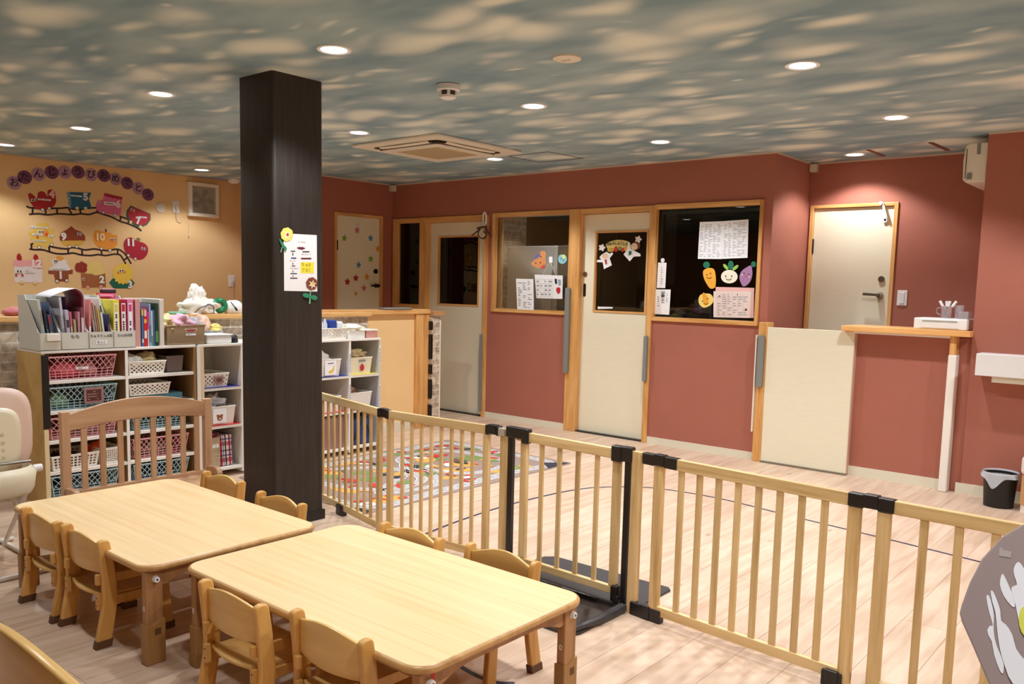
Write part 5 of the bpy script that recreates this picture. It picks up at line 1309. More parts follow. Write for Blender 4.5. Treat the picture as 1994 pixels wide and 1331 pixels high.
# row right of the boxes
book('plain dusty pink folder standing right of the file boxes', 2.492, 0.030, 0.292, (206, 152, 148), 0.0, x1=XF-0.01, z0=ZT, dep=0.22, group='books standing right of the file boxes', name='folder', cat='folder')
GB = dict(group='books standing right of the file boxes', name='picture_book', cat='book', z0=ZT, x1=XF-0.012)
book('blue picture book with a yellow top, first of the thin books', 2.522, 0.013, 0.235, (70, 110, 160), 0.0, bars=[(0.82, 0.98, (226, 200, 90)), (0.1, 0.2, (220, 220, 226))], **GB)
book('red picture book with yellow and white lettering blocks', 2.540, 0.018, 0.235, (206, 30, 30), 0.0, bars=[(0.62, 0.72, (240, 200, 60)), (0.22, 0.42, (240, 230, 226)), (0.80, 0.97, (226, 196, 190))], **GB)
book('thin magenta topped picture book', 2.557, 0.010, 0.215, (222, 60, 150), 0.0, bars=[(0.0, 0.5, (190, 214, 190))], **GB)
book('light blue picture book among the thin books', 2.570, 0.010, 0.265, (140, 170, 206), 0.0, bars=[(0.1, 0.5, (90, 120, 176))], **GB)
book('white and green picture book among the thin books', 2.582, 0.009, 0.22, (200, 214, 196), 0.0, bars=[(0.0, 0.3, (90, 140, 70))], **GB)
book('blue spined picture book next to the dark green one', 2.594, 0.010, 0.225, (70, 96, 170), 0.0, **GB)
book('dark green picture book against the white stand', 2.612, 0.020, 0.268, (24, 60, 36), 0.0, bars=[(0.1, 0.35, (90, 150, 80))], **GB)
st_ = thing('book_stand', 'white plastic book stand holding the thin picture books', 'book stand', (XF-0.13, 2.62, ZT))
mk('end_plate', G().box(XF-0.24, XF-0.005, 2.630, 2.658, ZT, ZT+0.295), M('stand white', (224, 218, 208), 0.5), st_, bevel=0.004)
mk('back_plate', G().box(XF-0.246, XF-0.24, 2.515, 2.658, ZT, ZT+0.295), M('stand white', (224, 218, 208), 0.5), st_, bevel=0.002)
one('picture_book', G().box(XF-0.225, XF-0.22, 2.528, 2.60, ZT+0.01, ZT+0.285), C_(206, 170, 110), 'tan cover with a printed square behind the thin books', 'book')
# tan ribbed basket with towels
tb = basket('tan ribbed storage basket heaped with pink checked cloth', 2.678, 2.940, ZT+0.001, 1.034, M('tan ribbed plastic', (168, 146, 116), 0.5), kind='rib', taper=0.008, depth=0.24, xf=XF-0.012)
g = G()
for k in range(9): z = ZT+0.012+k*0.0082; g.box(XF-0.0195, XF-0.0135, 2.69, 2.93, z, z+0.004)
mk('ribs', g, M('tan ribbed plastic', (168, 146, 116), 0.5), tb)
pl = Plane('x', XF-0.012)
g = G(); cut(g, pl, [(2.795, 1.012), (2.885, 1.012), (2.872, 0.990), (2.808, 0.990)], 0.0, px=False, m=0, th=0.002); cut(g, pl, [(2.803, 1.008), (2.877, 1.008), (2.866, 0.994), (2.814, 0.994)], 0.002, px=False, m=1); mk('handle', g, [m_offw, C_(170, 60, 76)], tb)
g = G(); rectuv(g, pl, 2.805, 2.875, 0.968, 0.982, 0.0); scribble(g, pl, 2.81, 2.85, 0.970, 0.980, 1, m=1, off=0.001); mk('name_label', g, [m_paper, m_ink], tb)
soft('towel', 'cream striped towel at the left of the tan basket heap', 'towel', (-5.22, 2.715, 1.02), (0.08, 0.055, 0.045), f_cream, 21, 0.6, 'cloths heaped above the tan basket')
soft('towel', 'pink striped towel on top of the tan basket heap', 'towel', (-5.2, 2.805, 1.02), (0.08, 0.075, 0.05), f_pink, 22, 0.5, 'cloths heaped above the tan basket')
soft('towel', 'red and white checked cloth along the rim of the tan basket', 'towel', (-5.17, 2.82, 1.008), (0.045, 0.10, 0.022), C_(226, 130, 156), 23, 0.5, 'cloths heaped above the tan basket')
soft('towel', 'tan towel drooping over the left rim of the tan basket', 'towel', (-5.16, 2.71, 1.005), (0.04, 0.04, 0.025), C_(206, 176, 130), 24, 0.6, 'cloths heaped above the tan basket')
# on the narrow white unit
lb_ = thing('storage_box', 'white lidded plastic box on the narrow white unit left of the pillar', 'box', (-5.2, 3.055, ZT))
mk('box_body', G().box(-5.29, -5.13, 2.962, 3.148, ZT-0.002, ZT+0.050), m_white, lb_, bevel=0.010, seg=3)
mk('lid', G().box(-5.295, -5.125, 2.956, 3.154, ZT+0.050, ZT+0.060), m_white, lb_, bevel=0.004)
tr = thing('tray', 'thin grey tray carrying cloths behind the white lidded box', 'tray', (-5.36, 3.06, ZT))
mk('tray_body', G().box(-5.44, -5.31, 2.95, 3.19, ZT-0.002, ZT+0.075), C_(186, 190, 196), tr, bevel=0.004)
soft('towel', 'grey and white cloth pile left of the yellow one behind the white box', 'towel', (-5.37, 3.0, ZT+0.07), (0.06, 0.06, 0.055), f_grey, 25, 0.6, 'cloths on the grey tray')
soft('towel', 'peach cloth peak on the grey tray left of the pillar', 'towel', (-5.36, 3.06, ZT+0.07), (0.05, 0.045, 0.065), f_peach, 26, 0.5, 'cloths on the grey tray')
soft('towel', 'yellow cloth on the grey tray next to the pillar', 'towel', (-5.36, 3.15, ZT+0.07), (0.05, 0.05, 0.03), C_(240, 220, 130), 27, 0.5, 'cloths on the grey tray')
soft('soft_toy', 'small black shiny object beside the white lidded box at the pillar', 'object', (-5.17, 3.185, ZT-0.002), (0.03, 0.025, 0.032), m_black, 28, 0.4)
one('strap', G().box(-5.30, -5.295, 3.135, 3.160, ZT+0.105, ZT+0.20), C_(226, 170, 172), 'pink strap standing up in front of the ledge by the pillar', 'strap', bevel=0.002) if False else None
# on the right white unit
bt = thing('plastic_bottle', 'clear bottles and a blue pack in the basket right of the pillar', 'bottle', (-5.2, 3.95, ZT))
for i, (y, r, c) in enumerate(((3.90, 0.022, (206, 210, 216)), (3.95, 0.022, (216, 216, 220)), (3.99, 0.02, (196, 204, 220)))):
    one('plastic_bottle', G().lathe([(r, 0), (r, 0.10), (r*0.5, 0.125), (r*0.5, 0.14)], (-5.22, y, ZT+0.004), 18), C_(*c), ['clear bottle nearest the pillar in the dotted basket', 'clear bottle in the middle of the dotted basket', 'bluish bottle beside the blue pack in the dotted basket'][i], 'bottle', 'bottles in the dotted basket', smooth=True)
bpy.data.objects.remove(bt)
one('wipes_pack', G().box(-5.25, -5.17, 4.015, 4.065, ZT+0.06, ZT+0.135), C_(34, 62, 150), 'dark blue pack in the dotted basket right of the pillar', 'pack', bevel=0.006)
one('wipes_pack', G().box(-5.26, -5.16, 4.067, 4.118, ZT+0.07, ZT+0.125), C_(226, 232, 240), 'white pack beside the blue one in the dotted basket', 'pack', bevel=0.012)
wt = thing('storage_box', 'white open tub with cloths at the right end of the shelf top', 'box', (-5.2, 4.22, ZT))
mk('tub', G().box(-5.30, -5.13, 4.14, 4.31, ZT-0.006, ZT+0.052), m_white, wt, bevel=0.006)
tn = thing('tissue_box', 'small pink patterned box with white lid at the end of the shelf top', 'box', (-5.2, 4.36, ZT))
mk('box_body', G().box(-5.25, -5.125, 4.318, 4.432, ZT-0.006, ZT+0.048), M('dusty pink print', (196, 140, 130), 0.6, var=0.25, vscale=90), tn, bevel=0.002)
mk('lid', G().box(-5.252, -5.123, 4.315, 4.434, ZT+0.048, ZT+0.060), m_whitetrim, tn, bevel=0.002)
soft('towel', 'white and yellow cloths folded in the open tub', 'towel', (-5.21, 4.23, ZT+0.045), (0.08, 0.09, 0.035), C_(238, 234, 214), 29, 0.5)

# ------------------------------------------------------------------ on the ledge behind the shelves
ZL = 1.0855
g = blob(G(), (-5.66, 2.03, ZL), (0.09, 0.10, 0.035), 31, 0.12, 4)
pw = one('cushion', g, M('pink corduroy', (206, 122, 128), 0.9), 'pink and beige cushion lying on the wooden ledge at the left edge', 'cushion', smooth=True, ang=180)
pc = one('plastic_bag', blob(blob(G(), (-5.64, 3.20, ZL), (0.08, 0.13, 0.075), 32, 0.45, 4, freq=2.6), (-5.66, 3.19, ZL+0.065), (0.05, 0.06, 0.085), 33, 0.4, 4, freq=3), M('translucent bag white', (240, 236, 226), 0.45), 'crumpled white plastic bag peaking up on the ledge left of the pillar', 'bag', smooth=True, ang=180)
g = G(); g.tube(catmull([(-5.545, 3.115, ZL+0.01), (-5.54, 3.15, ZL+0.045), (-5.54, 3.19, ZL+0.055), (-5.54, 3.22, ZL+0.07), (-5.54, 3.255, ZL+0.05), (-5.545, 3.26, ZL+0.005)], 5, closed=False), 0.0035, 6)
mk('handle', g, C_(50, 62, 90), pc)
g = G()
cc = Vector((-5.62, 3.352, ZL+0.058)); n1, n2 = 28, 12
def tor(u, v_):
    a, b = 2*math.pi*u, 2*math.pi*v_; R_, r_ = 0.040, 0.022
    return cc + Vector((r_*math.sin(b), (R_+r_*math.cos(b))*math.cos(a), (R_+r_*math.cos(b))*math.sin(a)*0.92))
g.surf(tor, n1, n2+1, closed_u=True); one('toy_ring', g, M('green toy plastic', (24, 128, 84), 0.3), 'glossy green ring shaped toy on the ledge beside the white bag', 'toy', smooth=True, ang=180)
wc = one('storage_case', blob(G(), (-5.64, 3.475, ZL), (0.05, 0.085, 0.062), 35, 0.12, 4), M('case white', (240, 240, 238), 0.4), 'white rounded case with a black buckle on the ledge next to the pillar', 'case', smooth=True, ang=180)
g = G(); g.bar((-5.585, 3.42, ZL+0.085), (-5.575, 3.455, ZL+0.04), 0.003, 0.006); g.bar((-5.576, 3.45, ZL+0.045), (-5.572, 3.465, ZL+0.022), 0.012, 0.012); mk('buckle', g, m_black, wc)
one('towel', G().box(-5.62, -5.56, 2.95, 3.06, ZL, ZL+0.018), C_(120, 190, 160), 'flat mint green cloth on the ledge right of the book stand', 'towel', bevel=0.008, seg=3)

# ------------------------------------------------------------------ high chair at the left edge
m_hc = M('ivory plastic', (232, 222, 196), 0.35); m_hcc = M('pale pink vinyl', (226, 196, 180), 0.5); m_tube = M('white painted tube', (226, 222, 214), 0.35)
hc = thing('high_chair', 'ivory baby rocking high chair with pale pink cushion at the left edge', 'high chair', (-4.35, 1.35, 0))
HX = -4.28
def shell(u, v_):
    # backrest outline in y-z, bulging towards +x
    a = math.pi*2*u; r = v_; y = 1.34+0.235*r*math.copysign(abs(math.cos(a))**0.45, math.cos(a))*(1-0.10*max(0, -math.sin(a))); z = 0.605+0.20*r*math.copysign(abs(math.sin(a))**0.45, math.sin(a))
    return Vector((HX-0.06+0.035*(1-r**3)+0.05*(0.6-z)*1.0, y, z))
mk('backrest_cushion', G().surf(shell, 48, 9, closed_u=True), m_hcc, hc, solid=0.035, smooth=True, ang=180, bevel=0.0)
def shell2(u, v_):
    p = shell(u, v_*0.74); return p+Vector((0.035, 0.0, -0.03))
mk('backrest_shell', G().surf(shell2, 48, 8, closed_u=True), m_hc, hc, solid=0.012, smooth=True, ang=180)
g = G()
for z, w_ in ((0.60, 0.016), (0.56, 0.02), (0.525, 0.02), (0.49, 0.02)):
    for y in (1.39, 1.43):
        g.cyl((HX+0.006, y, z), (HX+0.0165, y, z), w_*0.45, n=14)
mk('vent_hole', g, M('ivory shade', (206, 194, 166), 0.5), hc)
g = G(); P_ = [(HX+0.22, 1.36), (HX+0.10, 1.555), (HX-0.05, 1.585), (HX-0.2, 1.56), (HX-0.27, 1.34), (HX-0.2, 1.12), (HX-0.05, 1.09), (HX+0.10, 1.12)]
def ringf(u, v_):
    n = 64; a = 2*math.pi*u; R_x, R_y = 0.175, 0.205; ca, sa = math.cos(a), math.sin(a)
    x = HX-0.03+R_x*math.copysign(abs(ca)**0.7, ca); y = 1.335+R_y*math.copysign(abs(sa)**0.7, sa)
    prof = [(0.0, 0.455), (-0.035, 0.39), (-0.03, 0.35), (0.0, 0.325), (0.014, 0.35), (0.024, 0.42), (0.0, 0.455)]
    k = v_*6; i = min(int(k), 5); f = k-i; d = prof[i][0]*(1-f)+prof[i+1][0]*f; z = prof[i][1]*(1-f)+prof[i+1][1]*f
    lift = 0.075*max(0, (HX-x)/0.25)
    nx, ny = ca, sa
    return Vector((x+nx*d, y+ny*d, z+lift))
mk('seat_shell', G().surf(ringf, 56, 13, closed_u=True), m_hc, hc, smooth=True, ang=180)
mk('seat_pan', G().box(HX-0.17, HX+0.11, 1.16, 1.51, 0.335, 0.36), m_hc, hc, bevel=0.02)
g = G(); g.cyl((HX+0.0, 1.56, 0.42), (HX+0.0, 1.60, 0.42), 0.018, n=18); mk('knob', g, m_white, hc, bevel=0.004)
g = G(); g.cyl((HX+0.03, 1.13, 0.465), (HX+0.03, 1.54, 0.465), 0.007, n=10); mk('bar', g, m_metal, hc, smooth=True)
for y in (1.17, 1.49):
    g = G(); g.tube([(HX-0.13, y, 0.34), (HX+0.18, y, 0.02)], 0.011, 8); mk('leg', g, m_tube, hc, smooth=True)
    g = G(); g.tube([(HX+0.11, y, 0.34), (HX-0.20, y, 0.02)], 0.011, 8); mk('leg', g, m_tube, hc, smooth=True)
    g = G(); g.tube([(HX+0.30, y+0.02, 0.012), (HX-0.3, y+0.02, 0.012)], 0.011, 8); mk('leg', g, m_tube, hc, smooth=True)
for x in (HX+0.30, HX-0.3):
    g = G(); g.tube([(x, 1.13, 0.012), (x, 1.565, 0.012)], 0.011, 8); mk('foot_bar', g, m_tube, hc, smooth=True)
# ------------------------------------------------------------------ birthday wall on the apricot wall
WL = Plane('x', XL)
Z1 = (0, 310, 6.6467); Z2 = (0, 430, 6.6467)
def zp(Z, x, y): return (Z[0]+x/Z[2], Z[1]+y/Z[2])
def wc(Z, x, y, pl=None):
    pl = pl or WL; p = pl.px(*zp(Z, x, y)); return pl.toward(p)
def cardmat(c): return M('card %d %d %d' % c, c, 0.6)
c_lil, c_pur, c_blk, c_wht, c_redc = cardmat((184, 140, 168)), cardmat((124, 70, 110)), cardmat((38, 22, 24)), cardmat((240, 238, 236)), cardmat((186, 30, 44))
letters = 'おたんじょうびおめでとう'
cen = [(183, 305), (320, 232), (495, 193), (670, 168), (838, 165), (1010, 165), (1180, 200), (1342, 210), (1494, 253), (1645, 308), (1787, 375), (1915, 457)]
ordn = ['lowest and leftmost', 'second', 'third', 'fourth', 'fifth', 'sixth', 'seventh', 'eighth', 'ninth', 'tenth', 'eleventh', 'last and lowest right']
for i, (x, y) in enumerate(cen):
    u, v_ = wc(Z1, x, y); col = 'light lilac' if i % 2 == 0 else 'dark purple'
    t = thing('letter_disc', '%s disc, %s from the left in the birthday letter arc' % (col, ordn[i]) if i not in (0, 11) else '%s disc, %s in the birthday letter arc' % (col, ordn[i]), 'wall decoration', WL.uv(u, v_-0.06), 'purple letter discs on the birthday wall')
    g = G(); cut(g, WL, circ(u, v_, 0.061, n=28), 0.0005, 0.0015, px=False); mk('disc', g, c_lil if i % 2 == 0 else c_pur, t)
    g = G(); text(g, letters[i], WL.uv(u, v_)+WL.n*0.0023, WL.u, WL.v, WL.n, 0.085, bold=0.0015); mk('lettering', g, c_blk, t)

def card(lb, Z, layers, num=None, wheels=(), eyes=(), extra=(), wheelcol=(238, 236, 232), name='month_card', dots=()):
    """layers: list of (rgb, pts, smooth)"""
    p0 = layers[0][1]; cx = sum(p[0] for p in p0)/len(p0); cy = max(p[1] for p in p0); u, v_ = wc(Z, cx, cy)
    t = thing(name, lb, 'wall decoration', WL.uv(u, v_), 'paper train cars on the birthday wall')
    off = 0.0006
    for k, (rgb, pts, sm_) in enumerate(layers):
        g = G(); cut(g, WL, pts, off, 0.0012, smooth=sm_, zoom=Z); o = mk('car_body' if k == 0 else 'car_piece', g, cardmat(rgb), t); off += 0.0014
    if wheels:
        for x, y in wheels:
            u, v_ = wc(Z, x, y); g = G(); cut(g, WL, circ(u, v_, 0.016, n=18), off, 0.0012, px=False, m=0); cut(g, WL, circ(u, v_, 0.012, n=18), off+0.0013, 0.0008, px=False, m=1); mk('wheel', g, [cardmat((70, 50, 44)) if wheelcol[2] > 200 else cardmat(wheelcol), cardmat(wheelcol)], t)
    off += 0.0024
    if eyes:
        g = G()
        for x, y in eyes:
            u, v_ = wc(Z, x, y); cut(g, WL, circ(u, v_, 0.011, 0.015, n=16), off, 0.0004, px=False, m=1); cut(g, WL, circ(u+0.002, v_-0.001, 0.0065, 0.010, n=14), off+0.0006, 0.0004, px=False, m=0)
        mx = sum(e[0] for e in eyes)/len(eyes); my_ = sum(e[1] for e in eyes)/len(eyes); u, v_ = wc(Z, mx, my_)
        cut(g, WL, [(u-0.010, v_-0.022), (u, v_-0.030), (u+0.010, v_-0.022), (u, v_-0.025)], off, 0.0004, px=False, m=2)
        mk('face', g, [c_blk, c_wht, c_redc], t)
    for (rgb, x, y, r) in dots:
        u, v_ = wc(Z, x, y); g = G(); cut(g, WL, circ(u, v_, r, n=14), off, 0.0005, px=False); mk('cheek', g, cardmat(rgb), t)
    for (x0, y0, x1, y1) in extra:
        a, b = wc(Z, x0, y0); c, d = wc(Z, x1, y1); g = G(); rectuv(g, WL, a, c, d, b, off, 0, 0.0005); scribble(g, WL, a+0.004, c-0.004, d+0.002, b-0.002, 1 if abs(b-d) < 0.035 else 2, off=off+0.0007, m=1, fill=0.85, seed=int(x0)); mk('name_strip', g, [c_wht, m_ink], t)
    if num:
        s_, x, y, col = num; u, v_ = wc(Z, x, y); g = G(); text(g, s_, WL.uv(u, v_)+WL.n*(off+0.001), WL.u, WL.v, WL.n, 0.092, bold=0.005); mk('number', g, cardmat(col), t)
    return t
W_ = (240, 238, 234)
card('red tulip shaped train car numbered 4', Z1, [((176, 30, 40), [(365, 450), (400, 440), (450, 480), (478, 510), (490, 440), (530, 412), (580, 430), (612, 480), (615, 410), (650, 392), (690, 400), (715, 450), (725, 540), (700, 600), (640, 640), (540, 655), (450, 630), (400, 570), (375, 510)], 3)], ('4', 668, 455, (236, 200, 196)), [(548, 652), (635, 635)], [(413, 530), (455, 525)], [(485, 505, 655, 540)])
card('blue fish streamer shaped train car numbered 5', Z1, [((26, 98, 134), [(865, 422), (1180, 432), (1150, 510), (1190, 640), (900, 635), (880, 560)], 0), ((110, 170, 190), [(865, 422), (903, 424), (918, 560), (915, 635), (900, 635), (880, 560)], 0)], ('5', 1105, 490, (222, 226, 226)), [(997, 633), (1107, 635)], [(888, 525)], [(912, 458, 1060, 490)], wheelcol=(226, 214, 160))
card('pink shop shaped train car numbered 6', Z1, [((228, 112, 160), [(1240, 590), (1262, 535), (1330, 520), (1350, 440), (1582, 492), (1572, 610), (1560, 728), (1400, 710), (1290, 692), (1248, 650)], 0), ((176, 36, 66), [(1350, 436), (1585, 490), (1576, 528), (1550, 510), (1520, 520), (1490, 500), (1455, 508), (1425, 488), (1395, 492), (1365, 470), (1342, 476)], 0)], ('6', 1525, 585, (246, 220, 226)), [(1335, 688), (1482, 722)], [(1295, 568)], [(1345, 545, 1490, 600)])
card('watermelon slice shaped train car numbered 7', Z1, [((76, 92, 76), [(1690, 597), (1945, 705), (1950, 780), (1900, 850), (1830, 880), (1740, 862), (1662, 800), (1628, 730), (1640, 660)], 0), ((190, 38, 54), [(1705, 614), (1932, 708), (1932, 780), (1880, 838), (1820, 852), (1745, 832), (1685, 782), (1655, 720), (1664, 655)], 0)], ('7', 1785, 795, W_), [(1690, 812), (1818, 875)], [(1700, 650), (1735, 665)], [(1790, 735, 1895, 765)], wheelcol=(240, 226, 150))
card('yellow flower shaped train car covered with white name strips', Z2, [((232, 196, 92), [(470, 45), (540, 25), (625, 38), (632, 95), (700, 110), (690, 150), (715, 200), (672, 240), (700, 300), (650, 300), (610, 352), (560, 325), (500, 345), (430, 312), (440, 260), (385, 240), (405, 200), (362, 165), (400, 130), (440, 118), (430, 80)], 3), ((240, 150, 70), [(560, 120), (620, 130), (630, 190), (580, 210), (550, 170)], 3)], None, [(505, 340), (665, 305)], [(508, 140), (540, 140)], [(390, 60, 470, 95), (480, 75, 615, 100), (410, 160, 550, 190), (425, 245, 595, 270), (620, 180, 690, 210)], dots=[((226, 90, 40), 600, 172, 0.012), ((220, 80, 60), 480, 208, 0.011)])
card('brown and yellow chestnut shaped train car numbered 9', Z2, [((226, 180, 80), [(772, 200), (800, 250), (1100, 245), (1095, 265), (1060, 310), (990, 337), (890, 337), (820, 312), (778, 262)], 0), ((150, 66, 34), [(768, 210), (790, 150), (860, 112), (925, 66), (965, 108), (1050, 140), (1098, 190), (1103, 252), (775, 254)], 0)], ('9', 822, 205, W_), [(897, 330), (990, 332)], [(1010, 168), (1045, 172)])
card('orange persimmon shaped train car numbered 10', Z2, [((240, 156, 50), [(1232, 122), (1290, 125), (1345, 142), (1430, 155), (1460, 178), (1510, 185), (1522, 260), (1500, 330), (1430, 370), (1330, 366), (1250, 322), (1208, 250), (1205, 170)], 3), ((110, 62, 40), [(1356, 108), (1378, 104), (1382, 142), (1362, 142)], 0)], ('10', 1290, 210, (252, 224, 170)), [(1310, 357), (1420, 380)], [(1442, 240), (1478, 240)])
card('dark red apple shaped train car numbered 11', Z2, [((178, 32, 54), [(1640, 225), (1700, 214), (1750, 245), (1800, 265), (1870, 290), (1915, 350), (1905, 430), (1850, 492), (1780, 502), (1700, 480), (1630, 420), (1600, 340), (1605, 270)], 3), ((120, 120, 84), [(1762, 228), (1785, 215), (1818, 238), (1800, 262), (1768, 250)], 2)], ('11', 1690, 283, W_), [(1658, 445), (1750, 488)], [(1838, 355), (1872, 362)])
card('white and pink strawberry cake shaped train car numbered 12', Z2, [((238, 226, 224), [(185, 575), (545, 575), (548, 780), (535, 795), (200, 792), (186, 775)], 0), ((238, 170, 172), [(165, 545), (185, 510), (240, 500), (330, 512), (430, 505), (530, 512), (552, 560), (535, 592), (470, 585), (400, 580), (290, 588), (180, 582)], 2), ((176, 30, 36), [(248-34, 490), (248-30, 440), (240, 420), (262, 430), (280, 480), (270, 508), (232, 508)], 2), ((176, 30, 36), [(428, 480), (440, 440), (460, 430), (485, 450), (492, 485), (470, 502), (445, 504)], 2)], ('12', 462, 555, (250, 226, 224)), [(275, 790), (447, 800)], [(222, 648), (260, 650)], [(318, 622, 366, 636), (318, 654, 445, 670)], wheelcol=(240, 212, 150), dots=[((190, 50, 50), 205, 697, 0.011), ((190, 50, 50), 285, 700, 0.011)])
card('cupcake shaped train car with an orange on top numbered 1', Z2, [((150, 78, 46), [(622, 643), (942, 630), (940, 685), (885, 690), (885, 780), (720, 785), (695, 690), (625, 685)], 0), ((236, 232, 230), [(668, 530), (690, 490), (750, 498), (840, 500), (868, 560), (898, 610), (890, 640), (645, 637), (660, 600), (690, 575)], 2), ((240, 160, 60), [(722, 470), (765, 450), (822, 475), (800, 505), (770, 520), (742, 500)], 2)], ('1', 780, 705, W_), [(735, 778), (860, 768)], [(702, 517), (728, 517)], [(670, 612, 850, 628)])
card('brown crate shaped train car with cream puff numbered 2', Z2, [((170, 104, 62), [(1045, 680), (1360, 675), (1370, 852), (1060, 868)], 0), ((236, 208, 124), [(1140, 560), (1160, 530), (1210, 513), (1290, 525), (1335, 580), (1350, 640), (1362, 675), (1280, 698), (1230, 704), (1180, 682), (1110, 675)], 2), ((150, 46, 34), [(972, 580), (990, 545), (1030, 540), (1048, 520), (1085, 540), (1122, 560), (1118, 610), (1125, 640), (1080, 668), (1030, 662), (985, 650), (970, 620)], 2)], ('2', 1315, 762, W_), [(1133, 858), (1303, 850)], [(1078, 755)], (), wheelcol=(232, 170, 160), dots=[((200, 40, 70), 1062, 600, 0.008)])
fpts = []
for k in range(64):
    a = 2*math.pi*k/64; r = 132+12*math.cos(16*a); fpts.append((1590+r*math.cos(a)*0.98, 682+r*math.sin(a)))
card('yellow sunflower on green leaves train car numbered 3', Z2, [((28, 104, 82), [(1410, 800), (1460, 738), (1560, 720), (1690, 745), (1744, 800), (1700, 872), (1470, 872)], 0), ((244, 206, 78), fpts, 0)], ('3', 1682, 828, W_), (), [(1550, 643), (1580, 638)], dots=[((220, 110, 60), 1527, 672, 0.010), ((220, 110, 60), 1608, 662, 0.010)])
# ribbon-like railway tracks
def track(lb, Z, lines, ties):
    g = G()
    for ln in lines: strip(g, WL, [(p.x, p.y) for p in catmull([(x, y, 0) for x, y in ln], 3, closed=False)], 0.017, off=0.0002, th=0.0004, zoom=Z)
    for ti in ties: strip(g, WL, ti, 0.017, off=0.0004, th=0.0004, zoom=Z)
    one('paper_track', g, cardmat((52, 26, 26)), lb, 'wall decoration', 'paper railway tracks on the birthday wall')
track('upper dark brown paper railway track under cars 4 to 7', Z1, [[(340, 605), (380, 625), (430, 628), (520, 640), (620, 636), (720, 634), (800, 632), (870, 626), (960, 645), (1050, 645), (1180, 630), (1245, 626)], [(375, 712), (500, 705), (620, 718), (760, 705), (940, 715), (1050, 705), (1150, 714), (1230, 690), (1265, 688), (1350, 716), (1430, 740), (1500, 775), (1560, 805), (1650, 832), (1760, 880), (1832, 928)], [(1545, 735), (1600, 755), (1660, 780), (1740, 830)]], [[(425, 628), (420, 705)], [(590, 640), (592, 712)], [(738, 636), (738, 706)], [(890, 640), (930, 712)], [(1035, 642), (1045, 706)], [(1255, 625), (1262, 690)], [(1565, 742), (1550, 805)], [(1665, 780), (1658, 845)], [(1785, 850), (1770, 895)]])
track('lower dark brown paper railway track under cars 9 to 11', Z2, [[(640, 328), (750, 350), (870, 362), (920, 345), (1000, 350), (1100, 375), (1220, 362), (1300, 375), (1400, 382), (1500, 365), (1560, 380), (1620, 430), (1660, 490), (1698, 555)], [(380, 362), (450, 372), (560, 375), (640, 400), (740, 424), (860, 425), (950, 415), (1050, 440), (1180, 447), (1270, 435), (1370, 447), (1470, 430), (1550, 438), (1590, 490), (1630, 560), (1667, 628)]], [[(405, 290), (408, 368)], [(408, 292), (455, 300), (450, 330)], [(632, 312), (640, 395)], [(880, 365), (884, 424)], [(1060, 375), (1065, 438)], [(1310, 378), (1318, 440)], [(1520, 372), (1526, 432)], [(1600, 508), (1648, 475)]])
# wall fan, cover cap, sockets
wf = thing('wall_fan', 'white square ventilation fan with grey mesh on the apricot wall', 'fan', (XL+0.03, 4.83, 1.985))
g = G(); y0, y1, z0, z1, d = 4.655, 5.0, 1.985, 2.335, 0.055
g.box(XL, XL+d, y0, y1, z0, z0+0.035); g.box(XL, XL+d, y0, y1, z1-0.035, z1); g.box(XL, XL+d, y0, y0+0.04, z0+0.035, z1-0.035); g.box(XL, XL+d, y1-0.035, y1, z0+0.035, z1-0.035)
mk('frame', g, M('fan frame white', (240, 232, 214), 0.4), wf, bevel=0.003)
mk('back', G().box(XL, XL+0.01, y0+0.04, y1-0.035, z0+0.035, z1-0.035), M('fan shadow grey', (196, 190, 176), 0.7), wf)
g = G(); g.cyl((XL+0.012, 4.83, 2.16), (XL+0.03, 4.83, 2.16), 0.035, n=20)
for k in range(5):
    a = 2*math.pi*k/5; c_, s_ = math.cos(a), math.sin(a)
    g.add([(XL+0.015, 4.83+0.03*c_, 2.16+0.03*s_), (XL+0.03, 4.83+0.11*math.cos(a-0.35), 2.16+0.11*math.sin(a-0.35)), (XL+0.022, 4.83+0.125*c_, 2.16+0.125*s_), (XL+0.012, 4.83+0.10*math.cos(a+0.4), 2.16+0.10*math.sin(a+0.4))], [(0, 1, 2, 3)])
mk('fan_blades', g, M('fan blade grey', (160, 154, 142), 0.5), wf)
g = G()
for k in range(24): y = y0+0.045+k*(y1-y0-0.085)/23; g.box(XL+0.036, XL+0.038, y-0.0012, y+0.0012, z0+0.035, z1-0.035)
mk('mesh', g, M('fan mesh', (176, 170, 156), 0.5), wf)
g = G(); g.tube([(XL+0.02, 4.668, 1.985), (XL+0.02, 4.668, 1.80)], 0.0018, 6); g.cyl((XL+0.02, 4.668, 1.80), (XL+0.02, 4.668, 1.775), 0.005, n=8); mk('pull_cord', g, m_whitetrim, wf)
u, v_ = WL.toward(WL.px(311.8, 404))
g = G(); g.cyl((XL, u, v_), (XL+0.012, u, v_), 0.053, 0.048, n=32); one('cover_cap', g, m_offw, 'round white cover plate on the apricot wall beside the letter arc', 'cover plate', smooth=True)
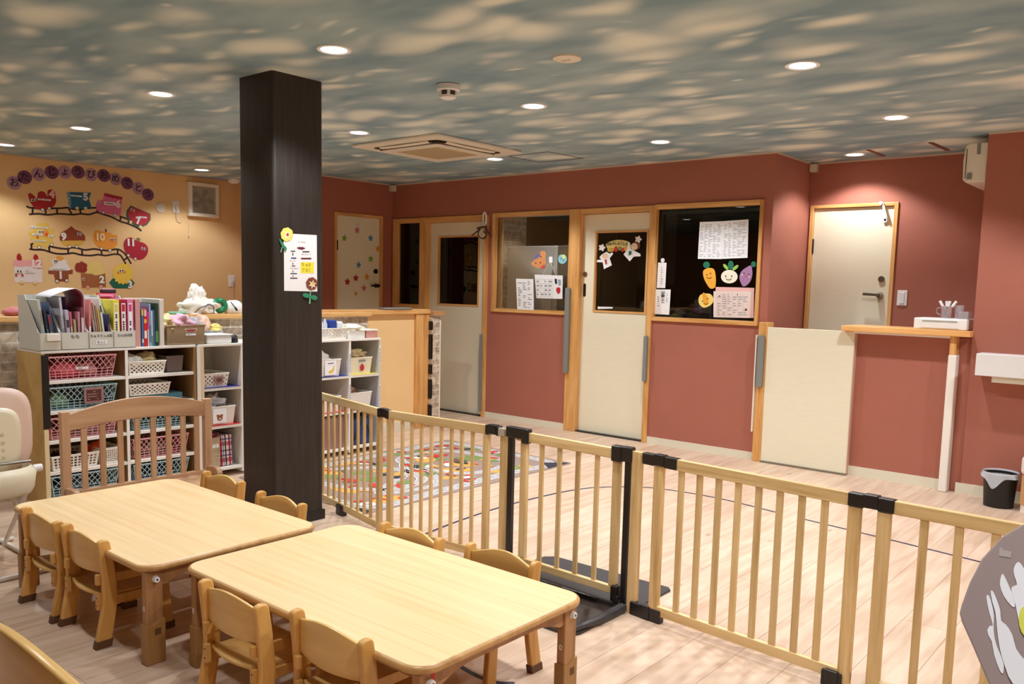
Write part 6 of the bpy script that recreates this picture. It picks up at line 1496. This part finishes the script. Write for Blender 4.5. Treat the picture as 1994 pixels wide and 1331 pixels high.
for (px_, py_, lb, ln) in ((342, 402.8, 'white wall socket with a dangling cord left of the wall fan', 1), (450.7, 546.6, 'white double wall socket with a plugged lead beside the pillar', 2)):
    u, v_ = WL.toward(WL.px(px_, py_)); t = thing('wall_socket', lb, 'socket', (XL, u, v_-0.06), 'white wall sockets')
    mk('plate', G().box(XL, XL+0.009, u-0.036, u+0.036, v_-0.062, v_+0.062), m_white, t, bevel=0.003)
    g = G(); g.box(XL+0.009, XL+0.03, u-0.012, u+0.014, v_-0.02, v_+0.008); mk('plug', g, m_offw, t, bevel=0.003)
    g = G(); P_ = [(XL+0.03, u, v_-0.01), (XL+0.035, u-0.005, v_-0.07), (XL+0.012, u+0.01, v_-0.14), (XL+0.01, u+(0.05 if ln == 1 else 0.03), v_-0.15-0.12*(ln-1)), (XL+0.01, u+0.055, v_-0.12-0.2*(ln-1))]
    g.tube(catmull(P_, 5, closed=False), 0.003, 6); mk('cord', g, m_offw, t, smooth=True)

# ------------------------------------------------------------------ stars on the recess door
SD = Plane('x', -7.092)
scol = {'green': (140, 176, 70), 'pink': (222, 130, 150), 'blue': (100, 158, 190), 'orange': (224, 158, 56), 'red': (170, 34, 40), 'yellow': (218, 182, 90)}
stars = [(225, 463, 'green', 'light green star at the upper left of the recess door'), (360, 378, 'pink', 'pink star highest on the recess door by the hook'), (508, 463, 'blue', 'pale blue star at the upper right of the recess door'), (587, 578, 'orange', 'orange star near the right edge of the recess door'), (508, 688, 'green', 'green star above the door lock of the recess door'), (378, 752, 'blue', 'blue star with a dark centre in the middle of the recess door'), (257, 935, 'red', 'red star at the lower left of the recess door'), (347, 893, 'red', 'red star right of the lower left red one'), (467, 882, 'orange', 'orange star left of the door handle'), (435, 1002, 'pink', 'pink star with a dot below the door handle'), (348, 1060, 'yellow', 'small yellow star lowest on the recess door')]
for x, y, c, lb in stars:
    p = SD.px(630+x/5.545, 380+y/5.545); u, v_ = SD.toward(p); r = 0.040 if c != 'yellow' else 0.032
    pts = [(u+(r if k % 2 == 0 else r*0.52)*math.sin(k*math.pi/5+0.06), v_+(r if k % 2 == 0 else r*0.52)*math.cos(k*math.pi/5+0.06)) for k in range(10)]
    g = G(); cut(g, SD, pts, 0.0002, 0.003, px=False); cut(g, SD, circ(u, v_, r*0.2, n=10), 0.0034, 0.0005, px=False, m=1)
    dk = 'dark' in lb or 'dot' in lb or c == 'yellow'
    one('star_sticker', g, [cardmat(scol[c]), cardmat((60, 50, 70)) if dk else cardmat(tuple(int(q*0.85) for q in scol[c]))], lb, 'sticker', 'paper stars on the recess door')

# ------------------------------------------------------------------ notices and decorations on the back wall windows
W3 = Plane('y', YB+0.0295)
ZW = (1270, 420, 6.4905)
def sheet(lb, Z, quad, pl, mats=None, off=0.0004, name='notice', cat='notice', grp=None):
    p0 = pl.px(*zp(Z, (quad[0][0]+quad[1][0])/2, max(q[1] for q in quad)))
    t = thing(name, lb, cat, p0, grp)
    g = G(); cut(g, pl, quad, off, 0.0006, zoom=Z); mk('sheet', g, mats or m_paper, t)
    return t
def tablelines(t, Z, quad, pl, rows, cols, off=0.0014, seed=1, fill=0.75, grid=True, mat=None, nm='print'):
    """rows of small print following a possibly skewed sheet"""
    r = random.Random(seed); g = G(); Q = [pl.px(*zp(Z, *q))+pl.n*off for q in quad]   # tl tr br bl
    def pt(s_, t_): return lerp(lerp(Q[0], Q[1], s_), lerp(Q[3], Q[2], s_), t_)
    for i in range(rows):
        for j in range(cols):
            a = j/cols+0.015; b = a+(0.9/cols)*r.uniform(0.35, 0.95)
            if r.random() < fill:
                y0_ = (i+0.3)/rows; y1_ = (i+0.62)/rows
                g.add([pt(a, y1_), pt(b, y1_), pt(b, y0_), pt(a, y0_)], [(0, 1, 2, 3)], 0)
    if grid:
        for i in range(rows+1):
            y_ = i/rows; e = 0.035/rows; g.add([pt(0, y_+e), pt(1, y_+e), pt(1, y_-e), pt(0, y_-e)], [(0, 1, 2, 3)], 1)
        for j in range(cols+1):
            x_ = j/cols; e = 0.02/cols; g.add([pt(x_-e, 1), pt(x_+e, 1), pt(x_+e, 0), pt(x_-e, 0)], [(0, 1, 2, 3)], 1)
    mk(nm, g, [mat or m_greyink, M('pale rule', (178, 178, 184), 0.7)], t, fix=False)
a = sheet('left sheet of the pair of printed tables taped to the serving window', ZW, [(577, 543), (885, 545), (893, 68), (603, 78)], W3)
tablelines(a, ZW, [(618, 105), (882, 98), (874, 525), (592, 522)], W3, 20, 5, seed=1)
a = sheet('right sheet of the pair of printed tables taped to the serving window', ZW, [(887, 543), (1205, 530), (1218, 45), (893, 68)], W3)
tablelines(a, ZW, [(910, 92), (1202, 75), (1190, 508), (900, 520)], W3, 20, 5, seed=2)
a = sheet('tall narrow white tag with a round top at the left of the serving window', ZW, [(57, 910), (165, 912), (182, 592), (75, 590)], W3)
g = G(); u, v_ = W3.toward(W3.px(*zp(ZW, 133, 565))); cut(g, W3, circ(u, v_+0.002, 0.019, n=20), 0.0012, 0.0005, px=False); mk('tab', g, m_paper, a)
tablelines(a, ZW, [(112, 640), (150, 640), (140, 870), (105, 870)], W3, 8, 1, grid=False, seed=3, fill=1)
a = sheet('white card with vertical writing at the bottom left of the serving window', ZW, [(30, 1240), (215, 1250), (235, 932), (43, 928)], W3)
g = G()
for ch_, x, y in (('栄', 137, 985), ('養', 136, 1032), ('士', 135, 1080)): ptext(g, W3, *zp(ZW, x, y), ch_, 0.042, off=0.0014, bold=0.0006)
tablelines(a, ZW, [(182, 975), (206, 975), (198, 1100), (176, 1100)], W3, 6, 1, grid=False, seed=4, fill=1, mat=m_ink)
tablelines(a, ZW, [(66, 1012), (92, 1012), (92, 1150), (66, 1150)], W3, 5, 1, grid=False, seed=5, fill=1, mat=m_ink)
mk('writing', g, m_ink, a)
a = sheet('pink backing sheet behind the monthly menu on the serving window', ZW, [(800, 1282), (1282, 1290), (1290, 910), (803, 898)], W3, cardmat((240, 190, 188)))
a = sheet('monthly menu grid sheet over the pink sheet at the window corner', ZW, [(775, 1280), (1240, 1290), (1255, 958), (777, 952)], W3, cardmat((238, 220, 214)), off=0.0014)
tablelines(a, ZW, [(820, 985), (1215, 985), (1215, 1265), (820, 1262)], W3, 10, 6, off=0.0024, seed=6, fill=0.7)
g = G()
for x, y, r in ((852, 1012, 0.006), (1187, 1185, 0.010), (1080, 995, 0.005)): u, v_ = W3.toward(W3.px(*zp(ZW, x, y))); cut(g, W3, circ(u, v_, r, n=12), 0.0026, 0.0004, px=False)
mk('small_picture', g, cardmat((110, 50, 34)), a)

def sticker(lb, Z, pl, layers, off=0.0006, name='sticker', cat='sticker', grp=None, marks=()):
    p0 = layers[0][1]; cx = sum(p[0] for p in p0)/len(p0); cy = max(p[1] for p in p0)
    t = thing(name, lb, cat, pl.px(*zp(Z, cx, cy)), grp)
    for k, L_ in enumerate(layers):
        g = G(); cut(g, pl, L_[1], off, 0.0008, smooth=L_[2], zoom=Z); mk(L_[3] if len(L_) > 3 else ('shape' if k == 0 else 'shape_piece'), g, cardmat(L_[0]), t); off += 0.001
    if marks:
        g = G()
        for m_, kind_, x, y, r in marks:
            u, v_ = pl.toward(pl.px(*zp(Z, x, y)))
            if kind_ == 'dot': cut(g, pl, circ(u, v_, r, r*1.3, n=12), off, 0.0004, px=False, m=m_)
            else: strip(g, pl, [(u+r*math.cos(a_), v_+r*0.7*math.sin(a_)) for a_ in [math.pi*(1.15+0.7*k/8) for k in range(9)]], r*0.18, off=off, th=0.0004, m=m_, px=False)
        mk('face', g, [c_blk, c_redc, cardmat((246, 200, 200))], t)
    return t
GV = 'paper vegetables on the serving window'
sticker('orange paper carrot with a green leaf on the serving window', ZW, W3, [((244, 178, 60), [(650, 690), (690, 665), (740, 658), (785, 680), (803, 760), (805, 850), (790, 908), (735, 918), (690, 860), (655, 790), (643, 730)], 3, 'carrot'), ((20, 112, 84), [(688+46*math.cos(a/8*math.pi)*(1 if a % 2 == 0 else 0.86), 620+46*math.sin(a/8*math.pi)*(1 if a % 2 == 0 else 0.86)) for a in range(16)], 0, 'leaf')], grp=GV, marks=[(0, 'dot', 693, 745, 0.005), (0, 'dot', 740, 728, 0.005), (0, 'arc', 722, 762, 0.026)])
sticker('white paper turnip with three leaves on the serving window', ZW, W3, [((246, 240, 222), circ(975, 768, 105, 85, 28), 0, 'turnip'), ((20, 112, 84), circ(995, 622, 36, 56, 18), 0, 'leaf'), ((150, 198, 90), circ(932, 645, 20, 46, 16, -0.7), 0, 'leaf'), ((150, 198, 90), circ(1055, 655, 20, 48, 16, 0.85), 0, 'leaf')], grp=GV, marks=[(0, 'dot', 933, 762, 0.005), (0, 'dot', 1008, 762, 0.005), (0, 'arc', 970, 780, 0.026)])
sticker('purple paper sweet potato with a green leaf on the serving window', ZW, W3, [((168, 124, 168), [(1240, 628), (1262, 660), (1265, 760), (1225, 850), (1155, 893), (1118, 840), (1103, 770), (1130, 700), (1180, 660)], 3, 'sweet_potato'), ((20, 112, 84), circ(1282, 612, 32, 38, 10), 0, 'leaf')], grp=GV, marks=[(0, 'dot', 1163, 726, 0.005), (0, 'dot', 1219, 738, 0.005), (1, 'arc', 1186, 752, 0.014), (2, 'dot', 1140, 745, 0.006), (2, 'dot', 1228, 770, 0.006)])
sticker('yellow paper onion below the carrot on the serving window', ZW, W3, [((246, 216, 120), [(650, 968), (668, 980), (730, 985), (770, 1030), (770, 1090), (720, 1140), (650, 1160), (600, 1120), (585, 1060), (605, 1005), (638, 985)], 3, 'onion'), ((240, 166, 52), [(652, 975), (690, 1005), (705, 1050), (712, 1110), (670, 1130), (655, 1100), (640, 1040), (635, 1000)], 3, 'stripe')], grp=GV, marks=[(0, 'dot', 638, 1078, 0.005), (0, 'dot', 705, 1047, 0.005), (0, 'arc', 680, 1090, 0.024)])

# left kitchen window
ZK = (940, 390, 5.3235)
W2 = Plane('y', YB+0.0295); WF = Plane('y', YB-0.0195)
a = sheet('white printed sheet hanging over the sill of the left kitchen window', ZK, [(358, 1130), (530, 1137), (525, 815), (345, 810)], WF)
tablelines(a, ZK, [(362, 830), (515, 832), (520, 1120), (370, 1112)], WF, 17, 3, grid=False, seed=8, fill=0.7, mat=m_ink)
wbd = sheet('small whiteboard with a grid hanging on strings in the left kitchen window', ZK, [(560, 1012), (828, 1020), (832, 778), (540, 768)], WF, m_white, off=0.003, name='whiteboard', cat='whiteboard')
tablelines(wbd, ZK, [(560, 820), (725, 820), (725, 1000), (565, 996)], WF, 4, 4, off=0.0045, seed=9, fill=0.8, mat=m_greyink)
g = G(); cut(g, WF, [(752, 812), (770, 812), (775, 862), (757, 862)], 0.0045, 0.006, zoom=ZK); mk('marker', g, m_black, wbd)
g = G(); cut(g, WF, [(772, 905), (805, 905), (806, 950), (785, 965), (768, 940)], 0.0045, 0.004, zoom=ZK, smooth=2); mk('magnet', g, c_redc, wbd)
g = G(); cut(g, WF, [(782, 818), (812, 820), (815, 875), (790, 885)], 0.0045, 0.002, zoom=ZK); mk('eraser', g, cardmat((150, 160, 180)), wbd)
g = G()
for q in ([(622, 768), (703, 640)], [(703, 640), (765, 770)]): strip(g, WF, q, 0.004, off=0.003, th=0.002, zoom=ZK)
mk('string', g, m_offw, wbd)
g = G(); cut(g, WF, [(687, 583), (722, 583), (722, 645), (687, 645)], -0.012, 0.012, zoom=ZK); mk('hook', g, m_white, wbd)
sticker('orange bear head sticker with a blue cap in the left kitchen window', ZK, W2, [((214, 146, 92), [(600, 530), (640, 525), (655, 560), (650, 600), (658, 650), (620, 690), (570, 702), (535, 685), (508, 672), (506, 640), (530, 628), (545, 600), (575, 570), (595, 555)], 3, 'head'), ((110, 106, 160), [(538, 610), (545, 575), (572, 556), (600, 560), (590, 585), (565, 600)], 2, 'cap'), ((206, 84, 66), [(600, 690), (640, 660), (655, 685), (625, 715)], 0, 'scarf')], marks=[(0, 'dot', 553, 648, 0.006), (0, 'dot', 606, 583, 0.006), (1, 'dot', 600, 645, 0.008)])
sticker('pale blue and yellow animal face sticker in the left kitchen window', ZK, W2, [((140, 196, 206), [(795, 570), (830, 560), (865, 580), (872, 620), (840, 655), (800, 650), (783, 612)], 3, 'head'), ((226, 226, 130), [(820, 568), (850, 562), (862, 582), (845, 605), (830, 590)], 2, 'patch')], marks=[(0, 'dot', 812, 605, 0.005), (0, 'dot', 838, 620, 0.005)])
# kitchen door window
WD = Plane('y', YB+0.0595)
def hatp(cx, cy): return [(cx+(30+7*math.cos(5*2*math.pi*k/40))*math.cos(2*math.pi*k/40), cy+(32+7*math.cos(5*2*math.pi*k/40))*math.sin(2*math.pi*k/40)) for k in range(40)]
sg = sticker('yellow arched kitchen sign with vegetables on the kitchen door glass', ZK, WD, [((240, 220, 140), [(1278, 455), (1340, 420), (1420, 408), (1500, 422), (1535, 452), (1525, 520), (1460, 500), (1400, 500), (1330, 520), (1300, 505)], 2, 'arch'), ((196, 190, 70), circ(1318, 510, 26, 24, 14), 0, 'cabbage'), ((190, 50, 40), circ(1383, 505, 20, 30, 14), 0, 'pepper'), ((226, 140, 50), circ(1345, 512, 18, 22, 14), 0, 'carrot'), ((110, 160, 80), circ(1422, 498, 18, 22, 14), 0, 'cabbage'), ((196, 56, 44), circ(1455, 512, 18, 22, 14), 0, 'tomato'), ((232, 160, 70), circ(1490, 505, 20, 24, 14), 0, 'onion')], name='door_sign', cat='sign')
g = G()
for k, c_ in enumerate('きゅうしょくしつ'):
    x = 1303+k*27.5; y = 456-10*math.sin(math.pi*k/7); ptext(g, WD, *zp(ZK, x, y), c_, 0.034, off=0.0088, bold=0.0008)
mk('lettering', g, c_blk, sg)
sticker('paper chef with raised arms and red tie at the left of the kitchen sign', ZK, WD, [((244, 244, 246), [(1215, 590), (1240, 560), (1290, 532), (1320, 552), (1350, 538), (1358, 555), (1322, 600), (1345, 672), (1262, 712), (1250, 642), (1190, 640), (1180, 620), (1235, 612)], 0, 'coat'), ((244, 214, 184), circ(1275, 577, 34, 30, 16), 0, 'head'), ((244, 238, 240), hatp(1243, 490), 0, 'hat'), ((176, 34, 44), [(1270, 615), (1292, 612), (1296, 660), (1282, 666)], 0, 'tie')], marks=[(0, 'arc', 1262, 570, 0.006), (0, 'arc', 1285, 565, 0.006), (1, 'arc', 1275, 588, 0.008)], off=0.009, name='paper_chef', cat='decoration', grp='paper chefs on the kitchen door')
sticker('paper chef with brown hair and green tie at the right of the kitchen sign', ZK, WD, [((244, 244, 246), [(1512, 428), (1530, 440), (1540, 500), (1640, 555), (1642, 580), (1572, 582), (1530, 632), (1465, 560), (1500, 515)], 0, 'coat'), ((120, 66, 40), circ(1600, 468, 40, 44, 16), 0, 'hair'), ((244, 214, 184), circ(1578, 478, 34, 36, 16), 0, 'head'), ((244, 238, 240), hatp(1620, 404), 0, 'hat'), ((20, 110, 90), [(1522, 530), (1548, 520), (1550, 558), (1520, 572)], 0, 'tie')], marks=[(0, 'dot', 1565, 470, 0.003), (0, 'dot', 1592, 478, 0.003), (1, 'arc', 1575, 490, 0.010)], off=0.009, name='paper_chef', cat='decoration', grp='paper chefs on the kitchen door')
g = G(); cut(g, WD, [(1192, 1125), (1348, 1120), (1348, 1104), (1192, 1100)], 0.0006, 0.001, zoom=ZK); one('label_strip', g, m_paper, 'thin white label strip at the bottom of the kitchen door glass', 'label')
# rope bundle on a hook between door and window
rb = thing('rope_bundle', 'brown and white ribbon bundle hanging from a white hook right of the grey door', 'rope', (-5.63, 6.29, 1.75))
ZR = (740, 270, 4.985)
g = G(); P_ = [WF.px(*zp(ZR, x, y))+Vector((0, -0.012, 0)) for x, y in ((1012, 860), (1010, 790), (1012, 735), (1024, 715), (1036, 735), (1038, 790), (1024, 860))]
g.tube(catmull(P_, 4, closed=False), 0.008, 8); mk('white_loop', g, m_white, rb, smooth=True)
g = G()
def rp(pts, r, dz=-0.02): g.tube(catmull([WF.px(*zp(ZR, x, y))+Vector((0, dz, 0)) for x, y in pts], 4, closed=False), r, 7)
rp([(958, 872), (1000, 860), (1050, 856)], 0.011); rp([(905, 940), (950, 905), (985, 875)], 0.008); rp([(1035, 870), (1060, 905), (1090, 950)], 0.009); rp([(985, 880), (975, 930), (1000, 962), (1035, 965), (1050, 930), (1030, 900)], 0.009, -0.03)
mk('ribbons', g, M('brown ribbon', (96, 66, 58), 0.7), rb, smooth=True)
g = G(); rp([(1000, 900), (995, 935), (1020, 955), (1045, 925)], 0.007, -0.042); mk('pale_ribbon', g, m_offw, rb, smooth=True)

# ------------------------------------------------------------------ notice with paper flowers on the pillar
PL = Plane('x', -3.812); ZPp = (540, 430, 7.83)
nt_ = sheet('white notice sheet with flow chart and yellow box on the dark pillar', ZPp, [(103, 1064), (607, 1076), (600, 216), (98, 188)], PL)
g = G()
def R4(x0, y0, x1, y1, m): cut(g, PL, [(x0, y1), (x1, y1+1), (x1, y0+1), (x0, y0)], 0.0014, 0.0003, zoom=ZPp, m=m)
for x0, y0, x1, y1, m in ((205, 452, 272, 468, 0), (228, 485, 242, 530, 0), (207, 556, 287, 576, 3), (228, 640, 242, 665, 0), (218, 678, 272, 692, 0), (230, 755, 242, 782, 0), (200, 794, 298, 810, 0), (232, 828, 244, 850, 0), (193, 864, 305, 880, 0), (382, 460, 487, 478, 0), (360, 560, 516, 585, 2), (355, 630, 555, 795, 1)): R4(x0, y0, x1, y1, m)
cut(g, PL, [(290, 408), (320, 400), (345, 392), (360, 402), (385, 392), (395, 404), (430, 415), (400, 430), (380, 440), (350, 436), (320, 430)], 0.0014, 0.0003, zoom=ZPp, m=2)
mk('chart', g, [m_ink, cardmat((240, 226, 60)), cardmat((104, 26, 50)), cardmat((40, 70, 130))], nt_)
tablelines(nt_, ZPp, [(315, 312), (445, 318), (445, 338), (315, 332)], PL, 1, 3, grid=False, fill=1, seed=11, mat=m_ink)
tablelines(nt_, ZPp, [(370, 495), (528, 503), (528, 528), (370, 520)], PL, 2, 4, grid=False, fill=0.9, seed=12, mat=m_ink)
tablelines(nt_, ZPp, [(370, 635), (525, 642), (525, 780), (380, 775)], PL, 8, 3, grid=False, fill=0.7, seed=13, mat=m_ink, off=0.0022)
tablelines(nt_, ZPp, [(190, 595), (280, 598), (280, 622), (190, 618)], PL, 2, 3, grid=False, fill=0.9, seed=14, mat=m_ink)
tablelines(nt_, ZPp, [(185, 712), (322, 716), (322, 742), (185, 738)], PL, 2, 4, grid=False, fill=0.9, seed=15, mat=m_ink)
def oct_(cx, cy, r, n=8, ph=0.2): return [(cx+r*math.cos(2*math.pi*k/n+ph), cy+r*1.12*math.sin(2*math.pi*k/n+ph)) for k in range(n)]
sticker('yellow folded paper flower with a red centre at the top corner of the notice', ZPp, PL, [((240, 224, 110), oct_(140, 205, 98), 0, 'flower'), ((246, 240, 190), [(140+70*math.cos(k*math.pi/8)*(1 if k % 2 else 0.45), 215+76*math.sin(k*math.pi/8)*(1 if k % 2 else 0.45)) for k in range(16)], 0, 'petals'), ((204, 54, 34), circ(148, 208, 18, 26, 14), 0, 'centre'), ((120, 176, 130), [(80, 310), (92, 314), (50, 480), (34, 476)], 0, 'stem'), ((40, 136, 100), [(18, 280), (40, 285), (70, 350), (120, 395), (132, 430), (115, 455), (85, 420), (40, 350)], 2, 'leaf')], off=0.003, name='paper_flower', cat='decoration', grp='paper flowers on the pillar')
sticker('brown folded paper flower with white petals at the bottom of the notice', ZPp, PL, [((128, 62, 36), oct_(520, 955, 90), 0, 'flower'), ((240, 230, 214), [(530+66*math.cos(k*math.pi/6+0.2)*(1 if k % 2 else 0.4), 965+74*math.sin(k*math.pi/6+0.2)*(1 if k % 2 else 0.4)) for k in range(12)], 0, 'petals'), ((228, 196, 70), circ(532, 955, 20, 24, 12), 0, 'centre'), ((120, 176, 130), [(486, 1070), (502, 1070), (495, 1262), (470, 1262)], 0, 'stem'), ((40, 136, 100), [(375, 1125), (400, 1095), (460, 1110), (490, 1140), (545, 1128), (590, 1150), (592, 1190), (550, 1205), (490, 1175), (430, 1170), (385, 1150)], 2, 'leaf')], off=0.003, name='paper_flower', cat='decoration', grp='paper flowers on the pillar')

# ------------------------------------------------------------------ kitchen interior seen through the glass
fr_ = thing('refrigerator', 'large pale grey refrigerator standing behind the left kitchen window', 'refrigerator', (-5.4, 7.1, 0))
FYk = 6.60
xa, xb_, xc = ony(988, 500, FYk).x, ony(1076, 500, FYk).x, ony(1079, 500, FYk).x
zt = ony(1030, 479, FYk).z
m_fr = M('fridge grey', (232, 230, 226), 0.35)
mk('cabinet', G().box(xa, xc+0.55, FYk+0.05, FYk+0.65, 0, zt), m_fr, fr_, bevel=0.004)
mk('door', G().box(xa, xb_, FYk, FYk+0.05, 0.05, zt), m_fr, fr_, bevel=0.006)
mk('door', G().box(xc, xc+0.55, FYk, FYk+0.05, 0.05, zt), M('fridge steel', (120, 112, 100), 0.35, metal=0.3), fr_, bevel=0.006)
mk('handle', G().box(xb_-0.05, xb_-0.01, FYk-0.03, FYk, 0.6, 1.9), m_fr, fr_, bevel=0.006) if False else None
mk('door_handle', G().box(xc+0.005, xc+0.055, FYk-0.02, FYk, 0.7, zt), m_fr, fr_, bevel=0.004)
cbk = thing('kitchen_cabinet', 'dark tall kitchen cabinet behind the refrigerator', 'cabinet', (-5.0, 7.9, 0))
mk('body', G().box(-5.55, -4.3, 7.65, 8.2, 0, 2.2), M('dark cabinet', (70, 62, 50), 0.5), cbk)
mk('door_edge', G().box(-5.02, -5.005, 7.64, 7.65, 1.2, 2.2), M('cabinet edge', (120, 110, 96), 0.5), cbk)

# ------------------------------------------------------------------ things on the counter
db = thing('desktop_drawer', 'white low desktop drawer box on the wooden counter', 'drawer', (-1.48, 6.38, 1.105))
mk('case', G().box(-1.645, -1.312, 6.275, 6.52, 1.1055, 1.182), M('drawer white', (240, 240, 240), 0.35), db, bevel=0.008, seg=3)
g = G(); g.box(-1.60, -1.36, 6.271, 6.276, 1.115, 1.172); mk('drawer_front', g, m_white, db, bevel=0.002)
mk('pull_slot', G().box(-1.59, -1.37, 6.2695, 6.2715, 1.157, 1.168), M('slot grey', (170, 168, 160), 0.5), db)
cp_ = thing('pen_cup', 'clear handled cup of markers on the white desktop drawer', 'cup', (-1.45, 6.38, 1.182))
m_cl = plastic_clear('clear cup', (206, 200, 206), 0.25, 0.1)
cx_, cy_ = -1.462, 6.36
mk('cup', G().lathe([(0.030, 0.0), (0.036, 0.085), (0.034, 0.085), (0.028, 0.003)], (cx_, cy_, 1.183), 24), m_cl, cp_, smooth=True)
g = G(); g.tube([(cx_-0.034, cy_, 1.255), (cx_-0.06, cy_, 1.25), (cx_-0.064, cy_, 1.22), (cx_-0.034, cy_, 1.20)], 0.004, 8); mk('cup_handle', g, m_cl, cp_, smooth=True)
for i, (dx, dy, tx, c, cc_, lb) in enumerate(((-0.012, 0, -0.035, (170, 60, 60), (240, 238, 238), 'white capped red marker leaning left in the clear cup'), (0.0, 0.01, -0.005, (40, 36, 60), (236, 236, 240), 'white capped dark marker in the middle of the clear cup'), (0.008, -0.008, 0.012, (60, 60, 70), (238, 238, 240), 'white capped grey marker upright in the clear cup'), (0.002, 0.0, 0.055, (206, 110, 60), (240, 240, 240), 'white capped orange marker leaning right in the clear cup'))):
    t = thing('marker_pen', lb, 'pen', (cx_+dx*0.5, cy_+dy, 1.186), 'markers in the clear cup')
    a_ = Vector((cx_-dx-tx*0.2, cy_+dy, 1.188)); b_ = Vector((cx_+dx+tx, cy_+dy, 1.30)); d_ = b_-a_
    mk('barrel', G().cyl(a_, a_+d_*0.66, 0.006, n=12), cardmat(c), t, smooth=True)
    mk('cap', G().cyl(a_+d_*0.66, b_, 0.0085, n=12), cardmat(cc_), t, smooth=True)
one('pen_cup', G().lathe([(0.024, 0.0), (0.032, 0.09), (0.030, 0.09), (0.022, 0.003)], (-1.392, 6.40, 1.183), 20), m_cl, 'empty clear cup behind the marker cup on the counter', 'cup', smooth=True)
one('clear_tray', G().box(-1.372, -1.315, 6.30, 6.42, 1.183, 1.232), plastic_clear('clear tray', (190, 184, 188), 0.5, 0.2), 'small clear plastic tray at the right end of the white drawer box', 'tray', bevel=0.003)

# ------------------------------------------------------------------ mauve board with paper cut-outs, nearest at the right edge
BP = Plane('lean', ((-0.25, 1.40, 0.86), math.radians(32)))
BB = Plane('lean', (tuple(BP.o-BP.n*0.012), math.radians(32)))
ol = [BP.toward(BP.px(*q)) for q in ((2060, 1000), (1994, 1018), (1950, 1044), (1912, 1086), (1888, 1132), (1872, 1176), (1868, 1192), (1872, 1208), (1896, 1262), (1925, 1331), (1962, 1415))]
bd = thing('display_board', 'glossy mauve rounded board with white paper cut-outs at the near right edge', 'board', (0.1, 1.35, 0))
pts = ol+[(ol[-1][0]+0.05, -0.36), (0.52, -0.36), (0.55, ol[0][1]-0.1), (0.40, ol[0][1]+0.02)]
g = G(); g.prism([BP.uv(u, v_)-BP.n*0.012 for u, v_ in pts], BP.n*0.012); mk('panel', g, M('mauve gloss', (164, 146, 144), 0.2), bd, bevel=0.003, seg=3)
for x in (0.22, 0.46):
    lo = BP.uv(x, -0.34)-BP.n*0.02; hi = BP.uv(x, 0.10)-BP.n*0.022
    mk('leg', G().bar((lo.x, lo.y-0.03, 0.0), lo, 0.025, 0.02).bar(lo, hi, 0.025, 0.014), m_blk, bd); mk('leg', G().bar((hi.x, hi.y+0.22, 0.0), hi, 0.025, 0.02), m_blk, bd)
ZB = (1840, 1000, 4.02)
sticker('white long-eared paper cut-out nearest the left edge of the mauve board', ZB, BP, [((240, 240, 246), [(325, 655), (345, 640), (372, 720), (384, 800), (382, 880), (388, 960), (405, 1030), (435, 1100), (462, 1180), (455, 1250), (430, 1225), (388, 1110), (368, 1000), (345, 960), (333, 910), (355, 876), (376, 872), (350, 780)], 2)], name='paper_cutout', cat='paper cut-out', grp='paper cut-outs on the mauve board')
sticker('large white long-eared paper cut-out in the lower middle of the mauve board', ZB, BP, [((240, 240, 246), [(360, 612), (378, 610), (410, 680), (435, 760), (442, 838), (480, 870), (530, 950), (560, 1060), (630, 1150), (680, 1200), (680, 1340), (540, 1340), (470, 1190), (430, 1050), (410, 900), (398, 780), (372, 690)], 2)], off=0.002, name='paper_cutout', cat='paper cut-out', grp='paper cut-outs on the mauve board')
sticker('pointed white leaf shaped paper cut-out above the others on the mauve board', ZB, BP, [((240, 240, 246), [(440, 492), (458, 474), (500, 560), (538, 655), (548, 728), (520, 720), (462, 645), (432, 560)], 2)], name='paper_cutout', cat='paper cut-out', grp='paper cut-outs on the mauve board')
sticker('white paper cut-out with a yellow patch at the right edge of the mauve board', ZB, BP, [((240, 240, 246), [(540, 430), (568, 380), (600, 398), (640, 470), (700, 600), (700, 900), (640, 960), (585, 860), (555, 720), (525, 620), (527, 572), (566, 556), (545, 490)], 2), ((222, 226, 84), [(640, 720), (600, 745), (582, 800), (585, 880), (625, 960), (700, 960), (700, 720)], 2, 'yellow_patch')], off=0.0012, name='paper_cutout', cat='paper cut-out', grp='paper cut-outs on the mauve board')
g = G(); cut(g, BP, [(425, 330), (515, 345), (525, 300), (455, 285), (440, 262), (425, 275)], 0.0006, 0.0006, zoom=ZB); one('tape_piece', g, plastic_clear('tape film', (216, 204, 200), 0.5, 0.2), 'crumpled piece of clear tape near the top of the mauve board', 'tape')
